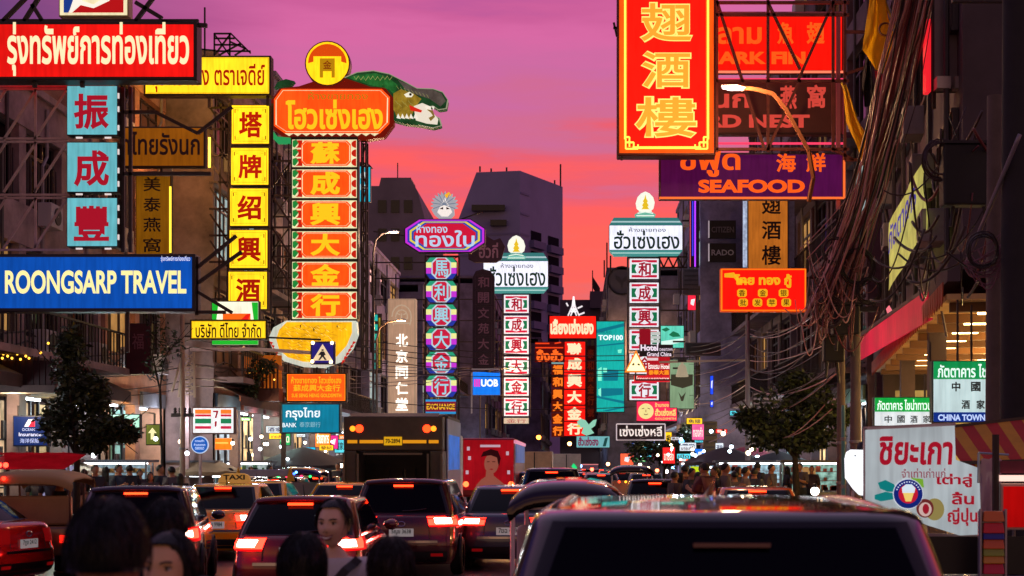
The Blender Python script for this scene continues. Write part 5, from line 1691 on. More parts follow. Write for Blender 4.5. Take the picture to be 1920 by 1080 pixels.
    if spoiler:
        z, w, a, b_, rc = G(.93)
        yy = gr(.93)[NR // 2][1]
        m = MB()
        rows = []
        for dy, dz in ((.12, .055), (0, .05), (-.07, .025), (-.075, .0), (-.03, -.02)):
            rows.append([(w * .9 * t, yy + dy + .05 * t * t, z + dz - .03 * abs(t) ** 3) for t in [-1 + 2 * i / 12 for i in range(13)]])
        m.grid(rows)
        m.build('spoiler', pm, o, smooth=60)
    m = MB()
    m.tube([(0, g1 + .25, H - .01), (0, g1 + .18, H + .03), (0, g1 + .08, H + .16)], .012, 6, .004)
    m.build('antenna', BLACK, o)
    if mirror:
        for sg_ in (-1, 1):
            m = MB()
            m.ball((sg_ * (hw + .10), L * .17, bl + .05), .11, 12, 8, .72)
            mi_ = m.build('wing_mirror', pm, o, smooth=180)
    return o
def on(px, Y): return ((px - CX) * Y / F, Y, 0)
def rear(px, Y, L, rz=0):                       # position of a car whose rear is Y metres away
    x, y, z = on(px, Y)
    return (x - math.sin(rz) * L / 2, y + math.cos(rz) * L / 2, 0)

# foreground car, only its roof and rear window in view
fg = car('glossy black car closest to the camera, only roof and rear window in view', rear(1386, 4.5, 4.7, R(-2)), R(-2), '#0c060c', kind='suv', L=4.7, W=1.86, H=1.715, belt=1.08, metal=.5, rough=.12, lights=False, third=False, winr=(.1, .875), spoiler=False, coat=1)
# shark fin and rails
m = MB()
m.box(-.13, .13, -4.7 / 2 + .305, -4.7 / 2 + .33, 1.568, 1.582)
m.build('third_brake_light', paint('#7c5448', .25), fg)
m = MB()
for t in range(9):
    pass
m.grid([[(-.028 * (1 - u), -.85 - .3 * u * u + .28 * (1 - u) * k2, 1.685 + .11 * u) for k2 in (0, .35, .7, 1)] for u in (0, .25, .5, .75, 1)])
m.grid([[(.028 * (1 - u), -.85 - .3 * u * u + .28 * (1 - u) * k2, 1.685 + .11 * u) for k2 in (0, .35, .7, 1)] for u in (0, .25, .5, .75, 1)])
m.build('fin_antenna', paint('#20283c', .15, .3, 1), fg, smooth=60)
for sx in (-1, 1):
    m = MB()
    m.tube([(sx * .60, -1.75 + i * .2, 1.665 + .03 * math.sin(math.pi * i / 11)) for i in range(12)], .018, 8)
    m.build('roof_rail', CHROME, fg, smooth=60)
for o_ in list(fg.children):
    if o_.name.startswith('antenna'):
        bpy.data.objects.remove(o_)

car('dark maroon car with glowing tail lights behind the open truck', rear(752, 23.2, 4.4), 0, '#4a1420', kind='suv', L=4.4, W=1.84, H=1.60, belt=1.0, light_z=(.82, 1.0), metal=.4)
car('deep red car with a white plate behind the smiling woman', rear(552, 18.0, 4.1, R(2)), R(2), '#6a0c14', L=4.1, W=1.72, H=1.42, belt=.92, light_z=(.74, .92), plate='4กข 281')
car('dark purple car with a yellow trim strip at the left behind the men', rear(250, 20.0, 4.4, R(11)), R(11), '#2c0e24', kind='suv', L=4.4, W=1.8, H=1.53, belt=.98, light_z=(.74, .95), plate='ฎก 512', plate_c='#d8b84c')
car('blue grey car with one glowing tail light in the middle lane', rear(952, 24.5, 4.3), 0, '#3c4454', kind='sedan', L=4.3, W=1.72, H=1.47, belt=.98, light_z=(.78, .94), spoiler=False)
car('black pickup with a bright roof brake light, beyond the black tuk tuk', rear(1032, 36, 5.0), 0, '#14101a', name='pickup_truck', kind='pickup', L=5.0, W=1.8, H=1.76, belt=1.05, light_z=(.8, 1.0), spoiler=False, cat='pickup')
def taxi(label, px, Y, rz, rs):
    t = car(label, rear(px, Y, 4.4, rz), rz, '#f0b010', name='taxi', kind='sedan', L=4.4, W=1.72, H=1.47, belt=.96, light_z=(.74, .9), spoiler=False, metal=.1, cat='taxi')
    if rs == 'sign':
        m = MB()
        m.prism([(-.34, 1.47), (.34, 1.47), (.28, 1.62), (.18, 1.66), (-.18, 1.66), (-.28, 1.62)], -.1, .08)
        b = m.build('roof_sign', lamp('#c89048', .5, False), t, bevel=.02)
        m = MB()
        letters(m, 'TAXI', -.22, .22, 1.53, 1.63, -.11, .04, 2)
        m.build('lettering', BLACK, b, fix=False)
    elif rs == 'board':
        m = MB()
        for x in (-.62, .62):
            m.prism([(x - .1, 1.44), (x + .1, 1.44), (x, 1.78)], -.05, .05)
        m.build('sign_bracket', paint('#c89a20', .5), t)
        m = MB()
        m.box(-.58, .58, -.04, .04, 1.55, 1.72)
        m.build('advert_board', paint('#8890b0', .4, noise=.2), t, bevel=.02)
    return t
taxi('yellow taxi with a lettered roof sign behind the dark purple car', 400, 27, R(3), 'sign')
taxi('yellow taxi with a grey advert board on its roof', 462, 32, R(2), 'board')
taxi('yellow taxi with a dark rear window left of the open truck', 632, 29, 0, None)
tx = car('orange pink taxi seen over the roof of the closest car', rear(1428, 25, 4.4, R(-3)), R(-3), '#d8641c', name='taxi', kind='sedan', L=4.4, W=1.72, H=1.44, belt=.96, spoiler=False, metal=.1, cat='taxi')
car('bright red car at the left edge, only its rounded corner and wheel in view', (-10.05, 21.3, 0), R(76), '#c01410', kind='sedan', L=4.3, W=1.7, H=1.46, belt=1.0, lights=False, spoiler=False, mirror=False, wheelr=.33)
# far traffic
car('pale pink car with red lamps far down the middle lane', rear(1128, 58, 4.3), 0, '#b88890', kind='sedan', L=4.3, H=1.48, spoiler=False)
car('dark car with one bright red lamp, right lane beyond the black tuk tuk', rear(1236, 36, 4.2), R(-3), '#201a28', kind='hatch', L=4.2, H=1.45)
for i, (px, Y, c, lb) in enumerate(((1072, 84, '#8a3038', 'small far red car in the middle lane'), (1168, 72, '#2c3048', 'small far dark blue car right of the pink car'), (1192, 95, '#a8a0a8', 'small far silver car in the right lane'), (1128, 105, '#604048', 'farthest brown car in the middle lane'), (905, 74, '#a8a4b0', 'far silver car beside the red bus'), (990, 64, '#281820', 'far black car just right of the red bus'), (985, 92, '#c8c8cc', 'far white car beyond the red bus'))):
    car(lb, rear(px, Y, 4.3), 0, c, kind='sedan' if i % 2 else 'suv', L=4.3, H=1.5, spoiler=False, mirror=False)

qc = random.Random(9)
for i, (px, Y, c, lb) in enumerate(((1012, 50, '#301018', 'far maroon car close behind the black pickup on its left'), (1100, 66, '#28202c', 'far black car left of the pale pink car'), (1146, 84, '#905058', 'far rose car beyond the pale pink car'), (1214, 60, '#484858', 'far grey car in the right lane beyond the small tuk tuk'), (1094, 120, '#b0a8a8', 'tiny silver car at the end of the middle lane'), (1166, 125, '#702028', 'tiny red car at the end of the right lane'),
                                       (868, 88, '#382830', 'far brown car left of the red bus'), (1046, 62, '#c0b8bc', 'far white car beyond the black pickup'), (590, 47, '#c8a020', 'far yellow taxi coloured car behind the purple tuk tuk'), (436, 44, '#b8b4bc', 'far silver car beyond the left taxis'), (505, 41, '#301820', 'far dark red car right of the left taxis'))):
    car(lb, rear(px, Y, 4.3), 0, c, kind='sedan' if i % 2 else 'hatch', L=4.3, H=1.47, spoiler=False, mirror=False)

# ---- garbage truck
t = thing('garbage_truck', 'dark grey garbage truck with an open rear hopper and red lamps up high', 'truck', on(737, 35))
GR = paint('#4c463e', .55, .2, noise=.35, nscale=2)
m = MB()
w = 1.22
m.box(-w, w, 0, .55, 2.18, 3.02)                          # header
m.add([(-w + .12, 0, 3.02), (w - .12, 0, 3.02), (w - .12, .5, 3.12), (-w + .12, .5, 3.12)], [(0, 1, 2, 3)])
m.box(-w, -w + .32, 0, 1.6, .6, 2.18)
m.box(w - .32, w, 0, 1.6, .6, 2.18)
m.box(-w + .32, w - .32, .3, 1.6, .6, 1.0)
m.box(-w, w, 1.6, 5.2, .7, 3.1)
m.build('body', GR, t, bevel=.03)
m = MB()
m.box(-w + .33, w - .33, 1.45, 1.59, 1.0, 2.17)
for i in range(5):
    m.box(-.75 + i * .33, -.6 + i * .33, 1.36, 1.45, 1.02, 1.75)
m.box(-w + .34, w - .34, 1.2, 1.3, 1.85, 1.95)
m.build('hopper', paint('#1c1a16', .7, noise=.4), t)
m = MB()
for a, b in (((-w + .5, -.05, 2.1), (w - .5, -.05, 2.1)), ((-w + .02, -.06, .7), (-w + .02, -.06, 2.1)), ((w - .02, -.06, .7), (w - .02, -.06, 2.1)), ((-w + .36, -.04, .7), (-w + .36, -.04, 2.1)), ((w - .36, -.04, .7), (w - .36, -.04, 2.1))):
    m.bar(a, b, .05)
m.build('rail', paint('#6c645a', .5, .4), t)
for x in (-.83, .83):
    m = MB()
    m.lathe([(.001, -.04), (.085, -.03), (.1, 0)], (x, -.0, 2.72), 16, 'y')
    m.build('tail_light', lamp('#ff3010', 6), t, smooth=60)
    m = MB()
    m.lathe([(.001, -.03), (.06, -.02), (.07, 0)], (x * 1.2, 0, 2.72), 12, 'y')
    m.build('indicator', lamp('#ff8a20', 2.5), t, smooth=60)
m = MB()
for x0, x1 in ((-1.12, -.88), (-.82, -.24), (.24, .82), (.88, 1.12)):
    m.box(x0, x1, -.03, -.002, 2.36, 2.44)
m.build('reflector_bar', lamp('#e8981c', .8, False), t)
m = MB()
m.box(-.22, .22, -.04, -.003, 2.31, 2.52)
pl = m.build('licence_plate', lamp('#e0a818', .8, False), t)
m = MB()
letters(m, '70-2894', -.18, .18, 2.36, 2.47, -.045, .03, 2)
m.build('lettering', BLACK, pl, fix=False)
m = MB()
m.box(w + .002, w + .03, 1.0, 5.1, 1.0, 3.0)
sd = m.build('side_panel', paint('#7878a8', .4, noise=.2), t)
m = MB()
m.box(w + .031, w + .04, 1.3, 4.6, 1.7, 2.6)
m.build('side_poster', lamp('#2c70d8', .6, False, .4, 2), sd)
m = MB()
m.box(-1.15, 1.15, 5.4, 7.2, .5, 2.7)
m.build('cab', paint('#d8d8d8', .4), t, bevel=.08)
for x in (-1.0, 1.0):
    for y in (1.9, 2.9, 6.3):
        m = MB()
        m.lathe([(.25, -.14), (.46, -.14), (.5, -.1), (.5, .1), (.46, .14), (.25, .14)], (x, y, .5), 20, 'x')
        m.build('wheel', RUBBER, t, smooth=40)
# ---- red bus with an advert on its back
t = thing('bus', 'red bus with a large portrait advert on its back', 'bus', on(916, 60))
w = 1.12
m = MB()
m.box(-w, w, 0, 11, .45, 2.95)
m.build('body', paint('#8c1018', .35, .1, .6), t, bevel=.1)
m = MB()
m.box(-w + .06, w - .06, -.03, -.002, .75, 2.86)
ad = m.build('advert', lamp('#a00c18', .8, False, .25, 1), t)
m = MB()
m.prism([(-.5, .78), (.62, .78), (.66, 1.0), (.35, 1.25), (.22, 1.36), (.2, 1.6), (-.1, 1.55), (-.12, 1.32), (-.3, 1.2), (-.52, .95)], -.045, -.03)
m.prism([(.12 + .30 * math.cos(a * .35), 1.86 + .42 * math.sin(a * .35)) for a in range(18)], -.05, -.03)
m.build('portrait', lamp('#a85c4c', .6, False), ad)
m = MB()
m.prism([(.45, 1.75), (.52, 2.1), (.4, 2.4), (.1, 2.48), (-.22, 2.36), (-.32, 2.15), (-.18, 2.18), (.1, 2.22), (.36, 2.12), (.40, 1.9)], -.06, -.045)
m.box(-.06, .05, -.058, -.049, 1.93, 1.96)
m.box(.16, .29, -.058, -.049, 1.93, 1.96)
m.build('portrait_hair', lamp('#380a10', .5, False), ad)
m = MB()
m.prism([(.03, 1.63), (.13, 1.66), (.22, 1.63), (.13, 1.6)], -.06, -.049)
m.build('portrait_lips', lamp('#8c1420', .8, False), ad)
m = MB()
m.box(-.35, .5, -.05, -.03, 2.56, 2.66)
for x, z in ((-.85, 2.5), (-.8, 2.1), (.8, 2.3), (-.9, 1.5), (.85, 1.5)):
    m.box(x - .06, x + .06, -.045, -.03, z - .08, z + .08)
m.build('advert_mark', lamp('#c8a8b8', .8, False), ad)
m = MB()
m.box(w + .003, w + .03, .6, 10.5, 1.9, 2.7)
m.build('window', lamp('#5068b0', .5, False, .5, 1), t)
m = MB()
m.box(w - .05, w + .06, -.1, 11, 2.72, 2.86)
m.build('roof_strip', lamp('#e890b0', .8, False), t)
for x in (-.95, .95):
    m = MB()
    m.lathe([(.001, -.05), (.12, -.03), (.13, 0)], (x, -.0, 1.0), 14, 'y')
    m.build('tail_light', lamp('#ff5028', 6), t)
    for y in (2.6, 8.5):
        m = MB()
        m.lathe([(.25, -.14), (.46, -.14), (.5, -.1), (.5, .1), (.46, .14), (.25, .14)], (x, y, .5), 18, 'x')
        m.build('wheel', RUBBER, t, smooth=40)
# ---- white box truck and a van in the distance
def boxtruck(label, px, Y, c, green=False):
    t = thing('box_truck', label, 'truck', on(px, Y))
    m = MB()
    m.box(-1.0, 1.0, 0, 4, .7, 2.55)
    m.build('cargo_box', paint(c, .5, noise=.2), t, bevel=.03)
    m = MB()
    m.box(-.03, .03, -.02, 0, .8, 2.5)
    m.box(-.98, .98, -.02, 0, .62, .7)
    m.build('door_seam', BLACK, t)
    m = MB()
    m.box(-.95, .95, 4.1, 5.6, .4, 2.0)
    m.build('cab', paint('#c8c8cc', .4), t, bevel=.08)
    if green:
        m = MB()
        m.prism([(.3, 1.1), (.7, 1.1), (.6, 1.4), (.75, 1.6), (.5, 1.9), (.35, 1.7), (.5, 1.5)], -.03, -.004)
        m.build('green_mark', lamp('#20d878', 1.1, False), t)
    for x in (-.8, .8):
        m = MB()
        m.box(x - .12, x + .12, -.04, -.003, .72, .84)
        m.build('tail_light', RED_L, t)
        for y in (.9, 4.6):
            m = MB()
            m.lathe([(.2, -.1), (.4, -.1), (.4, .1), (.2, .1)], (x, y, .4), 16, 'x')
            m.build('wheel', RUBBER, t)
boxtruck('pale box truck with a green mark on its rear door in the far traffic', 1062, 98, '#c8b8ac', True)
boxtruck('cream van roof glowing in the traffic right of the bus', 1002, 80, '#c8a080')

# ---- tuk tuks
def tuktuk(label, px, Y, roof, body, rz=0.0, w=.66, H=1.78, glossy=True, seat='#b09088', pole='#d8c8cc', lights=(), name='tuk_tuk', fringe=None):
    t = thing(name, label, 'tuk-tuk', (*on(px, Y)[:2], 0), rz)
    m = MB()
    rows = []
    n = 14
    for y, dz, ww in ((-.06, -.16, 1.0), (-.08, -.09, 1.04), (-.02, -.02, 1.0), (.2, .02, .97), (.9, .045, .95), (1.6, .02, .93), (2.0, -.06, .88), (2.1, -.15, .84)):
        r_ = []
        for i in range(n + 1):
            u = -1 + 2 * i / n
            r_.append((w * ww * u, y, H + dz - .10 * abs(u) ** 5 - .035 * u * u))
        rows.append(r_)
    m.grid(rows)
    m.grid([[(x, y, z - .02) for x, y, z in r_] for r_ in rows])
    m.build('roof', paint(roof, .1 if glossy else .7, .9 if glossy else 0, 1 if glossy else 0), t, smooth=180)
    for x in (-w * .95, w * .95):
        for pts_ in ([(x, .0, .45), (x, -.02, H - .17)], [(x * .9, 1.95, .7), (x * .9, 1.9, H - .12)]):
            m = MB()
            m.tube(pts_, .02, 6)
            m.build('post', paint(pole, .3, .4), t, smooth=60)
    m = MB()
    m.tube([(-w * .95, -.02, H - .2), (w * .95, -.02, H - .2)], .016, 6)
    m.build('canopy_frame', paint(pole, .3, .4), t, smooth=60)
    m = MB()
    m.box(-w, w, .0, 1.3, .38, .86)
    m.add([(-w * .9, 1.3, .38), (w * .9, 1.3, .38), (.25, 2.5, .42), (-.25, 2.5, .42), (-w * .9, 1.3, .8), (w * .9, 1.3, .8), (.22, 2.45, .98), (-.22, 2.45, .98)],
          [(0, 1, 2, 3), (4, 5, 6, 7), (0, 1, 5, 4), (1, 2, 6, 5), (2, 3, 7, 6), (3, 0, 4, 7)])
    m.build('body', paint(body, .25, .3, .8), t, bevel=.04, smooth=50)
    m = MB()
    m.box(-w * .9, w * .9, .18, .34, .87, 1.34)
    m.box(-w * .9, w * .9, .35, .85, .87, .98)
    m.build('seat', paint(seat, .55, noise=.15), t, bevel=.04)
    for x in (-w + .12, w - .12):
        m = MB()
        m.box(x - .07, x + .07, -.03, .0, .6, .72)
        m.build('tail_light', lamp('#e81c10', 3), t)
        m = MB()
        m.lathe([(.12, -.06), (.22, -.06), (.24, 0), (.22, .06), (.12, .06)], (x, .45, .24), 16, 'x')
        m.build('wheel', RUBBER, t, smooth=40)
    m = MB()
    m.lathe([(.12, -.05), (.22, -.05), (.24, 0), (.22, .05), (.12, .05)], (0, 2.35, .24), 16, 'x')
    m.build('wheel', RUBBER, t, smooth=40)
    m = MB()
    m.box(-.2, .2, -.025, 0, .44, .56)
    m.build('licence_plate', lamp('#d8b030', .4, False), t)
    for (x, z, c, s_) in lights:
        m = MB()
        m.ball((x, -.12, z), .035, 8, 6)
        m.build('lamp', lamp(c, s_), t)
    if fringe:
        m = MB()
        m.box(-w * 1.02, w * 1.02, -.10, -.09, H - .34, H - .12)
        m.build('canopy_valance', fringe, t)
    return t
tuktuk('glossy black roofed tuk tuk with pale poles in front of the black pickup', 1066, 11.6, '#2c1c20', '#501018', 0, .48, 1.69, pole='#e0ccd4', seat='#c0a0a0')
tuktuk('purple decorated tuk tuk with small red, green and blue lamps', 553, 40, '#281848', '#301c50', 0, .72, 1.72, lights=((-.45, 1.5, '#20e060', 5), (-.2, 1.5, '#ff2850', 5), (.2, 1.5, '#ff2850', 5), (.45, 1.5, '#20e060', 5), (0, 1.58, '#3060ff', 7), (.06, 1.62, '#60a0ff', 7)), seat='#807070')
tuktuk('beige tuk tuk under a cream canopy at the far left', 48, 22.5, '#a88858', '#8a6038', R(6), .72, 1.72, False, '#b08858', '#6a5040', lights=((-.3, 1.62, '#ff2010', 10), (-.5, 1.62, '#ff2010', 10)))
tuktuk('small far tuk tuk with red and yellow lamps left of the dark car', 1185, 44, '#14141c', '#181420', 0, .66, 1.78, lights=((-.4, 1.30, '#ff3018', 8), (.4, 1.30, '#ff3018', 8), (-.2, 1.3, '#ff9020', 6), (.2, 1.3, '#ff9020', 6), (0, 1.34, '#ffc040', 6), (0, 1.22, '#ffc040', 6)))
# ---- motorcycle
t = thing('motorcycle', 'small motorcycle with a red tail lamp between the bus and the blue grey car', 'motorcycle', on(902, 30))
m = MB()
for y in (0, 1.25):
    m.lathe([(.2, -.05), (.27, -.05), (.3, 0), (.27, .05), (.2, .05)], (0, y + .3, .3), 18, 'x')
m.build('wheel', RUBBER, t, smooth=40)
m = MB()
m.tube([(0, .2, .55), (0, .7, .5), (0, 1.2, .6), (0, 1.4, .95)], .07, 8)
m.tube([(-.33, 1.32, 1.02), (0, 1.36, .98), (.33, 1.32, 1.02)], .018, 6)
m.box(-.12, .12, -.05, .5, .5, .7)
m.build('frame', paint('#6c1428', .3, .2, .6), t, smooth=40)
m = MB()
m.box(-.13, .13, .05, .75, .71, .79)
m.build('seat', BLACK, t, bevel=.03)
m = MB()
m.box(-.07, .07, -.09, -.05, .58, .66)
m.build('tail_light', RED_L, t)
# ================================================================== people
def skin_mesh(nodes, edges, levels=1, root=0):
    """nodes: (x, y, z, radius); a smooth tapered surface grown round the joints"""
    me = bpy.data.meshes.new('skin')
    me.from_pydata([n[:3] for n in nodes], edges, [])
    o = bpy.data.objects.new('skin', me)
    COL.objects.link(o)
    md = o.modifiers.new('Skin', 'SKIN')
    md.use_smooth_shade = True
    if not me.skin_vertices:
        return None
    for i, n in enumerate(nodes):
        r = n[3]
        me.skin_vertices[0].data[i].radius = (r, r) if not isinstance(r, tuple) else r
        me.skin_vertices[0].data[i].use_root = (i == root)
    sb = o.modifiers.new('Sub', 'SUBSURF')
    sb.levels = sb.render_levels = levels
    dg = bpy.context.evaluated_depsgraph_get()
    ev = o.evaluated_get(dg)
    r = bpy.data.meshes.new_from_object(ev)
    bpy.data.objects.remove(o)
    return [v.co.copy() for v in r.vertices], [tuple(p.vertices) for p in r.polygons]
SKIN = paint('#a87458', .5, spec=.4)
SKIN_D = paint('#6a4434', .5)
def hair_mat(c='#0a0708'):
    k = ('hair', c)
    if k in MC: return MC[k]
    m, t, b = mat_base('hair')
    b.inputs['Base Color'].default_value = (*lin(c), 1)
    b.inputs['Roughness'].default_value = .42
    b.inputs['Specular IOR Level'].default_value = .35
    co = t.nodes.new('ShaderNodeTexCoord')
    mp_ = t.nodes.new('ShaderNodeMapping')
    mp_.inputs['Scale'].default_value = (140, 140, 6)
    n = t.nodes.new('ShaderNodeTexNoise')
    n.inputs['Scale'].default_value = 1
    n.inputs['Detail'].default_value = 3
    bp = t.nodes.new('ShaderNodeBump')
    bp.inputs['Strength'].default_value = .6
    bp.inputs['Distance'].default_value = .01
    t.links.new(co.outputs['Object'], mp_.inputs[0])
    t.links.new(mp_.outputs[0], n.inputs['Vector'])
    t.links.new(n.outputs['Fac'], bp.inputs['Height'])
    t.links.new(bp.outputs[0], b.inputs['Normal'])
    MC[k] = m
    return m
def head_pts(seg=36, rings=28):
    """a head 0.23 m tall, chin at z 0, looking along +y"""
    rows = []
    for i in range(rings + 1):
        ph = math.pi * i / rings
        row = []
        for j in range(seg):
            th = 2 * math.pi * j / seg
            x, y, z = math.sin(ph) * math.sin(th), math.sin(ph) * math.cos(th), -math.cos(ph)
            f = max(0, y)
            px, py, pz = x * .076, y * .097 - .004, .115 + z * .115
            if z < 0:                                    # jaw narrows, chin comes forward
                k = (-z) ** 1.5
                px *= 1 - .30 * k
                py *= 1 - .12 * k
                py += .026 * k * (1 if y > -.3 else .6)
            def bump(cx, cz, sx, sz): return math.exp(-((px - cx) / sx) ** 2 - ((pz - cz) / sz) ** 2) * (1 if y > 0 else 0)
            py += .024 * bump(0, .088, .011, .016) + .012 * bump(0, .108, .009, .022)         # nose
            py -= .011 * (bump(.031, .122, .016, .012) + bump(-.031, .122, .016, .012))         # eye sockets
            py += .006 * (bump(.03, .140, .022, .008) + bump(-.03, .140, .022, .008))           # brow
            py += .006 * (bump(.038, .088, .02, .018) + bump(-.038, .088, .02, .018))           # cheeks
            py += .007 * bump(0, .055, .022, .010) + .008 * bump(0, .020, .022, .014)           # lips, chin
            row.append((px, py, pz))
        rows.append(row)
    return rows
def person(label, pos, rz, h=1.66, shirt='#2a2a30', legs='#202028', hair='short', hair_c='#0a0708', skin=None, face=False, group=None, arms=0, tilt=0.0, turn=0.0, cap=None, strap=None, lod=1, smile=False, armpose=None):
    """stands with feet on the ground at pos, facing along its local +y"""
    o = thing('person', label, 'person', pos, rz, group)
    sk = skin or SKIN
    k = h / 1.70
    J = {}
    def put(n, x, y, z, r): J[n] = (x * k, y * k, z * k, r * k)
    put('pelvis', 0, 0, .92, .115); put('waist', 0, .0, 1.06, .108); put('chest', 0, 0, 1.26, .125); put('neckb', 0, -.01, 1.41, .062); put('neck', 0, .0, 1.50, .05)
    for s_, n in ((-1, 'l'), (1, 'r')):
        sw = .17 if not face else .15
        put('sh' + n, s_ * sw, -.005, 1.37, .062)
        if arms:
            put('el' + n, s_ * (sw + .06), .06, 1.12, .042); put('wr' + n, s_ * (sw - .02), .27, 1.18, .029); hd_ = (s_ * -.25, .9, .3)
        else:
            put('el' + n, s_ * (sw + .05), -.02, 1.10, .042); put('wr' + n, s_ * (sw + .055), .05, .87, .029); hd_ = (0, .15, -1)
        put('hp' + n, s_ * .09, 0, .88, .095); put('kn' + n, s_ * .10, .02, .48, .06); put('an' + n, s_ * .10, -.01, .09, .038); put('to' + n, s_ * .115, .14, .03, .03)
        w0 = Vector(J['wr' + n][:3]) / k
        d0 = Vector(hd_).normalized()
        sd_ = Vector((0, 1, 0)).cross(d0).normalized() if abs(d0.y) < .8 else Vector((1, 0, 0))
        fw = Vector((0, 1, 0)) if abs(d0.y) < .8 else Vector((0, 0, 1))
        pc = w0 + d0 * .07
        put('pa' + n, *pc, .027)
        for q_, (of, ln_) in enumerate(((-.027, .075), (-.009, .088), (.009, .083), (.027, .066))):
            a_ = pc + fw * of + d0 * .03
            b_ = a_ + d0 * ln_ * .55
            c_ = b_ + d0 * ln_ * .4 - sd_ * s_ * .02
            put('f%da%s' % (q_, n), *a_, .0095); put('f%db%s' % (q_, n), *b_, .0085); put('f%dc%s' % (q_, n), *c_, .007)
        a_ = pc + fw * .03 - d0 * .02
        b_ = a_ + fw * .028 + d0 * .03
        put('t0' + n, *a_, .010); put('t1' + n, *b_, .009); put('t2' + n, *(b_ + d0 * .03), .0075)
    E_ = [('pelvis', 'waist'), ('waist', 'chest'), ('chest', 'neckb'), ('neckb', 'neck')]
    for n in 'lr':
        E_ += [('chest', 'sh' + n), ('sh' + n, 'el' + n), ('el' + n, 'wr' + n), ('wr' + n, 'pa' + n), ('pelvis', 'hp' + n), ('hp' + n, 'kn' + n), ('kn' + n, 'an' + n), ('an' + n, 'to' + n), ('pa' + n, 't0' + n), ('t0' + n, 't1' + n), ('t1' + n, 't2' + n)]
        for q_ in range(4):
            E_ += [('pa' + n, 'f%da%s' % (q_, n)), ('f%da%s' % (q_, n), 'f%db%s' % (q_, n)), ('f%db%s' % (q_, n), 'f%dc%s' % (q_, n))]
    def grow(names, edges, fat=0.0, lev=1):
        ids = {n: i for i, n in enumerate(names)}
        nodes = [(*J[n][:3], J[n][3] + fat) for n in names]
        return skin_mesh(nodes, [(ids[a], ids[b]) for a, b in edges if a in ids and b in ids], lev, 0)
    names = list(J)
    bv, bf = grow(names, E_, 0, 1 if lod else 0)
    m = MB()
    m.add(bv, bf)
    # head on the neck
    hs = h * .135 / .23
    M = Matrix.Translation((0, .012 * k, h - .23 * hs + .002)) @ Matrix.Rotation(turn, 4, 'Z') @ Matrix.Rotation(tilt, 4, 'Y') @ Matrix.Scale(hs, 4)
    seg, rg = (36, 28) if face else (18, 14)
    rows = [[tuple(M @ Vector(p)) for p in r_] for r_ in head_pts(seg, rg)]
    m.grid(rows, True)
    for s_ in (-1, 1):                                   # ears
        e = MB()
        e.ball((0, 0, 0), .03, 8, 6)
        m.add([M @ Vector((s_ * .077 + x * .35, -.008 + y * .55, .11 + z)) for x, y, z in e.v], e.f)
    m.build('body', sk, o, smooth=180)
    if face:
        def P(x, y, z): return tuple(M @ Vector((x, y, z)))
        DK, LIP = paint('#140a08', .4), paint('#8a3a38', .4)
        for s_ in (-1, 1):
            e = MB()
            e.add([P(s_ * .031 + .0135 * math.cos(a * .524), .0795 - .004 * abs(math.cos(a * .524)), .121 + (.0048 if smile else .0062) * math.sin(a * .524)) for a in range(12)], [tuple(range(12))])
            ey = e.build('eye', paint('#d8d0c8', .2), o)
            e = MB()
            e.add([P(s_ * .031 + .0062 * math.cos(a * .524), .0815, .121 + .0055 * math.sin(a * .524)) for a in range(12)], [tuple(range(12))])
            e.build('iris', DK, ey)
            e = MB()
            e.tube([P(s_ * (.016 + .03 * t), .0815 - .006 * t * t, .1265 + .003 * math.sin(math.pi * t)) for t in (0, .25, .5, .75, 1)], .0022 * hs, 5)
            e.build('eyelash', DK, ey)
            e = MB()
            e.tube([P(s_ * (.013 + .036 * t), .092 - .012 * t * t, .139 + .006 * math.sin(math.pi * t * .8)) for t in (0, .25, .5, .75, 1)], .0032 * hs, 5)
            e.build('eyebrow', DK, o)
            e = MB()
            e.ball(P(s_ * .008, .112, .080), .003, 6, 4)
            e.build('nostril', paint('#4a261c', .6), o)
        wd_ = .033 if smile else .021
        ll = MB()
        ll.tube([P(wd_ * t, .104 - .012 * t * t, .058 + (.009 if smile else .001) * t * t) for t in (-1, -.6, -.2, .2, .6, 1)], .0036 * hs, 6)
        ll.tube([P(wd_ * .8 * t, .105 - .012 * t * t, (.042 if smile else .051) + (.012 if smile else .003) * t * t) for t in (-1, -.6, -.2, .2, .6, 1)], .0045 * hs, 6)
        mo = ll.build('mouth', LIP, o, smooth=180)
        if smile:
            t_ = MB()
            t_.grid([[P(wd_ * .85 * t, .1065 - .012 * t * t, z + .010 * t * t) for t in (-1, -.6, -.2, .2, .6, 1)] for z in (.046, .0575)])
            t_.build('teeth', paint('#e8e0d4', .25), mo)
    # hair: a shell over the skull, open at the face
    hm = MB()
    seg, rg = (32, 22) if (face or lod) else (18, 12)
    q = random.Random(int(abs(pos[0] * 91 + pos[1] * 37)))
    rows = []
    for i in range(rg + 1):
        ph = math.pi * (i / rg) * (.66 if hair == 'short' else .62)
        row = []
        for j in range(seg):
            th = 2 * math.pi * j / seg
            fr = max(0, math.cos(th))                     # 1 = towards the face
            lim = math.pi * ((.60 - .33 * fr ** .8) if not face else (.61 - .35 * min(1, fr * 1.55)))
            p_ = min(ph, lim)
            st = 1.0 + .022 * math.sin(th * 3 + i * .5 + len(label)) * (i / rg) + q.uniform(-.011, .011)
            x, y, z = math.sin(p_) * math.sin(th), math.sin(p_) * math.cos(th), math.cos(p_)
            row.append((x * .088 * st, y * .109 * st - .006, .120 + z * .121))
        rows.append(row)
    lng = {'short': 0, 'bob': .09, 'long': .24, 'tied': 0}[hair]
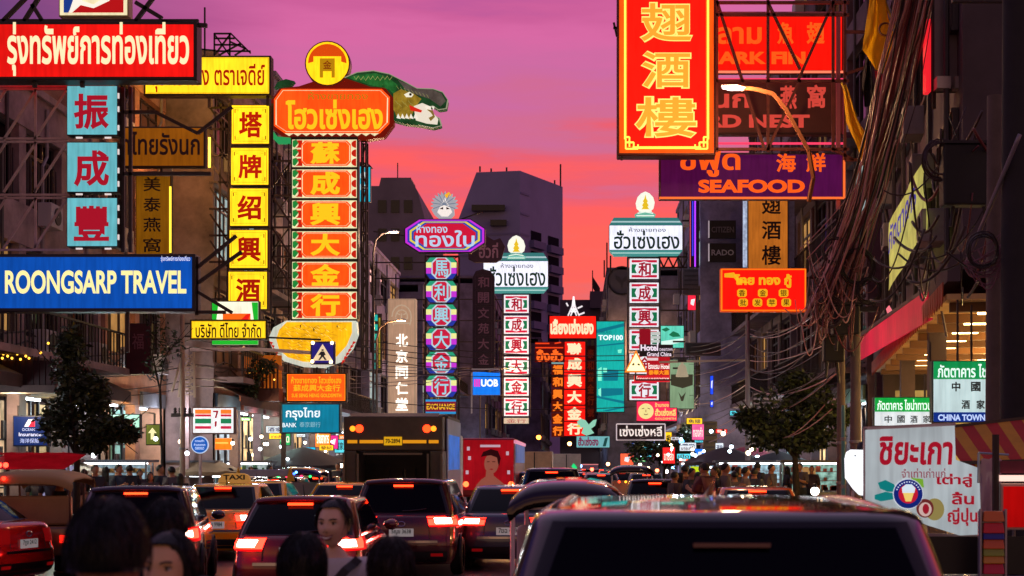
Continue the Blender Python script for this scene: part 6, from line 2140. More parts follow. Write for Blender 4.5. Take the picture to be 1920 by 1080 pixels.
    if lng:
        last = rows[-1]
        for s_ in range(1, 8):
            row = []
            for j, (x, y, z) in enumerate(last):
                th = 2 * math.pi * j / seg
                fr = max(0, math.cos(th))
                f_ = 1 if fr < .45 else max(0, 1 - (fr - .45) * 2.4)
                row.append((x * (1 + .06 * math.sin(s_ * .6) * f_), y - .004 * s_ * (1 if y < 0 else 0), z - lng * s_ / 7 * f_ + q.uniform(-.003, .003)))
            rows.append(row)
    hm.grid([[tuple(M @ Vector(p)) for p in r_] for r_ in rows], True)
    if hair == 'tied':
        hm.ball(tuple(M @ Vector((0, -.115, .14))), .045, 12, 8)
    if face or lod:
        for i in range(420):                              # loose strands
            th = q.uniform(R(60), R(300))
            ph = q.uniform(.1, 1.5)
            pts = []
            lift, ln_ = q.uniform(1.0, 1.045), q.uniform(.06, .16)
            tw = q.uniform(-.05, .05)
            for u in range(5):
                p_ = ph + u * ln_
                lf = lift + .012 * u * q.random()
                pts.append(tuple(M @ Vector((math.sin(p_) * math.sin(th + tw * u) * .090 * lf, math.sin(p_) * math.cos(th + tw * u) * .111 * lf - .006, .12 + math.cos(p_) * .123 * lf))))
            hm.tube(pts, .0016, 3, .0006)
    hm.build('hair', hair_mat(hair_c), o, smooth=180, fix=False)
    # clothes follow the body
    sv, sf = grow(['pelvis', 'waist', 'chest', 'neckb', 'shl', 'ell', 'shr', 'elr'], E_, .013, 1 if lod else 0)
    zn = J['neckb'][2] + .035 * k
    m = MB()
    m.add([(v.x, v.y, min(v.z, zn)) for v in sv], sf)
    m.build('shirt', paint(shirt, .8, noise=.15, nscale=12, bump=.15), o, smooth=180)
    tv, tf = grow(['pelvis', 'hpl', 'knl', 'anl', 'hpr', 'knr', 'anr'], E_, .014, 1 if lod else 0)
    m = MB()
    m.add(tv, tf)
    m.build('trousers', paint(legs, .8, noise=.15, nscale=12), o, smooth=180)
    m = MB()
    for n in 'lr':
        x, y, z, r_ = J['an' + n]
        m.box(x - .045, x + .045, y - .07, y + .19, 0, .07)
    m.build('shoes', paint('#1c1a1a', .6), o, bevel=.02)
    if cap:
        m = MB()
        m.grid([[tuple(M @ Vector((.093 * math.sin(p_) * math.sin(t), .113 * math.sin(p_) * math.cos(t) - .005, .145 + .105 * math.cos(p_)))) for t in [2 * math.pi * j / 20 for j in range(20)]] for p_ in [math.pi * .52 * i / 8 for i in range(9)]], True)
        m.grid([[tuple(M @ Vector((.09 * t, .10 + dy - .03 * t * t, .142 - .02 * dy))) for t in (-.8, -.4, 0, .4, .8)] for dy in (0, .08)])
        m.build('cap', paint(cap, .7), o, smooth=60)
    if strap:
        m = MB()
        c0 = J['chest']
        rowsA, rowsB = [], []
        for i in range(15):
            t = i / 14
            x = (-.15 + .27 * t) * k
            z = (1.42 - .34 * t) * k
            rr = .158 * k
            y = math.sqrt(max(1e-4, rr * rr - x * x * .75)) * .98 - (0.035 * k if t < .12 else 0)
            rowsA.append((x - .018, y + .004, z - .012))
            rowsB.append((x + .018, y + .004, z + .012))
        m.grid([rowsA, rowsB])
        m.grid([[(x, y - .006, z) for x, y, z in rowsA], [(x, y - .006, z) for x, y, z in rowsB]])
        m.build('bag_strap', paint(strap, .6), o)
    return o
def stand(px, Y, up=0.0): return ((px - CX) * Y / F, Y, up)
def tall(py, Y): return HC - (py - CY) * Y / F          # height of a head top seen at py
person('man with short black hair closest to the camera, seen from behind', stand(200, 3.25), R(4), tall(946, 3.25), '#141216', hair='short', lod=1)
person('man with a shaved neck seen from behind, beside the big dark head', stand(306, 5.4), R(-14), tall(941, 5.4), '#101014', hair='short', skin=SKIN_D)
person('woman half hidden behind the big dark head, her face to the camera', stand(318, 4.5), R(172), tall(1003, 4.5), '#181418', hair='bob', face=True, skin=paint('#e0b080', .5))
person('smiling woman with tied back dark hair and a bag strap over a pale top', stand(627, 7.0), R(168), tall(941, 7.0), '#d0c8c0', hair='tied', face=True, smile=True, strap='#241c14', turn=R(0), skin=paint('#e8bc98', .45))
person('person with black hair seen from behind in front of the smiling woman', stand(566, 5.0), R(-8), tall(1006, 5.0), '#141014', hair='bob')
person('person with long brown hair seen from behind, right of the smiling woman', stand(733, 5.0), R(6), tall(1014, 5.0), '#181216', hair='long', hair_c='#1c0f0a')
# crowds on the two pavements: three bodies, copied
def crowd(src, spots, label, group):
    for i, (px, Y, rz, sh, sc_) in enumerate(spots):
        b = src[i % len(src)]
        o = dup(b, stand(px, Y, .14), rz, label, group)
        o.scale = (sc_, sc_, sc_)
        for ch in o.children:
            if ch.name.startswith('shirt'):
                ch.material_slots[0].link = 'OBJECT'
                ch.material_slots[0].material = paint(sh, .8)
LC = 'pedestrian in dark evening clothes in the crowd on the left pavement'
RC = 'pedestrian in dark evening clothes in the crowd at the right kerb'
p1 = person(LC, stand(96, 31, .14), R(20), 1.66, '#30242c', hair='short', lod=0, group='crowd on the left pavement')
p2 = person(LC, stand(142, 31, .14), R(150), 1.6, '#402028', hair='long', lod=0, group='crowd on the left pavement')
p3 = person(LC, stand(222, 34, .14), R(240), 1.7, '#28303c', hair='short', lod=0, arms=1, group='crowd on the left pavement')
cols = ['#3c2830', '#202430', '#5c2430', '#54484c', '#2c2c3c', '#6c5c58', '#282028']
q = random.Random(11)
sp = [(px, 30 + q.random() * 8, q.uniform(-3, 3), q.choice(cols), q.uniform(.92, 1.03)) for px in (70, 118, 158, 178, 198, 243, 262, 282, 300, 322, 338)]
sp += [(px, 46 + q.random() * 8, q.uniform(-3, 3), q.choice(cols), q.uniform(.94, 1.03)) for px in (400, 432, 470, 505, 602, 618, 634, 648)]
crowd((p1, p2, p3), sp, LC, 'crowd on the left pavement')
sp = [(px, Y, q.uniform(-3, 3), q.choice(cols), q.uniform(.92, 1.03)) for px, Y in [(1262 + i * 12.5 + q.uniform(-4, 4), 27 + q.random() * 5 + abs(i - 5) * .6) for i in range(13)]]
sp += [(px, 38 + q.random() * 8, q.uniform(-3, 3), q.choice(cols), q.uniform(.94, 1.03)) for px in (1290, 1316, 1352, 1385, 1420, 1446, 1476, 1500, 1522)]
crowd((p1, p2, p3), sp, RC, 'crowd at the right kerb')
person('man in a dark cap leaning beside the beige tuk tuk', stand(112, 23.5, .0), R(-60), 1.66, '#1c1614', hair='short', cap='#181414', skin=paint('#b06848', .5), lod=0)
# ================================================================== trees
LEAF = [paint('#2c3a1c', .6, noise=.4, nscale=4), paint('#3c4a22', .55, noise=.4, nscale=4), paint('#1c2814', .7, noise=.4, nscale=4)]
def tree(name, label, base, blobs, trunk_r, n, leaf=.16, seed=0, cat='tree', mats=None, bark='#2c221c'):
    """blobs: (centre offset, radius xyz) clumps of foliage round the limbs"""
    q = random.Random(seed)
    o = thing(name, label, cat, base)
    m = MB()
    tops = [Vector(b[0]) for b in blobs]
    fork = Vector((sum(t.x for t in tops) / len(tops) * .4, 0, min(t.z - b[1][2] for t, b in zip(tops, blobs)) * .95))
    m.tube([(0, 0, 0), fork * .5 + Vector((.05, .03, 0)), fork], trunk_r, 9, trunk_r * .7)
    for t in tops:
        mid = fork.lerp(t, .5) + Vector((q.uniform(-.2, .2), q.uniform(-.2, .2), .1))
        m.tube([fork, mid, t], trunk_r * .5, 6, trunk_r * .15)
        for i in range(4):
            e = t + Vector((q.uniform(-1, 1), q.uniform(-1, 1), q.uniform(-.6, 1))) * .7
            m.tube([mid.lerp(t, .6), e], trunk_r * .16, 4, .008)
    m.build('trunk', paint(bark, .9, noise=.4, nscale=5, bump=.4), o, smooth=60)
    cr = MB()
    for i in range(n):
        c, r = q.choice(blobs)
        while True:
            v = Vector((q.uniform(-1, 1), q.uniform(-1, 1), q.uniform(-1, 1)))
            if .15 < v.length < 1: break
        v *= (1 + .18 * math.sin(v.x * 7 + seed) * math.cos(v.z * 6))
        p = Vector(c) + Vector((v.x * r[0], v.y * r[1], v.z * r[2]))
        a = Vector((q.gauss(0, 1), q.gauss(0, 1), q.gauss(0, .6) - .3)).normalized()
        b = a.orthogonal().normalized()
        b = (Matrix.Rotation(q.uniform(0, 6.28), 3, a) @ b)
        s_ = leaf * q.uniform(.6, 1.3)
        cr.mi = min(2, int(q.random() * 3))
        cr.add([p, p + a * s_ * .5 + b * s_ * .22, p + a * s_, p + a * s_ * .5 - b * s_ * .22], [(0, 1, 2, 3)])
    cr.build('crown', mats or LEAF, o, fix=False)
    return o
b = at(132, 870, 30)
k = 30 / F
tree('street_tree', 'dark bushy street tree at the left kerb in front of the pale lit shop', (b.x, 30, .14),
     [((0, 0, 3.7), (.34, .4, .8)), ((.1, .1, 2.9), (.5, .5, .6)), ((-.25, 0, 2.6), (.4, .5, .5)), ((.85, 0, 2.55), (.45, .4, .2)), ((.45, .2, 3.2), (.3, .3, .4)), ((.0, 0, 4.2), (.2, .25, .4)), ((1.15, 0, 2.35), (.25, .2, .12)), ((.5, 0, 2.2), (.3, .3, .25))], .09, 6200, .155, 1)
b = at(1490, 870, 40)
tree('street_tree', 'broad dark street tree left of the right utility poles', (b.x, 40, .14),
     [((-.2, 0, 3.2), (1.0, .9, .7)), ((.5, .2, 3.5), (.8, .8, .6)), ((-.75, .1, 2.7), (.7, .8, .55)), ((.6, 0, 2.7), (.7, .8, .6)), ((0, 0, 2.5), (1.0, .9, .5)), ((.1, .1, 4.0), (.5, .6, .35)), ((-1.25, 0, 3.0), (.4, .4, .3)), ((1.2, 0, 3.1), (.35, .4, .3))], .12, 5200, .21, 2)
b = at(1238, 870, 75)
tree('street_tree', 'small green tree beneath the white neon frame sign', (b.x, 75, .14), [((-.6, 0, 2.6), (1.2, 1, .8)), ((.8, 0, 2.3), (1.1, 1, .7)), ((1.6, .1, 2.9), (.7, .8, .9))], .1, 3500, .26, 3)
b = at(300, 870, 38)
tree('street_tree', 'thin half bare creeper tree hanging below the blue travel board', (b.x, 38, .14), [((-.1, 0, 5.4), (.35, .3, .6)), ((.3, 0, 4.9), (.4, .3, .5)), ((-.2, .1, 4.4), (.35, .3, .5))], .045, 260, .14, 4)
b = at(478, 870, 48)
tree('hanging_plant', 'green plant growing on the orange lit balcony left of the small orange board', (b.x - .1, 48.6, 4.2), [((0, 0, .8), (.35, .3, .45)), ((.35, 0, 1.0), (.3, .3, .3)), ((-.2, 0, .3), (.3, .3, .4))], .03, 700, .16, 5, 'plant')

# ================================================================== poles and cables
CONC = paint('#6a5a52', .8, noise=.3, nscale=2)
def pole(label, px, py_top, Y, r, group=None, arms=(), col=None, base=.14):
    x = (px - CX) * Y / F
    o = thing('utility_pole', label, 'pole', (x, Y, base))
    H = HC - (py_top - CY) * Y / F - base
    m = MB()
    m.tube([(0, 0, 0), (0, 0, H * .5), (0, 0, H)], r * 1.15, 12, r * .85)
    m.build('shaft', col or CONC, o, smooth=60)
    m = MB()
    for z, w in arms:
        m.box(-w, w, -.05, .05, z, z + .1)
        for i in range(4):
            xx = -w + .1 + (2 * w - .2) * i / 3
            m.lathe([(.03, 0), (.05, .04), (.03, .08), (.05, .12), (.01, .16)], (xx, 0, z + .1), 8)
    if arms: m.build('crossarm', paint('#4a4040', .6, .3), o)
    m = MB()
    for z in (1.0, 1.3, 2.1):
        m.lathe([(r * 1.16, z), (r * 1.22, z + .01), (r * 1.22, z + .05), (r * 1.16, z + .06)], n=12)
    m.build('band', paint('#8a8484', .4, .6), o)
    return o
pole('thick grey utility pole right of the restaurant signs', 1865, 180, 20, .125, arms=((8.2, .6),))
pole('brown utility pole under the tangled cables, right one of two', 1604, 470, 27, .10, arms=((4.6, .45),))
pole('brown utility pole under the tangled cables, left one of two', 1577, 560, 28.5, .085)
pole('slim teal pole just left of the white banner', 1581, 760, 24, .035, col=paint('#58908c', .4, .3))
pole('dark pole at the far right edge in front of the striped awning', 1905, -200, 19, .2, col=paint('#241f22', .8, noise=.3))
pole('grey steel post right of the ochre character board', 1402, 590, 50, .09, col=paint('#8a8088', .5, .3))
pole('pale steel post at the left kerb beside the striped store sign', 342, 590, 39, .07, col=paint('#b0907c', .5, .2), arms=((3.0, .3),))
# lattice mast on the left
o = thing('lattice_mast', 'short pale lattice mast above the striped store sign', 'mast', at(346, 745, 41))
k = 41 / F
m = MB()
def mp2(px, py): return ((px - 346) * k, 0, (745 - py) * k)
for a, b2 in (((335, 745), (345, 660)), ((365, 745), (363, 660)), ((322, 735), (345, 660))):
    m.bar(mp2(*a), mp2(*b2), .06)
for i in range(6):
    y = 740 - i * 13
    m.bar(mp2(337 + i * 1.4, y), mp2(365, y - 13), .035)
    m.bar(mp2(365, y), mp2(338 + i * 1.4, y - 13), .035)
    m.bar(mp2(337 + i * 1.4, y), mp2(365, y), .035)
m.build('truss', paint('#c0a088', .5, .2), o)

q = random.Random(21)
def cable(pts, r, label, mat, group, sag=0.0, n=14, name='cable'):
    """a cable through the given points; sag bends each span down"""
    P = []
    for a, b2 in zip(pts, pts[1:]):
        for i in range(n + (b2 is pts[-1])):
            t = i / n
            p = a.lerp(b2, t)
            p.z -= sag * 4 * t * (1 - t)
            P.append(p)
    base = P[0].copy()
    m = MB()
    m.tube([p - base for p in P], r, 5)
    ob = m.build(name, mat, smooth=180)
    ob.location = base
    return tag(ob, label, 'cable', group)
CBL = [paint('#241618', .45), paint('#a05c58', .4), paint('#743434', .45), paint('#cc9490', .35), paint('#3a2424', .5)]  # reds and pinks put the red signs' light into the cable colours
# the thick bundle that comes down past the yellow flags to the pole
BL = 'reddish black cable in the thick bundle that slants down past the yellow flags'
for i in range(44):
    u = q.random()
    x0 = 1690 + 75 * u + q.uniform(-4, 4)
    x2 = 1600 + 62 * u + q.uniform(-18, 18)
    y2 = 330 + q.uniform(-10, 60)
    x3 = 1515 + 70 * u + q.uniform(-12, 12)
    Y = 24 + 2 * q.random()
    a = at(x0, -60, Y - 2); b = at((x0 + x2) / 2 + q.uniform(-13, 13), 150 + q.uniform(-50, 50), Y); c = at(x2, y2, Y + 1); d = at(x3, 560 + q.uniform(-40, 60), 27 + q.uniform(-.4, .4))
    cable([a, b, c, d], q.choice((.008, .012, .016, .022, .034)), BL, q.choice((CBL[0], CBL[0], CBL[4], CBL[1], CBL[2], CBL[3])), 'cables of the slanting bundle', .06, 8)
HL = 'pale cable hanging in a loop from the brown utility poles'
for i in range(44):
    x0 = 1545 + q.uniform(-30, 60); x1 = x0 + q.uniform(-70, 70)
    y0 = q.uniform(470, 580); y1 = y0 + q.uniform(-40, 90)
    Y = 26.6 + q.uniform(-.6, .6)
    cable([at(x0, y0, Y), at(x1, y1, Y + q.uniform(-.3, .3))], q.choice((.008, .011, .014)), HL, q.choice(CBL[1:4]), 'looped cables on the brown poles', q.uniform(.2, .8), 14)
ML = 'thin pale cable fanning out left from the slanting bundle'
for i in range(9):
    x0 = 1700 - i * 9; y0 = 60 + i * 26
    cable([at(x0, y0 + 150, 25.5), at(1500 + i * 12, 470 + i * 16 + q.uniform(-10, 10), 27)], .010, ML, CBL[3], 'cables fanning from the bundle', .18, 10)
DL = 'black cable drooping across the dark upper right'
for i in range(30):
    x0 = q.uniform(1690, 1900); y0 = q.uniform(200, 480)
    x1 = x0 + q.uniform(-160, 160); y1 = y0 + q.uniform(-20, 160)
    cable([at(x0, y0, 20.5 + q.random()), at(x1, y1, 21.5 + q.random())], q.choice((.012, .018, .024)), DL, q.choice((CBL[0], CBL[4], CBL[2])), 'drooping cables upper right', q.uniform(.1, .6), 12)
PL = 'tangled pinkish cable looping beside the thick grey pole'
for i in range(22):
    x0 = 1815 + q.uniform(-15, 20); y0 = 490 + q.uniform(-25, 35)
    x1 = 1905 + q.uniform(-20, 30); y1 = 415 + q.uniform(-30, 60)
    cable([at(x0, y0, 19.5), at(x1, y1, 19.3)], q.choice((.006, .009)), PL, paint('#7c4a5c', .4), 'tangled cables by the grey pole', q.uniform(.1, .45), 12)
LL = 'thin black cable strung across the left shopfronts at first floor height'
for y0, y1 in ((652, 655), (668, 670), (684, 676), (700, 690), (646, 640), (716, 706)):
    cable([at(-20, y0 + q.uniform(-10, 25), 34), at(360, y1 + q.uniform(-8, 20), 44), at(880, 688 + (y1 - 640) * .25, 84)], .016, LL, CBL[0], 'cables along the left shopfronts', .35, 12)
CL = 'thin black cable crossing high over the far road'
for i, (y0, y1) in enumerate(((632, 660), (645, 668), (652, 690), (666, 700), (746, 752), (690, 686))):
    cable([at(640, y0, 70), at(1320, y1, 74)], .022, CL, CBL[0], 'cables crossing the far road', .5, 18)
RL_ = 'grey cable strung along the right facades behind the ochre board'
for i in range(16):
    y0 = 610 + i * 12 + q.uniform(-6, 6)
    cable([at(1270 + q.uniform(-20, 20), y0 + 30, 78), at(1400, y0, 55), at(1560 + q.uniform(-20, 20), y0 - 50 + q.uniform(-30, 30), 30)], q.choice((.012, .018)), RL_, q.choice((CBL[0], CBL[3], CBL[4])), 'cables along the right facades', q.uniform(.2, .8), 12)
cable([at(1812, 492, 19.6), at(1912, 252, 18.6)], .03, 'taut grey stay rising to the upper right edge', paint('#8a8088', .4, .4), None)
# junction boxes on the poles
for (px, py, Y, w, h, lb) in ((1585, 600, 26.7, .5, .55, 'dark splice box on the brown poles, upper of two'), (1562, 655, 27.6, .4, .5, 'dark splice box on the brown poles, lower of two'), (1822, 330, 21, .9, .9, 'big black transformer box in the dark upper right')):
    p = at(px, py, Y)
    o = thing('splice_box', lb, 'box', p)
    m = MB()
    m.box(-w / 2, w / 2, -.15, .15, -h / 2, h / 2)
    m.build('case', paint('#181214', .6, noise=.3), o, bevel=.03)
    m = MB()
    m.box(-w / 2 - .02, w / 2 + .02, -.17, .17, h / 2, h / 2 + .04)
    m.tube([(-w * .3, 0, -h / 2), (-w * .35, 0, -h / 2 - .3)], .03, 6)
    m.tube([(w * .2, 0, -h / 2), (w * .3, .05, -h / 2 - .4)], .03, 6)
    m.build('lid', paint('#2a2224', .6), o)

# ================================================================== flags and banners
def flag(name, label, pts, Y, mat, cat='flag', pole_=None):
    """pts: rows of pixel points; the cloth hangs in folds"""
    base = at(*pts[0][0], Y)
    o = thing(name, label, cat, base)
    m = MB()
    n = 12
    L_, R_ = pts
    rows = []
    for i in range(n + 1):
        t = i / n * (len(L_) - 1)
        j = min(int(t), len(L_) - 2); f_ = t - j
        a = Vector(L_[j]).lerp(Vector(L_[j + 1]), f_); b2 = Vector(R_[j]).lerp(Vector(R_[j + 1]), f_)
        rows.append([at(*(a.lerp(b2, u / 8)), Y) + Vector((0, .16 * math.sin(u * 1.5 + i * .5) * (.4 + u / 10), 0)) - base for u in range(9)])
    m.grid(rows)
    m.build('cloth', mat, o, smooth=180)
    if pole_:
        m = MB()
        m.tube([at(*pole_[0], Y - .03) - base, at(*pole_[1], Y - .03) - base], .025, 6)
        m.build('flag_pole', paint('#c8a83c', .4, .3), o)
    return o
YF = cloth('#ffc81c')
f1 = flag('flag', 'large yellow flag with a dark round emblem at the upper right', (((1634, -20), (1622, 60), (1616, 95), (1640, 128)), ((1652, -20), (1672, 40), (1686, 80), (1664, 138))), 30, YF, pole_=((1648, -30), (1688, 82)))
c = at(1660, 55, 29.75) - Vector(f1.location)
m = MB()
m.tube([(c.x + .13 * math.cos(a * .42), c.y, c.z + .13 * math.sin(a * .42)) for a in range(16)], .022, 6)
m.build('emblem', paint('#7a3c0c', .6), f1)
flag('flag', 'slim yellow flag hanging below the large yellow flag', (((1580, 162), (1588, 230), (1606, 275), (1616, 310)), ((1584, 160), (1606, 215), (1634, 262), (1632, 305))), 31, YF, pole_=((1578, 155), (1606, 218)))
flag('flag', 'dark cloth hanging between the two yellow flags', (((1622, 108), (1616, 160), (1620, 200)), ((1628, 112), (1642, 160), (1652, 196))), 30.5, paint('#1a0f12', .8))
flag('flag', 'red and white cloth hanging behind the cable bundle', (((1640, 130), (1646, 160), (1654, 196)), ((1664, 140), (1670, 165), (1672, 190))), 31.5, cloth('#b83040'))
o = flag('banner', 'long yellow banner with blue lettering on the right facade', (((1667, 418), (1667, 470), (1666, 545)), ((1735, 292), (1735, 360), (1735, 432))), 27, lamp('#bcb85c', .8, False, .3, 3), 'banner')  # cloth brightened by a glow put into its colour
me_ = o.children[0]
for v in me_.data.vertices:
    wv_ = v.co + o.location
    d = (wv_.x / wv_.y * F + CX - 1667) / 68
    sc2 = (29.5 - 4.5 * d) / wv_.y
    np_ = Vector((wv_.x * sc2, wv_.y * sc2, HC + (wv_.z - HC) * sc2))
    v.co = np_ - o.location
m = MB()
A0, B0, A1, B1 = at(1670, 470, 29.3), at(1733, 355, 25.1), at(1670, 425, 29.3), at(1733, 305, 25.1)
def bto(x, y, z):
    p = A0.lerp(B0, x).lerp(A1.lerp(B1, x), z) - Vector((.09 - y, 0, 0)) - o.location
    return p
letters(m, 'ภัตตาคาร', .08, .92, -.35, .75, 0, .02, 3, to=bto)
m.build('lettering', lamp('#3434b0', .6, False), o, fix=False)

# ---- unlit white sign box with a red edge, upper right
s = Sign('blank_sign', 'blank unlit grey white sign box with a red lit edge at the upper right', (1738, -10, 1822, 178), 24.5, depth=.25)
s.box('cabinet', (1747, -10, 1822, 168), paint('#241c1c', .6), 0, .25, bevel=.02)
s.box('face_panel', (1752, -8, 1816, 160), paint('#8c7a7a', .5, noise=.12, nscale=2), -.015, 0)
s.box('red_edge', (1736, 36, 1745, 172), lamp('#e8202c', .9, True), -.02, .2)
s.boxes('floodlight', [(1750, 150, 1776, 172), (1784, 150, 1814, 172)], paint('#b8a8a8', .3, .3), -.25, -.02)
s.arms([((1816, 168), (1830, 200)), ((1755, 168), (1755, 200))], .06)

# ---- restaurant name boards
s = Sign('shop_sign', 'green and white restaurant board with Thai lettering, larger upper of two', (1748, 676, 1850, 792), 23.5, depth=.2)
s.panel(face=lamp('#c0d8d8', .9, vary=.15), frame=.02, cab=paint('#1c3c2c', .5))
f = s.box('green_band', (1750, 678, 1848, 711), lamp('#12904c', .9, vary=.15), -.025, -.013)
wh = lamp('#e8fff4', 1.1, False)
s.text('ภัตตาคาร ไชน่า', (1757, 682, 1868, 708), wh, -.03, f, bold=.02)
for c_, r in (('中', (1784, 716, 1800, 734)), ('國', (1820, 716, 1838, 734)), ('酒', (1802, 750, 1818, 767)), ('家', (1830, 750, 1846, 767))):
    s.text(c_, r, BLACK, -.02, bold=.03)
f = s.box('blue_band', (1750, 773, 1848, 791), lamp('#102c7c', .9), -.025, -.013)
s.text('CHINA TOWN', (1758, 777, 1846, 789), lamp('#c0d4ff', 1, False), -.03, f, bold=.04)
s.arms([((1748, 676), (1748, 640)), ((1800, 676), (1800, 560)), ((1826, 676), (1826, 570))], .03)
s = Sign('shop_sign', 'green and white restaurant board with Thai lettering, smaller lower of two', (1638, 744, 1748, 800), 25.5, depth=.15)
s.panel(face=lamp('#d8e0e4', .95, vary=.1), frame=.02, cab=paint('#1c3c2c', .5))
f = s.box('green_band', (1640, 746, 1746, 772), lamp('#109c3c', .95, vary=.15), -.025, -.013)
s.text('ภัตตาคาร ไชน่าทาวน์', (1644, 749, 1746, 769), wh, -.03, f, bold=.02)
for i, c_ in enumerate('中國酒家'):
    s.text(c_, (1658 + i * 24, 779, 1672 + i * 24, 793), BLACK, -.02, bold=.02, res=2)
s.arms([((1645, 744), (1645, 700)), ((1738, 744), (1738, 700))], .03)

# ---- white banner stall
Y = 15.0
s = Sign('banner', 'big white stall banner with red Thai lettering and a round fruit badge', (1622, 800, 1840, 1005), Y, cat='banner', depth=.05)
wb = paint('#d8dcde', .55, noise=.06, nscale=2)
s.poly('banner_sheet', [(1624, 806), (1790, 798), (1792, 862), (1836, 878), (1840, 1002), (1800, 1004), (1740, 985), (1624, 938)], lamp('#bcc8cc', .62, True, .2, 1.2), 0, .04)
dr = lamp('#b0142c', .7, False)
s.text('ชิยะเกา', (1646, 818, 1784, 872), dr, -.012, bold=.03, res=5, slant=.06)
s.text('จำเท่าเก่าแก่', (1690, 878, 1772, 896), lamp('#9a4858', .7, False), -.012, bold=.01)
s.text('เต่าลู่', (1756, 888, 1822, 914), dr, -.012, bold=.03)
s.text('ลิ้น', (1784, 922, 1826, 946), dr, -.012, bold=.03)
s.text('ญี่ปุ่น', (1776, 952, 1832, 986), dr, -.012, bold=.03)
s.polys('leaf', [[(1646, 905), (1660, 900), (1676, 908), (1682, 922), (1664, 922), (1650, 916)], [(1640, 928), (1660, 922), (1680, 926), (1674, 936), (1652, 940), (1640, 936)]], lamp('#108888', .7, False), -.012, 0)
s.poly('leaf', [(1708, 896), (1730, 898), (1732, 914), (1716, 912)], lamp('#80b838', .7, False), -.012, 0)
b1 = s.disc('badge', (1702, 926), 27, lamp('#14287c', .75, False), -.02, 0)
s.disc('badge_rim', (1702, 926), 28.5, lamp('#d0d8e4', .8, False), -.016, 0, b1)
s.disc('badge_centre', (1702, 926), 18, lamp('#c81c34', .8, False), -.026, 0, b1)
s.polys('ice_cup', [[(1690, 914), (1698, 908), (1708, 908), (1715, 915), (1713, 924), (1691, 924)]], lamp('#d8e8f4', .9, False), -.032, 0, b1)
s.poly('ice_cup_base', [(1692, 924), (1712, 924), (1707, 940), (1697, 940)], lamp('#f0d070', .9, False), -.033, 0, b1)
for i in range(12):
    a = math.pi * (1.12 + .76 * i / 11)
    s.disc('badge_letter', (1702 + 22.5 * math.cos(a), 926 + 22.5 * math.sin(a)), 1.3, lamp('#d8e0f8', .9, False), -.026, 0, b1, 6)
s.disc('fruit', (1752, 955), 18, lamp('#a89858', .6, False), -.012, 0, sy=1.15)
s.disc('fruit_half', (1734, 953), 16, lamp('#7c3030', .6, False), -.016, 0, sy=1.1)
s.disc('fruit_flesh', (1734, 955), 12, lamp('#e0c0b8', .7, False), -.02, 0, sy=1.1)
s.disc('fruit_core', (1735, 954), 6, lamp('#a81c30', .7, False), -.024, 0, sy=1.6)
s.arms([((1622, 803, .06), (1794, 795, .06)), ((1624, 803, .06), (1624, 1180, .06)), ((1840, 870, .06), (1840, 1180, .06)), ((1622, 1000, .06), (1842, 1006, .06))], .035, STEELP, 0, 'pole')
# white lit board at its left
s = Sign('stall_board', 'blank glowing white board with rounded corners at the end of the banner', (1585, 842, 1632, 930), 15.2, cat='board', depth=.06)
s.poly('face_panel', [(1588, 848), (1596, 843), (1628, 844), (1632, 850), (1632, 924), (1624, 930), (1612, 928), (1600, 916), (1586, 896), (1585, 860)], lamp('#f0f4fa', 1.5, vary=.05), 0, .05)
s.boxes('lamp_clip', [(1602, 853, 1604, 856)], BLACK, -.02, 0)
s.arms([((1600, 920, .03), (1600, 1190, .03))], .03, STEELP, 0, 'leg')
# black loudspeaker lamp above it
o = thing('floodlight', 'black round floodlight hanging over the glowing white board', 'lamp', at(1620, 838, 15.6))
m = MB()
m.lathe([(.001, .06), (.06, .05), (.085, .0), (.09, -.05), (.085, -.06), (.001, -.055)], n=16)
m.build('housing', BLACK, o, smooth=50)
m = MB()
m.tube([(0, 0, .05), (.01, 0, .2), (.0, .05, .42)], .02, 6)
m.build('bracket', BLACK, o)
m = MB()
m.lathe([(.001, -.058), (.075, -.062)], n=16)
m.build('lens', lamp('#f0f8ff', 16), o)
# steel food cart below the banner, plastic curtain, red box
o = thing('food_cart', 'steel food cart under the white banner', 'cart', at(1790, 870, 14.2) * 1)
o.location.z = .14
m = MB()
m.box(-.55, .75, -.3, .45, .55, .62)
m.box(-.5, .7, -.25, .4, .1, .18)
m.build('counter', paint('#8c8488', .3, .8), o, bevel=.01)
m = MB()
for x in (-.52, .72):
    for y in (-.27, .42):
        m.tube([(x, y, .0), (x, y, 1.1)], .018, 6)
m.build('frame', paint('#7c7478', .35, .8), o)
m = MB()
m.box(-.5, .7, -.26, -.25, .63, 1.0)
m.build('front_sheet', paint('#140f10', .4), o)
o = thing('plastic_curtain', 'crumpled clear plastic sheet hanging right of the white banner', 'plastic sheet', at(1851, 860, 14.6))
m = MB()
m.grid([[(-.06 + .21 * u / 6, .03 * math.sin(u * 2.1 + v * .7), -.78 * v / 8 + .02 * math.sin(u * 3)) for u in range(7)] for v in range(9)])
m.build('sheet', paint('#b898a8', .25, 0, .5), o, smooth=180)
m = MB()
m.tube([(-.09, 0, .06), (.22, 0, .04)], .012, 6)
m.tube([(-.085, 0, .06), (-.09, 0, -.25)], .014, 6)
m.build('rail', paint('#a8b8bc', .3, .6), o)
o = thing('market_stall', 'market stall with a red panel at the right edge of the road', 'stall', at(1905, 870, 14))
o.location.z = .14
k = 14 / F
m = MB()
m.tube([(-.20, 0, 0), (-.20, 0, 2.0)], .035, 8)
m.tube([(.75, 0, 0), (.75, 0, 2.0)], .035, 8)
m.box(-.22, .8, .0, .9, .68, .74)
m.build('frame', paint('#3c302c', .5, .4), o)
m = MB()
m.box(-.16, .72, -.02, .03, 1.06, 1.52)
fr = m.build('board_frame', paint('#c0a898', .4), o, bevel=.01)
m = MB()
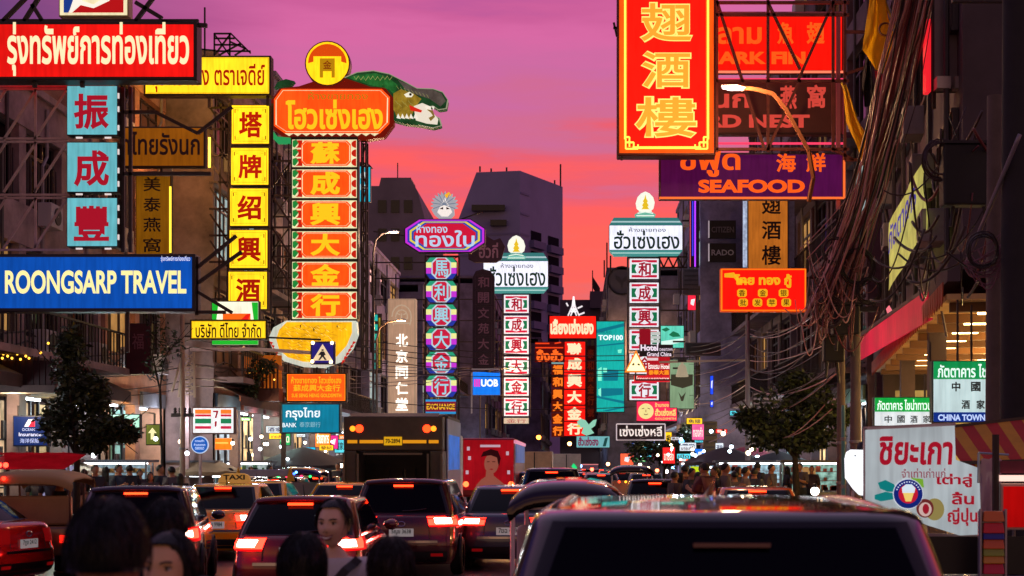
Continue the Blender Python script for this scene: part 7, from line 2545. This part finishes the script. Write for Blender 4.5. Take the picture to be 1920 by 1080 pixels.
m.box(-.13, .69, -.035, -.018, 1.09, 1.49)
m.build('red_panel', lamp('#b80808', .7, True, .15), fr)
m = MB()
m.box(-.16, .72, -.04, .02, 1.54, 1.60)
m.build('light_tube', lamp('#f0c8b8', 1.4), o)
m = MB()
m.box(-.16, .72, -.01, .02, 1.62, 1.74)
m.build('valance', paint('#7c2838', .6, noise=.3), o)
# goods: bright bottles and packets
o = thing('snack_rack', 'tall rack of bright red, orange and yellow snack packets at the right edge', 'rack', at(1862, 1000, 13.6) * 1)
o.location.z = .14
m = MB()
for x in (-.12, .12):
    m.tube([(x, 0, 0), (x, 0, 1.28)], .015, 6)
m.box(-.13, .13, .03, .06, .3, 1.26)
m.build('frame', paint('#a8a0a8', .3, .6), o)
for i, (c_, z) in enumerate((('#e07010', 1.16), ('#e02818', 1.05), ('#2c2c8c', .99), ('#e06414', .90), ('#98a020', .83), ('#d89018', .76), ('#d01030', .66), ('#e01840', .54), ('#c81030', .42))):
    m = MB()
    m.add([(-.10, -.05, z), (.10, -.05, z), (.09, -.02, z + .1), (-.09, -.02, z + .1), (-.10, .03, z), (.10, .03, z), (.09, .0, z + .1), (-.09, .0, z + .1)], [(0, 1, 2, 3), (4, 5, 6, 7), (0, 1, 5, 4), (2, 3, 7, 6), (1, 2, 6, 5), (3, 0, 4, 7)])
    m.build('packet', paint(c_, .3, 0, .4), o, bevel=.008)
# striped awning
o = thing('awning', 'red and yellow striped awning at the right edge', 'awning', at(1860, 830, 16))
k = 16 / F
q2 = lambda px, py, y: ((px - 1860) * k, y, (830 - py) * k)
for i in range(8):
    m = MB()
    t0, t1 = i / 8, (i + 1) / 8
    def A_(t, v):
        top = (1795 + 190 * t, 800 - 22 * t)
        bot = (1800 + 185 * t, 868 - 4 * t + 2)
        return q2(top[0] + (bot[0] - top[0]) * v, top[1] + (bot[1] - top[1]) * v, .9 - 1.0 * v)
    rows = [[A_(t0 + (t1 - t0) * u / 4, v / 6) for u in range(5)] for v in range(7)]
    rows.append([(x, y - .01, z - .07) for x, y, z in rows[-1]])
    m.grid(rows)
    m.build('red_stripe' if i % 2 == 0 else 'yellow_stripe', paint('#b02010', .7, noise=.2) if i % 2 == 0 else paint('#c88818', .7, noise=.2), o, smooth=60)
m = MB()
m.bar(q2(1790, 868, -.1), q2(2000, 862, -.1), .04)
m.bar(q2(1795, 800, .9), q2(1990, 778, .9), .05)
for px in (1800, 1872):
    m.bar(q2(px, 868, -.05), (q2(px, 868, -.05)[0], -.05, .16 - o.location.z), .03)
m.build('frame', paint('#4a3c38', .5, .4), o)

# ---- left pavement: red awning, umbrellas, stall lights
o = thing('awning', 'red lit awning with two glowing red lamps at the left edge', 'awning', at(40, 870, 27))
k = 27 / F
q2 = lambda px, py, y: ((px - 40) * k, y, (870 - py) * k)
m = MB()
m.grid([[q2(-40 + 160 * u / 10, 852 - 4 * v + (1 if u % 2 else 0), 1.2 - 1.2 * v) for u in range(11)] for v in (1, .5, 0)] + [[q2(-40 + 160 * u / 10, 880, 0) for u in range(11)]])
m.build('cloth', lamp('#8c0c18', .55, False, .3, 2), o)  # cloth itself made to glow as if lamplit
m = MB()
m.bar(q2(-30, 850, 1.2), q2(120, 850, 1.2), .04)
for px in (-30, 118):
    m.bar(q2(px, 880, 1.15), (q2(px, 880, 0)[0], 1.15, .2 - o.location.z), .04)
m.build('frame', STEEL, o)
for px in (2, 14):
    m = MB()
    m.ball(q2(px, 872, -.08), .05, 10, 6)
    m.build('lamp', lamp('#ff2c1c', 12), o)
def umbrella(label, px, py, Y, r, c, lit=True):
    zt = HC - (py - CY) * Y / F
    o = thing('market_umbrella', label, 'umbrella', ((px - CX) * Y / F, Y, .14))
    H = zt - .14
    m = MB()
    n = 32
    rows = []
    for i in range(7):
        t = i / 6
        rows.append([(r * t * math.cos(2 * math.pi * j / n) * (1 - .05 * (j % 4 == 2) * t), r * t * math.sin(2 * math.pi * j / n) * (1 - .05 * (j % 4 == 2) * t), H - .42 * r * (t ** 1.3) * .9 + (.03 if j % 4 == 0 else 0) * t) for j in range(n)])
    rows.append([(x * 1.005, y * 1.005, z - .12) for x, y, z in rows[-1]])
    m.grid(rows, True)
    m.build('canopy', paint(c, .75, noise=.2), o, smooth=40)
    m = MB()
    m.tube([(0, 0, 0), (0, 0, H)], .022, 8)
    for j in range(8):
        a = 2 * math.pi * j / 8
        m.tube([(0, 0, H - .35 * r), (r * .6 * math.cos(a), r * .6 * math.sin(a), H - .24 * r)], .008, 4)
    m.build('pole', paint('#8c8480', .4, .4), o)
    if lit:
        m = MB()
        m.tube([(-r * .5, -r * .3, H - .5 * r), (r * .5, -r * .3, H - .5 * r)], .025, 6)
        m.build('lamp_tube', lamp('#e8f4ff', 14), o)
umbrella('tan market umbrella left of the round blue sign', 385, 858, 47, 1.25, '#7c6850')
umbrella('large dark market umbrella below the teal bank sign, nearer one', 568, 838, 55, 1.9, '#28242c')
umbrella('cream market umbrella between the taxis and the teal bank sign', 498, 846, 58, 1.5, '#9a9080')
umbrella('small cream market umbrella at the far left crowd', 138, 861, 40, .9, '#c8b098', False)
umbrella('dark market umbrella under the left street tree', 640, 852, 60, 1.5, '#343038')
umbrella('dark market umbrella in the right crowd, left of the tree', 1360, 838, 52, 1.5, '#3c3038')
umbrella('dark blue market umbrella over the far right crowd', 1460, 846, 50, 1.5, '#2c3444')
umbrella('maroon market umbrella at the right kerb among the far crowd', 1402, 836, 60, 1.6, '#7c1c38', False)
# glass food counters with lit tubes on the left pavement and in the right crowd
def stall(label, px, Y, w, c, s_, sign=None):
    o = thing('food_stall', label, 'stall', ((px - CX) * Y / F, Y, .14))
    m = MB()
    m.box(-w, w, -.35, .35, 0, .85)
    for x in (-w, w - .05):
        for y in (-.35, .30):
            m.box(x, x + .05, y, y + .05, .851, 1.75)
    m.build('counter', paint('#7c7c80', .35, .6), o, bevel=.01)
    m = MB()
    m.box(-w + .06, w - .06, .2, .22, .9, 1.68)
    m.build('lit_case', lamp(c, s_ * .6, True, .75, 6, '#3c3834'), o)
    m = MB()
    qq = random.Random(int(px))
    for zs_ in (1.18, 1.46):
        m.box(-w + .06, w - .06, .02, .2, zs_, zs_ + .02)
    for i in range(34):
        x = qq.uniform(-w + .1, w - .2)
        z = qq.choice((.9, 1.2, 1.48))
        m.box(x, x + qq.uniform(.06, .18), .0, .12, z, z + qq.uniform(.06, .2))
    m.build('goods', paint(qq.choice(('#8c3020', '#3c6040', '#a07030')), .5, noise=.4, nscale=9), o)
    m = MB()
    m.box(-w + .05, w - .05, -.1, -.04, 1.70, 1.75)
    m.build('lamp_tube', lamp('#f4f8ff', 5), o)
    m = MB()
    m.box(-w - .1, w + .1, -.5, .5, 1.76, 1.83)
    m.build('roof', paint('#5a5860', .5, .4), o)
    if sign:
        m = MB()
        m.box(-w * .6, w * .1, -.38, -.36, 1.25, 1.6)
        m.build('menu_board', lamp(sign, .9, False), o)
for a in (('lit glass food stall beneath the round blue sign', 360, 47, .8, '#a0d8e0', .9, None), ('lit food stall with a yellow menu board beyond the taxis', 452, 52, 1.1, '#c8d8d8', .9, '#e8b818'), ('lit food stall below the cream umbrella', 520, 57, 1.0, '#e8dcc8', .9, None), ('warm lit food stall left of the open truck', 618, 60, .9, '#f0c898', 1.0, None),
          ('pale lit food stall behind the left crowd', 215, 40, 1.0, '#b0d0e0', .8, None), ('small lit food stall at the far left kerb', 78, 35, .8, '#c0b8e8', .7, None),
          ('lit food stall behind the right crowd under the tree', 1405, 48, 1.1, '#b8e0f0', 1.0, None), ('lit food stall with a tan board right of the right crowd', 1520, 44, .9, '#a8d8c8', .9, '#a07848'), ('far lit food stall by the right crowd', 1322, 62, 1.1, '#a8d4f8', 1.2, '#c8e020')):
    stall(*a)
# bulbs strung over the stalls
def bulb(px, py, Y, c, s_, r, label, group):
    o = thing('bulb', label, 'lamp', at(px, py, Y), 0, group)
    m = MB()
    m.ball((0, 0, 0), r, 10, 7)
    m.build('globe', lamp(c, s_), o, smooth=180)
    m = MB()
    m.lathe([(.01, r + .06), (r * .5, r + .05), (r * .5, r * .7), (.01, r * .7)], n=8)
    m.build('socket', BLACK, o)
for px, py in ((1385, 865), (1394, 866), (1402, 866), (1408, 861), (1355, 864), (1420, 858)):
    bulb(px, py, 55, '#c8ecff', 14, .10, 'cold white bulb hanging over the stalls by the right crowd', 'bulbs over the right stalls')
for px, py in ((476, 853), (486, 853), (478, 862), (446, 872), (640, 873), (405, 866)):
    bulb(px, py, 54, '#ffdcb8', 12, .08, 'warm white bulb hanging over the left stalls', 'bulbs over the left stalls')
for px, py, c in ((1110, 880, '#ff5038'), (1152, 884, '#60a0ff'), (1176, 880, '#58b0ff'), (1215, 878, '#ffe0b0'), (1232, 882, '#ff7048'), (1250, 884, '#fff0e0'), (1262, 876, '#80c8ff'), (1200, 872, '#ffe8c0'), (1088, 874, '#78b0ff'), (1270, 890, '#ffd8c0'), (1226, 890, '#ff4838'), (1205, 890, '#ffffff'), (1290, 885, '#d0e8ff'), (1140, 870, '#ffb070'), (1164, 890, '#ff6040'), (1242, 868, '#e0f0ff')):
    bulb(px, py, 100, c, 10, .13, 'tiny lamp among the far traffic and stalls', 'tiny far lamps')
bulb(1278, 828, 70, '#40a8ff', 12, .12, 'bright blue white lamp left of the right tree', None)
bulb(1068, 832, 110, '#ffb060', 14, .16, 'amber street bulb below the far red columns', None)
bulb(1010, 820, 120, '#ff8030', 10, .2, 'orange far lamp left of the thin orange column', None)
bulb(1528, 921, 23, '#fff4e8', 10, .07, 'warm white globe lamp left of the slim teal pole', None)
# far small signs by the right crowd
for nm, lb, r, Y, c in (('shop_sign', 'small square blue lit sign above the right crowd', (1302, 841, 1322, 862), 60, '#2070e0'), ('shop_sign', 'tiny orange pink sign left of the blue sign', (1273, 856, 1291, 874), 70, '#f06848'), ('shop_sign', 'small lit cream box sign on the grey right facade', (1309, 798, 1323, 818), 66, '#f0d8a0'), ('shop_sign', 'narrow blue LED strip sign on the right facade', (1331, 704, 1338, 740), 62, '#2048e8'), ('shop_sign', 'short blue LED strip below the longer blue strip', (1331, 750, 1338, 764), 62, '#2048e8'),
                        ('shop_sign', 'pink and white poster at the left of the open truck', (618, 816, 634, 842), 66, '#e02c84'), ('shop_sign', 'small cyan poster above the left stalls', (573, 838, 592, 856), 62, '#18a0c8'), ('shop_sign', 'small red and white sign on a post above the far traffic', (1163, 850, 1188, 874), 95, '#e85838'), ('shop_sign', 'red flag sign under the upper right boards', (1289, 553, 1308, 582), 75, '#d82038')):
    s = Sign(nm, lb, r, Y, depth=.1)
    s.panel(face=lamp(c, 1.0, vary=.15), frame=.02)
    s.poly('mark', [(r[0] + (r[2] - r[0]) * .35, r[1] + (r[3] - r[1]) * .3), (r[0] + (r[2] - r[0]) * .75, r[1] + (r[3] - r[1]) * .25), (r[0] + (r[2] - r[0]) * .6, r[1] + (r[3] - r[1]) * .7), (r[0] + (r[2] - r[0]) * .3, r[1] + (r[3] - r[1]) * .6)], lamp('#e8ecf0', 1, False), -.022, -.013)
# bell street lamp
s = Sign('street_lamp', 'long white lamp arm with a bell shaped lamp above the right traffic', (1234, 670, 1402, 712), 58, cat='street lamp')
s.arms([((1236, 679, 0), (1398, 675, 0)), ((1398, 675, 0), (1402, 675, .5))], .08, paint('#d8c8b0', .4, .2), 0, 'arm')
m = MB()
c = s.p(1279, 678)
m.lathe([(.04, 0), (.06, -.1), (.16, -.2), (.2, -.38), (.26, -.58), (.25, -.62), (.001, -.6)], c, 16)
m.build('bell', lamp('#c8b898', .55, False), s.o, smooth=50)
m = MB()
m.box(c[0] - .18, c[0] + .18, -.06, .06, c[2] - .02, c[2] + .1)
m.build('clamp', paint('#3c2c28', .5), s.o)
# louvred boxes and beams on the right facades
for i, (x0, y0, x1, y1, Y, lb) in enumerate(((1280, 503, 1336, 552, 74, 'pinkish grey panel box below the small black wall signs'), (1285, 642, 1352, 666, 70, 'violet grey beam box behind the bell lamp arm'), (1320, 790, 1345, 850, 64, 'tan switch cabinet on the right facade beside the lit cream box'))):
    s = Sign('wall_box', lb, (x0, y0, x1, y1), Y, cat='box', depth=.5)
    s.box('case', (x0, y0, x1, y1), paint('#5a4a50' if i < 2 else '#6a5638', .7, noise=.3), 0, .5, bevel=.03)
    s.boxes('louvre', [(x0 + 3, y0 + 4 + j * (y1 - y0 - 6) / 5, x1 - 3, y0 + 6 + j * (y1 - y0 - 6) / 5) for j in range(5)], paint('#3a2e34', .6), -.03, 0)
for i, py in enumerate((708, 722, 736, 750, 764)):
    pass
s = Sign('roller_shutter', 'grey slatted screen behind the right street tree', (1412, 735, 1450, 800), 50, cat='screen', depth=.1)
s.boxes('slat', [(1413, 738 + j * 8, 1449, 742 + j * 8) for j in range(8)], paint('#9a8890', .4, .3), -.05, 0)
s.box('frame', (1411, 733, 1451, 801), paint('#3c3034', .6), 0, .1)
# balcony with flickering candles at the left, dark red sign
s = Sign('balcony_shrine', 'dark red balcony rail topped with small golden lights at the left', (-20, 655, 108, 735), 32.4, cat='balcony', depth=.6)
s.box('rail_panel', (-20, 676, 104, 722), paint('#3c0e10', .6, noise=.4), 0, .06)
s.box('ledge', (-20, 722, 106, 736), paint('#5a4640', .7, noise=.3), -.1, .6)
for i in range(9):
    x = 2 + i * 11.5
    s.boxes('post', [(x, 668, x + 3, 722)], paint('#2a0c0c', .6), -.03, .0)
for i, (x, y) in enumerate(((8, 664), (16, 668), (24, 672), (40, 674), (50, 668), (56, 672), (92, 644), (78, 662), (6, 672), (34, 664))):
    MB().ball(s.p(x, y, -.05), .028, 8, 5).build('candle_lamp', lamp('#ffb838', 4), s.o)
s = Sign('shop_sign', 'unlit dark maroon hanging board below the blue travel board', (236, 606, 284, 702), 40, depth=.2)
s.panel(face=paint('#4a1018', .5, noise=.3), frame=.03, cab=paint('#2a0c10', .5))
s.text('福', (248, 625, 270, 655), paint('#8a5058', .5), bold=.01)
s = Sign('balcony_shrine', 'orange lit balcony with an ornate rail left of the small orange board', (450, 660, 524, 752), 49.5, cat='balcony', depth=.6)
s.box('back_wall', (452, 664, 522, 728), lamp('#c8641c', .55, True, .4, 1.5), .5, .6)  # orange light on the wall put into its colour as glow
s.boxes('baluster', [(456 + i * 7, 690, 459 + i * 7, 728) for i in range(10)], paint('#5c1c10', .6), -.03, .03)
s.box('ledge', (450, 728, 524, 752), paint('#6a4038', .7, noise=.3), -.1, .6)
s.poly('eave', [(446, 664), (470, 660), (526, 686), (524, 694), (468, 670)], paint('#8a5838', .6), -.2, .5)
for x, y in ((468, 700), (480, 706), (508, 698), (515, 712), (494, 692)):
    MB().ball(s.p(x, y, -.05), .03, 8, 5).build('candle_lamp', lamp('#ffb848', 4), s.o)

# ---- street lamps along the left kerb
def street_lamp(label, px, py, Y, px0, power, c='#ffb870'):
    """a curved arm on a post, its head at px, py"""
    p = at(px, py, Y)
    b = at(px0, 870, Y)
    o = thing('street_lamp', label, 'street lamp', (b.x, Y, .14))
    h = p.z - .14
    dx = p.x - b.x
    m = MB()
    m.tube([(0, 0, 0), (0, 0, h * .6), (0, 0, h - .9), (dx * .12, 0, h - .35), (dx * .45, 0, h - .08), (dx, 0, h)], .06, 8, .035)
    m.build('post', paint('#5a5054', .5, .4), o, smooth=60)
    m = MB()
    m.lathe([(.001, .07), (.09, .05), (.13, 0), (.12, -.02)], (0, 0, 0), 12)
    m.v = [(x * 1.9 + dx, y, z + h) for x, y, z in m.v]
    m.build('lamp_head', paint('#8a8488', .4, .5), o, smooth=60)
    m = MB()
    m.box(dx - .19, dx + .19, -.08, .08, h - .05, h - .021)
    m.build('lamp_glass', lamp('#ffe8c8', 4), o)
    light('lamp_light', o, (dx, 0, h - .25), power, c, .15)
    return o
street_lamp('curved street lamp in front of the beige floodlit column', 752, 600, 62, 706, 700)
street_lamp('white lamp arm beside the lower half of the dragon sign column', 738, 434, 60, 700, 500, '#ffd0a0')
s = Sign('tube_lamp', 'short bright yellow tube lamp on the wall left of the yellow column', (390, 256, 396, 316), 44.2, cat='lamp', depth=.08)
s.box('tube', (391, 258, 395, 314), lamp('#ffd848', 3), -.04, 0)
s.box('holder', (390, 256, 396, 316), paint('#3a2c18', .5), .001, .06)
light('lamp_light', s.o, s.p(378, 286, -.8), 150, '#ffb060', .2)
street_lamp('tall curved street lamp in front of the left red and white green shop signs', 960, 690, 105, 900, 1500)
street_lamp('far curved street lamp right of the teal video screen', 1190, 640, 118, 1250, 1500)

# ---- crowded little boards over both pavements
qs = random.Random(4)
HUES = (('white', '#dce4ec'), ('cyan', '#50c8d8'), ('red', '#d82020'), ('yellow', '#e8b820'), ('green', '#28a858'), ('orange', '#f07020'), ('blue', '#2860d0'), ('pink', '#e05890'))
WORDS = ('ร้านอาหาร', 'ทองคำ', 'ขายส่ง', '大金行', '酒家', '發記', 'ชาจีน', '魚翅', 'เปิด', '藥房')
def little(side, px, py, Y, w, h):
    nm, c = qs.choice(HUES)
    dr_ = 'left' if side < 0 else 'right'
    s = Sign('shop_sign', 'tiny %s lit board in the crowded shopfronts of the %s pavement' % (nm, dr_), (px - w / 2, py - h / 2, px + w / 2, py + h / 2), Y, 'tiny %s boards over the %s pavement' % (nm, dr_), depth=.08)
    s.panel(face=lamp(c, 1.0, True, .2, 3), frame=.02)
    t = qs.choice(WORDS)
    ink = lamp('#fff4e0', 1, False) if nm in ('red', 'green', 'blue', 'pink', 'orange') else paint(qs.choice(('#8c1418', '#14307c', '#201810')), .5)
    if h > w * 1.4: t = t[:1] if t[0] > '\u3000' else 'ทอง'
    s.text(t, (px - w * .38, py - h * .3, px + w * .38, py + h * .3), ink, bold=.02, res=2)
for i in range(22):
    Y = 50 + 42 * (i / 22) + qs.uniform(-2, 2)
    X = -11.0 + qs.uniform(-.5, .9)
    px = CX + X * F / Y
    z = qs.choice((2.2, 2.6, 3.0, 3.4)) + qs.uniform(-.15, .15)
    wv = qs.uniform(.3, .75)
    little(-1, px, CY - (z - HC) * F / Y, Y, wv * F / Y, (wv * .4 if qs.random() < .7 else wv * 1.3) * F / Y)
for i in range(24):
    Y = 52 + 54 * (i / 30) + qs.uniform(-2, 2)
    X = (5.6 if Y < 72 else 4.6) + qs.uniform(-1.0, .6)
    px = CX + X * F / Y
    z = qs.choice((2.2, 2.6, 3.1, 3.6)) + qs.uniform(-.15, .15)
    wv = qs.uniform(.3, .75)
    little(1, px, CY - (z - HC) * F / Y, Y, wv * F / Y, (wv * .4 if qs.random() < .7 else wv * 1.3) * F / Y)
for i in range(26):
    Y = 34 + 46 * (i / 26)
    X = -11.0 + qs.uniform(-.8, .8)
    bulb(CX + X * F / Y, CY - (2.0 + qs.uniform(0, .9) - HC) * F / Y, Y, qs.choice(('#f0f8ff', '#ffe0b8', '#e0f4ff')), 10, .06, 'small bare bulb over the food stalls of the left pavement', 'bare bulbs of the left pavement')
for i in range(26):
    Y = 36 + 56 * (i / 26)
    X = 4.4 + qs.uniform(-.9, .9)
    bulb(CX + X * F / Y, CY - (2.0 + qs.uniform(0, .9) - HC) * F / Y, Y, qs.choice(('#d8f0ff', '#ffe0b8', '#c8ecff')), 10, .06, 'small bare bulb over the food stalls of the right pavement', 'bare bulbs of the right pavement')

for i in range(26):
    Y = 60 + 80 * (i / 26)
    X = qs.uniform(-9.8, 2.2)
    bulb(CX + X * F / Y, CY - (.85 - HC) * F / Y, Y, qs.choice(('#ff2414', '#ff3c20', '#ff2414', '#ffe8d0')), 12, .09, 'small glowing vehicle lamp in the far traffic queue', 'vehicle lamps in the far queue')

for i, (px, py, r, Y) in enumerate(((1604, 500, .30, 26.3), (1562, 470, .24, 26.4), (1626, 545, .22, 26.2), (1552, 585, .26, 26.5), (1838, 470, .22, 19.2), (1760, 300, .26, 21))):
    p = at(px, py, Y)
    m = MB()
    for k in range(7):
        rr = r * qs.uniform(.8, 1.1)
        ph = qs.uniform(0, 6.28)
        m.tube([(rr * math.cos(a * .35 + ph) + .01 * k, .03 * k - .1 + .03 * math.sin(a), rr * qs.uniform(1.05, 1.12) * math.sin(a * .35 + ph)) for a in range(19)], .012, 5)
    o = m.build('cable_coil', (CBL[0], CBL[4])[i % 2], smooth=180)
    o.location = p
    tag(o, ('black coil of spare cable high on the right brown pole', 'dark coil of spare cable left of the brown poles', 'small black coil of cable right of the brown poles', 'dark coil of cable hanging lowest on the brown poles', 'small black coil of cable on the thick grey pole', 'dark coil of cable above the yellow banner')[i], 'cable')
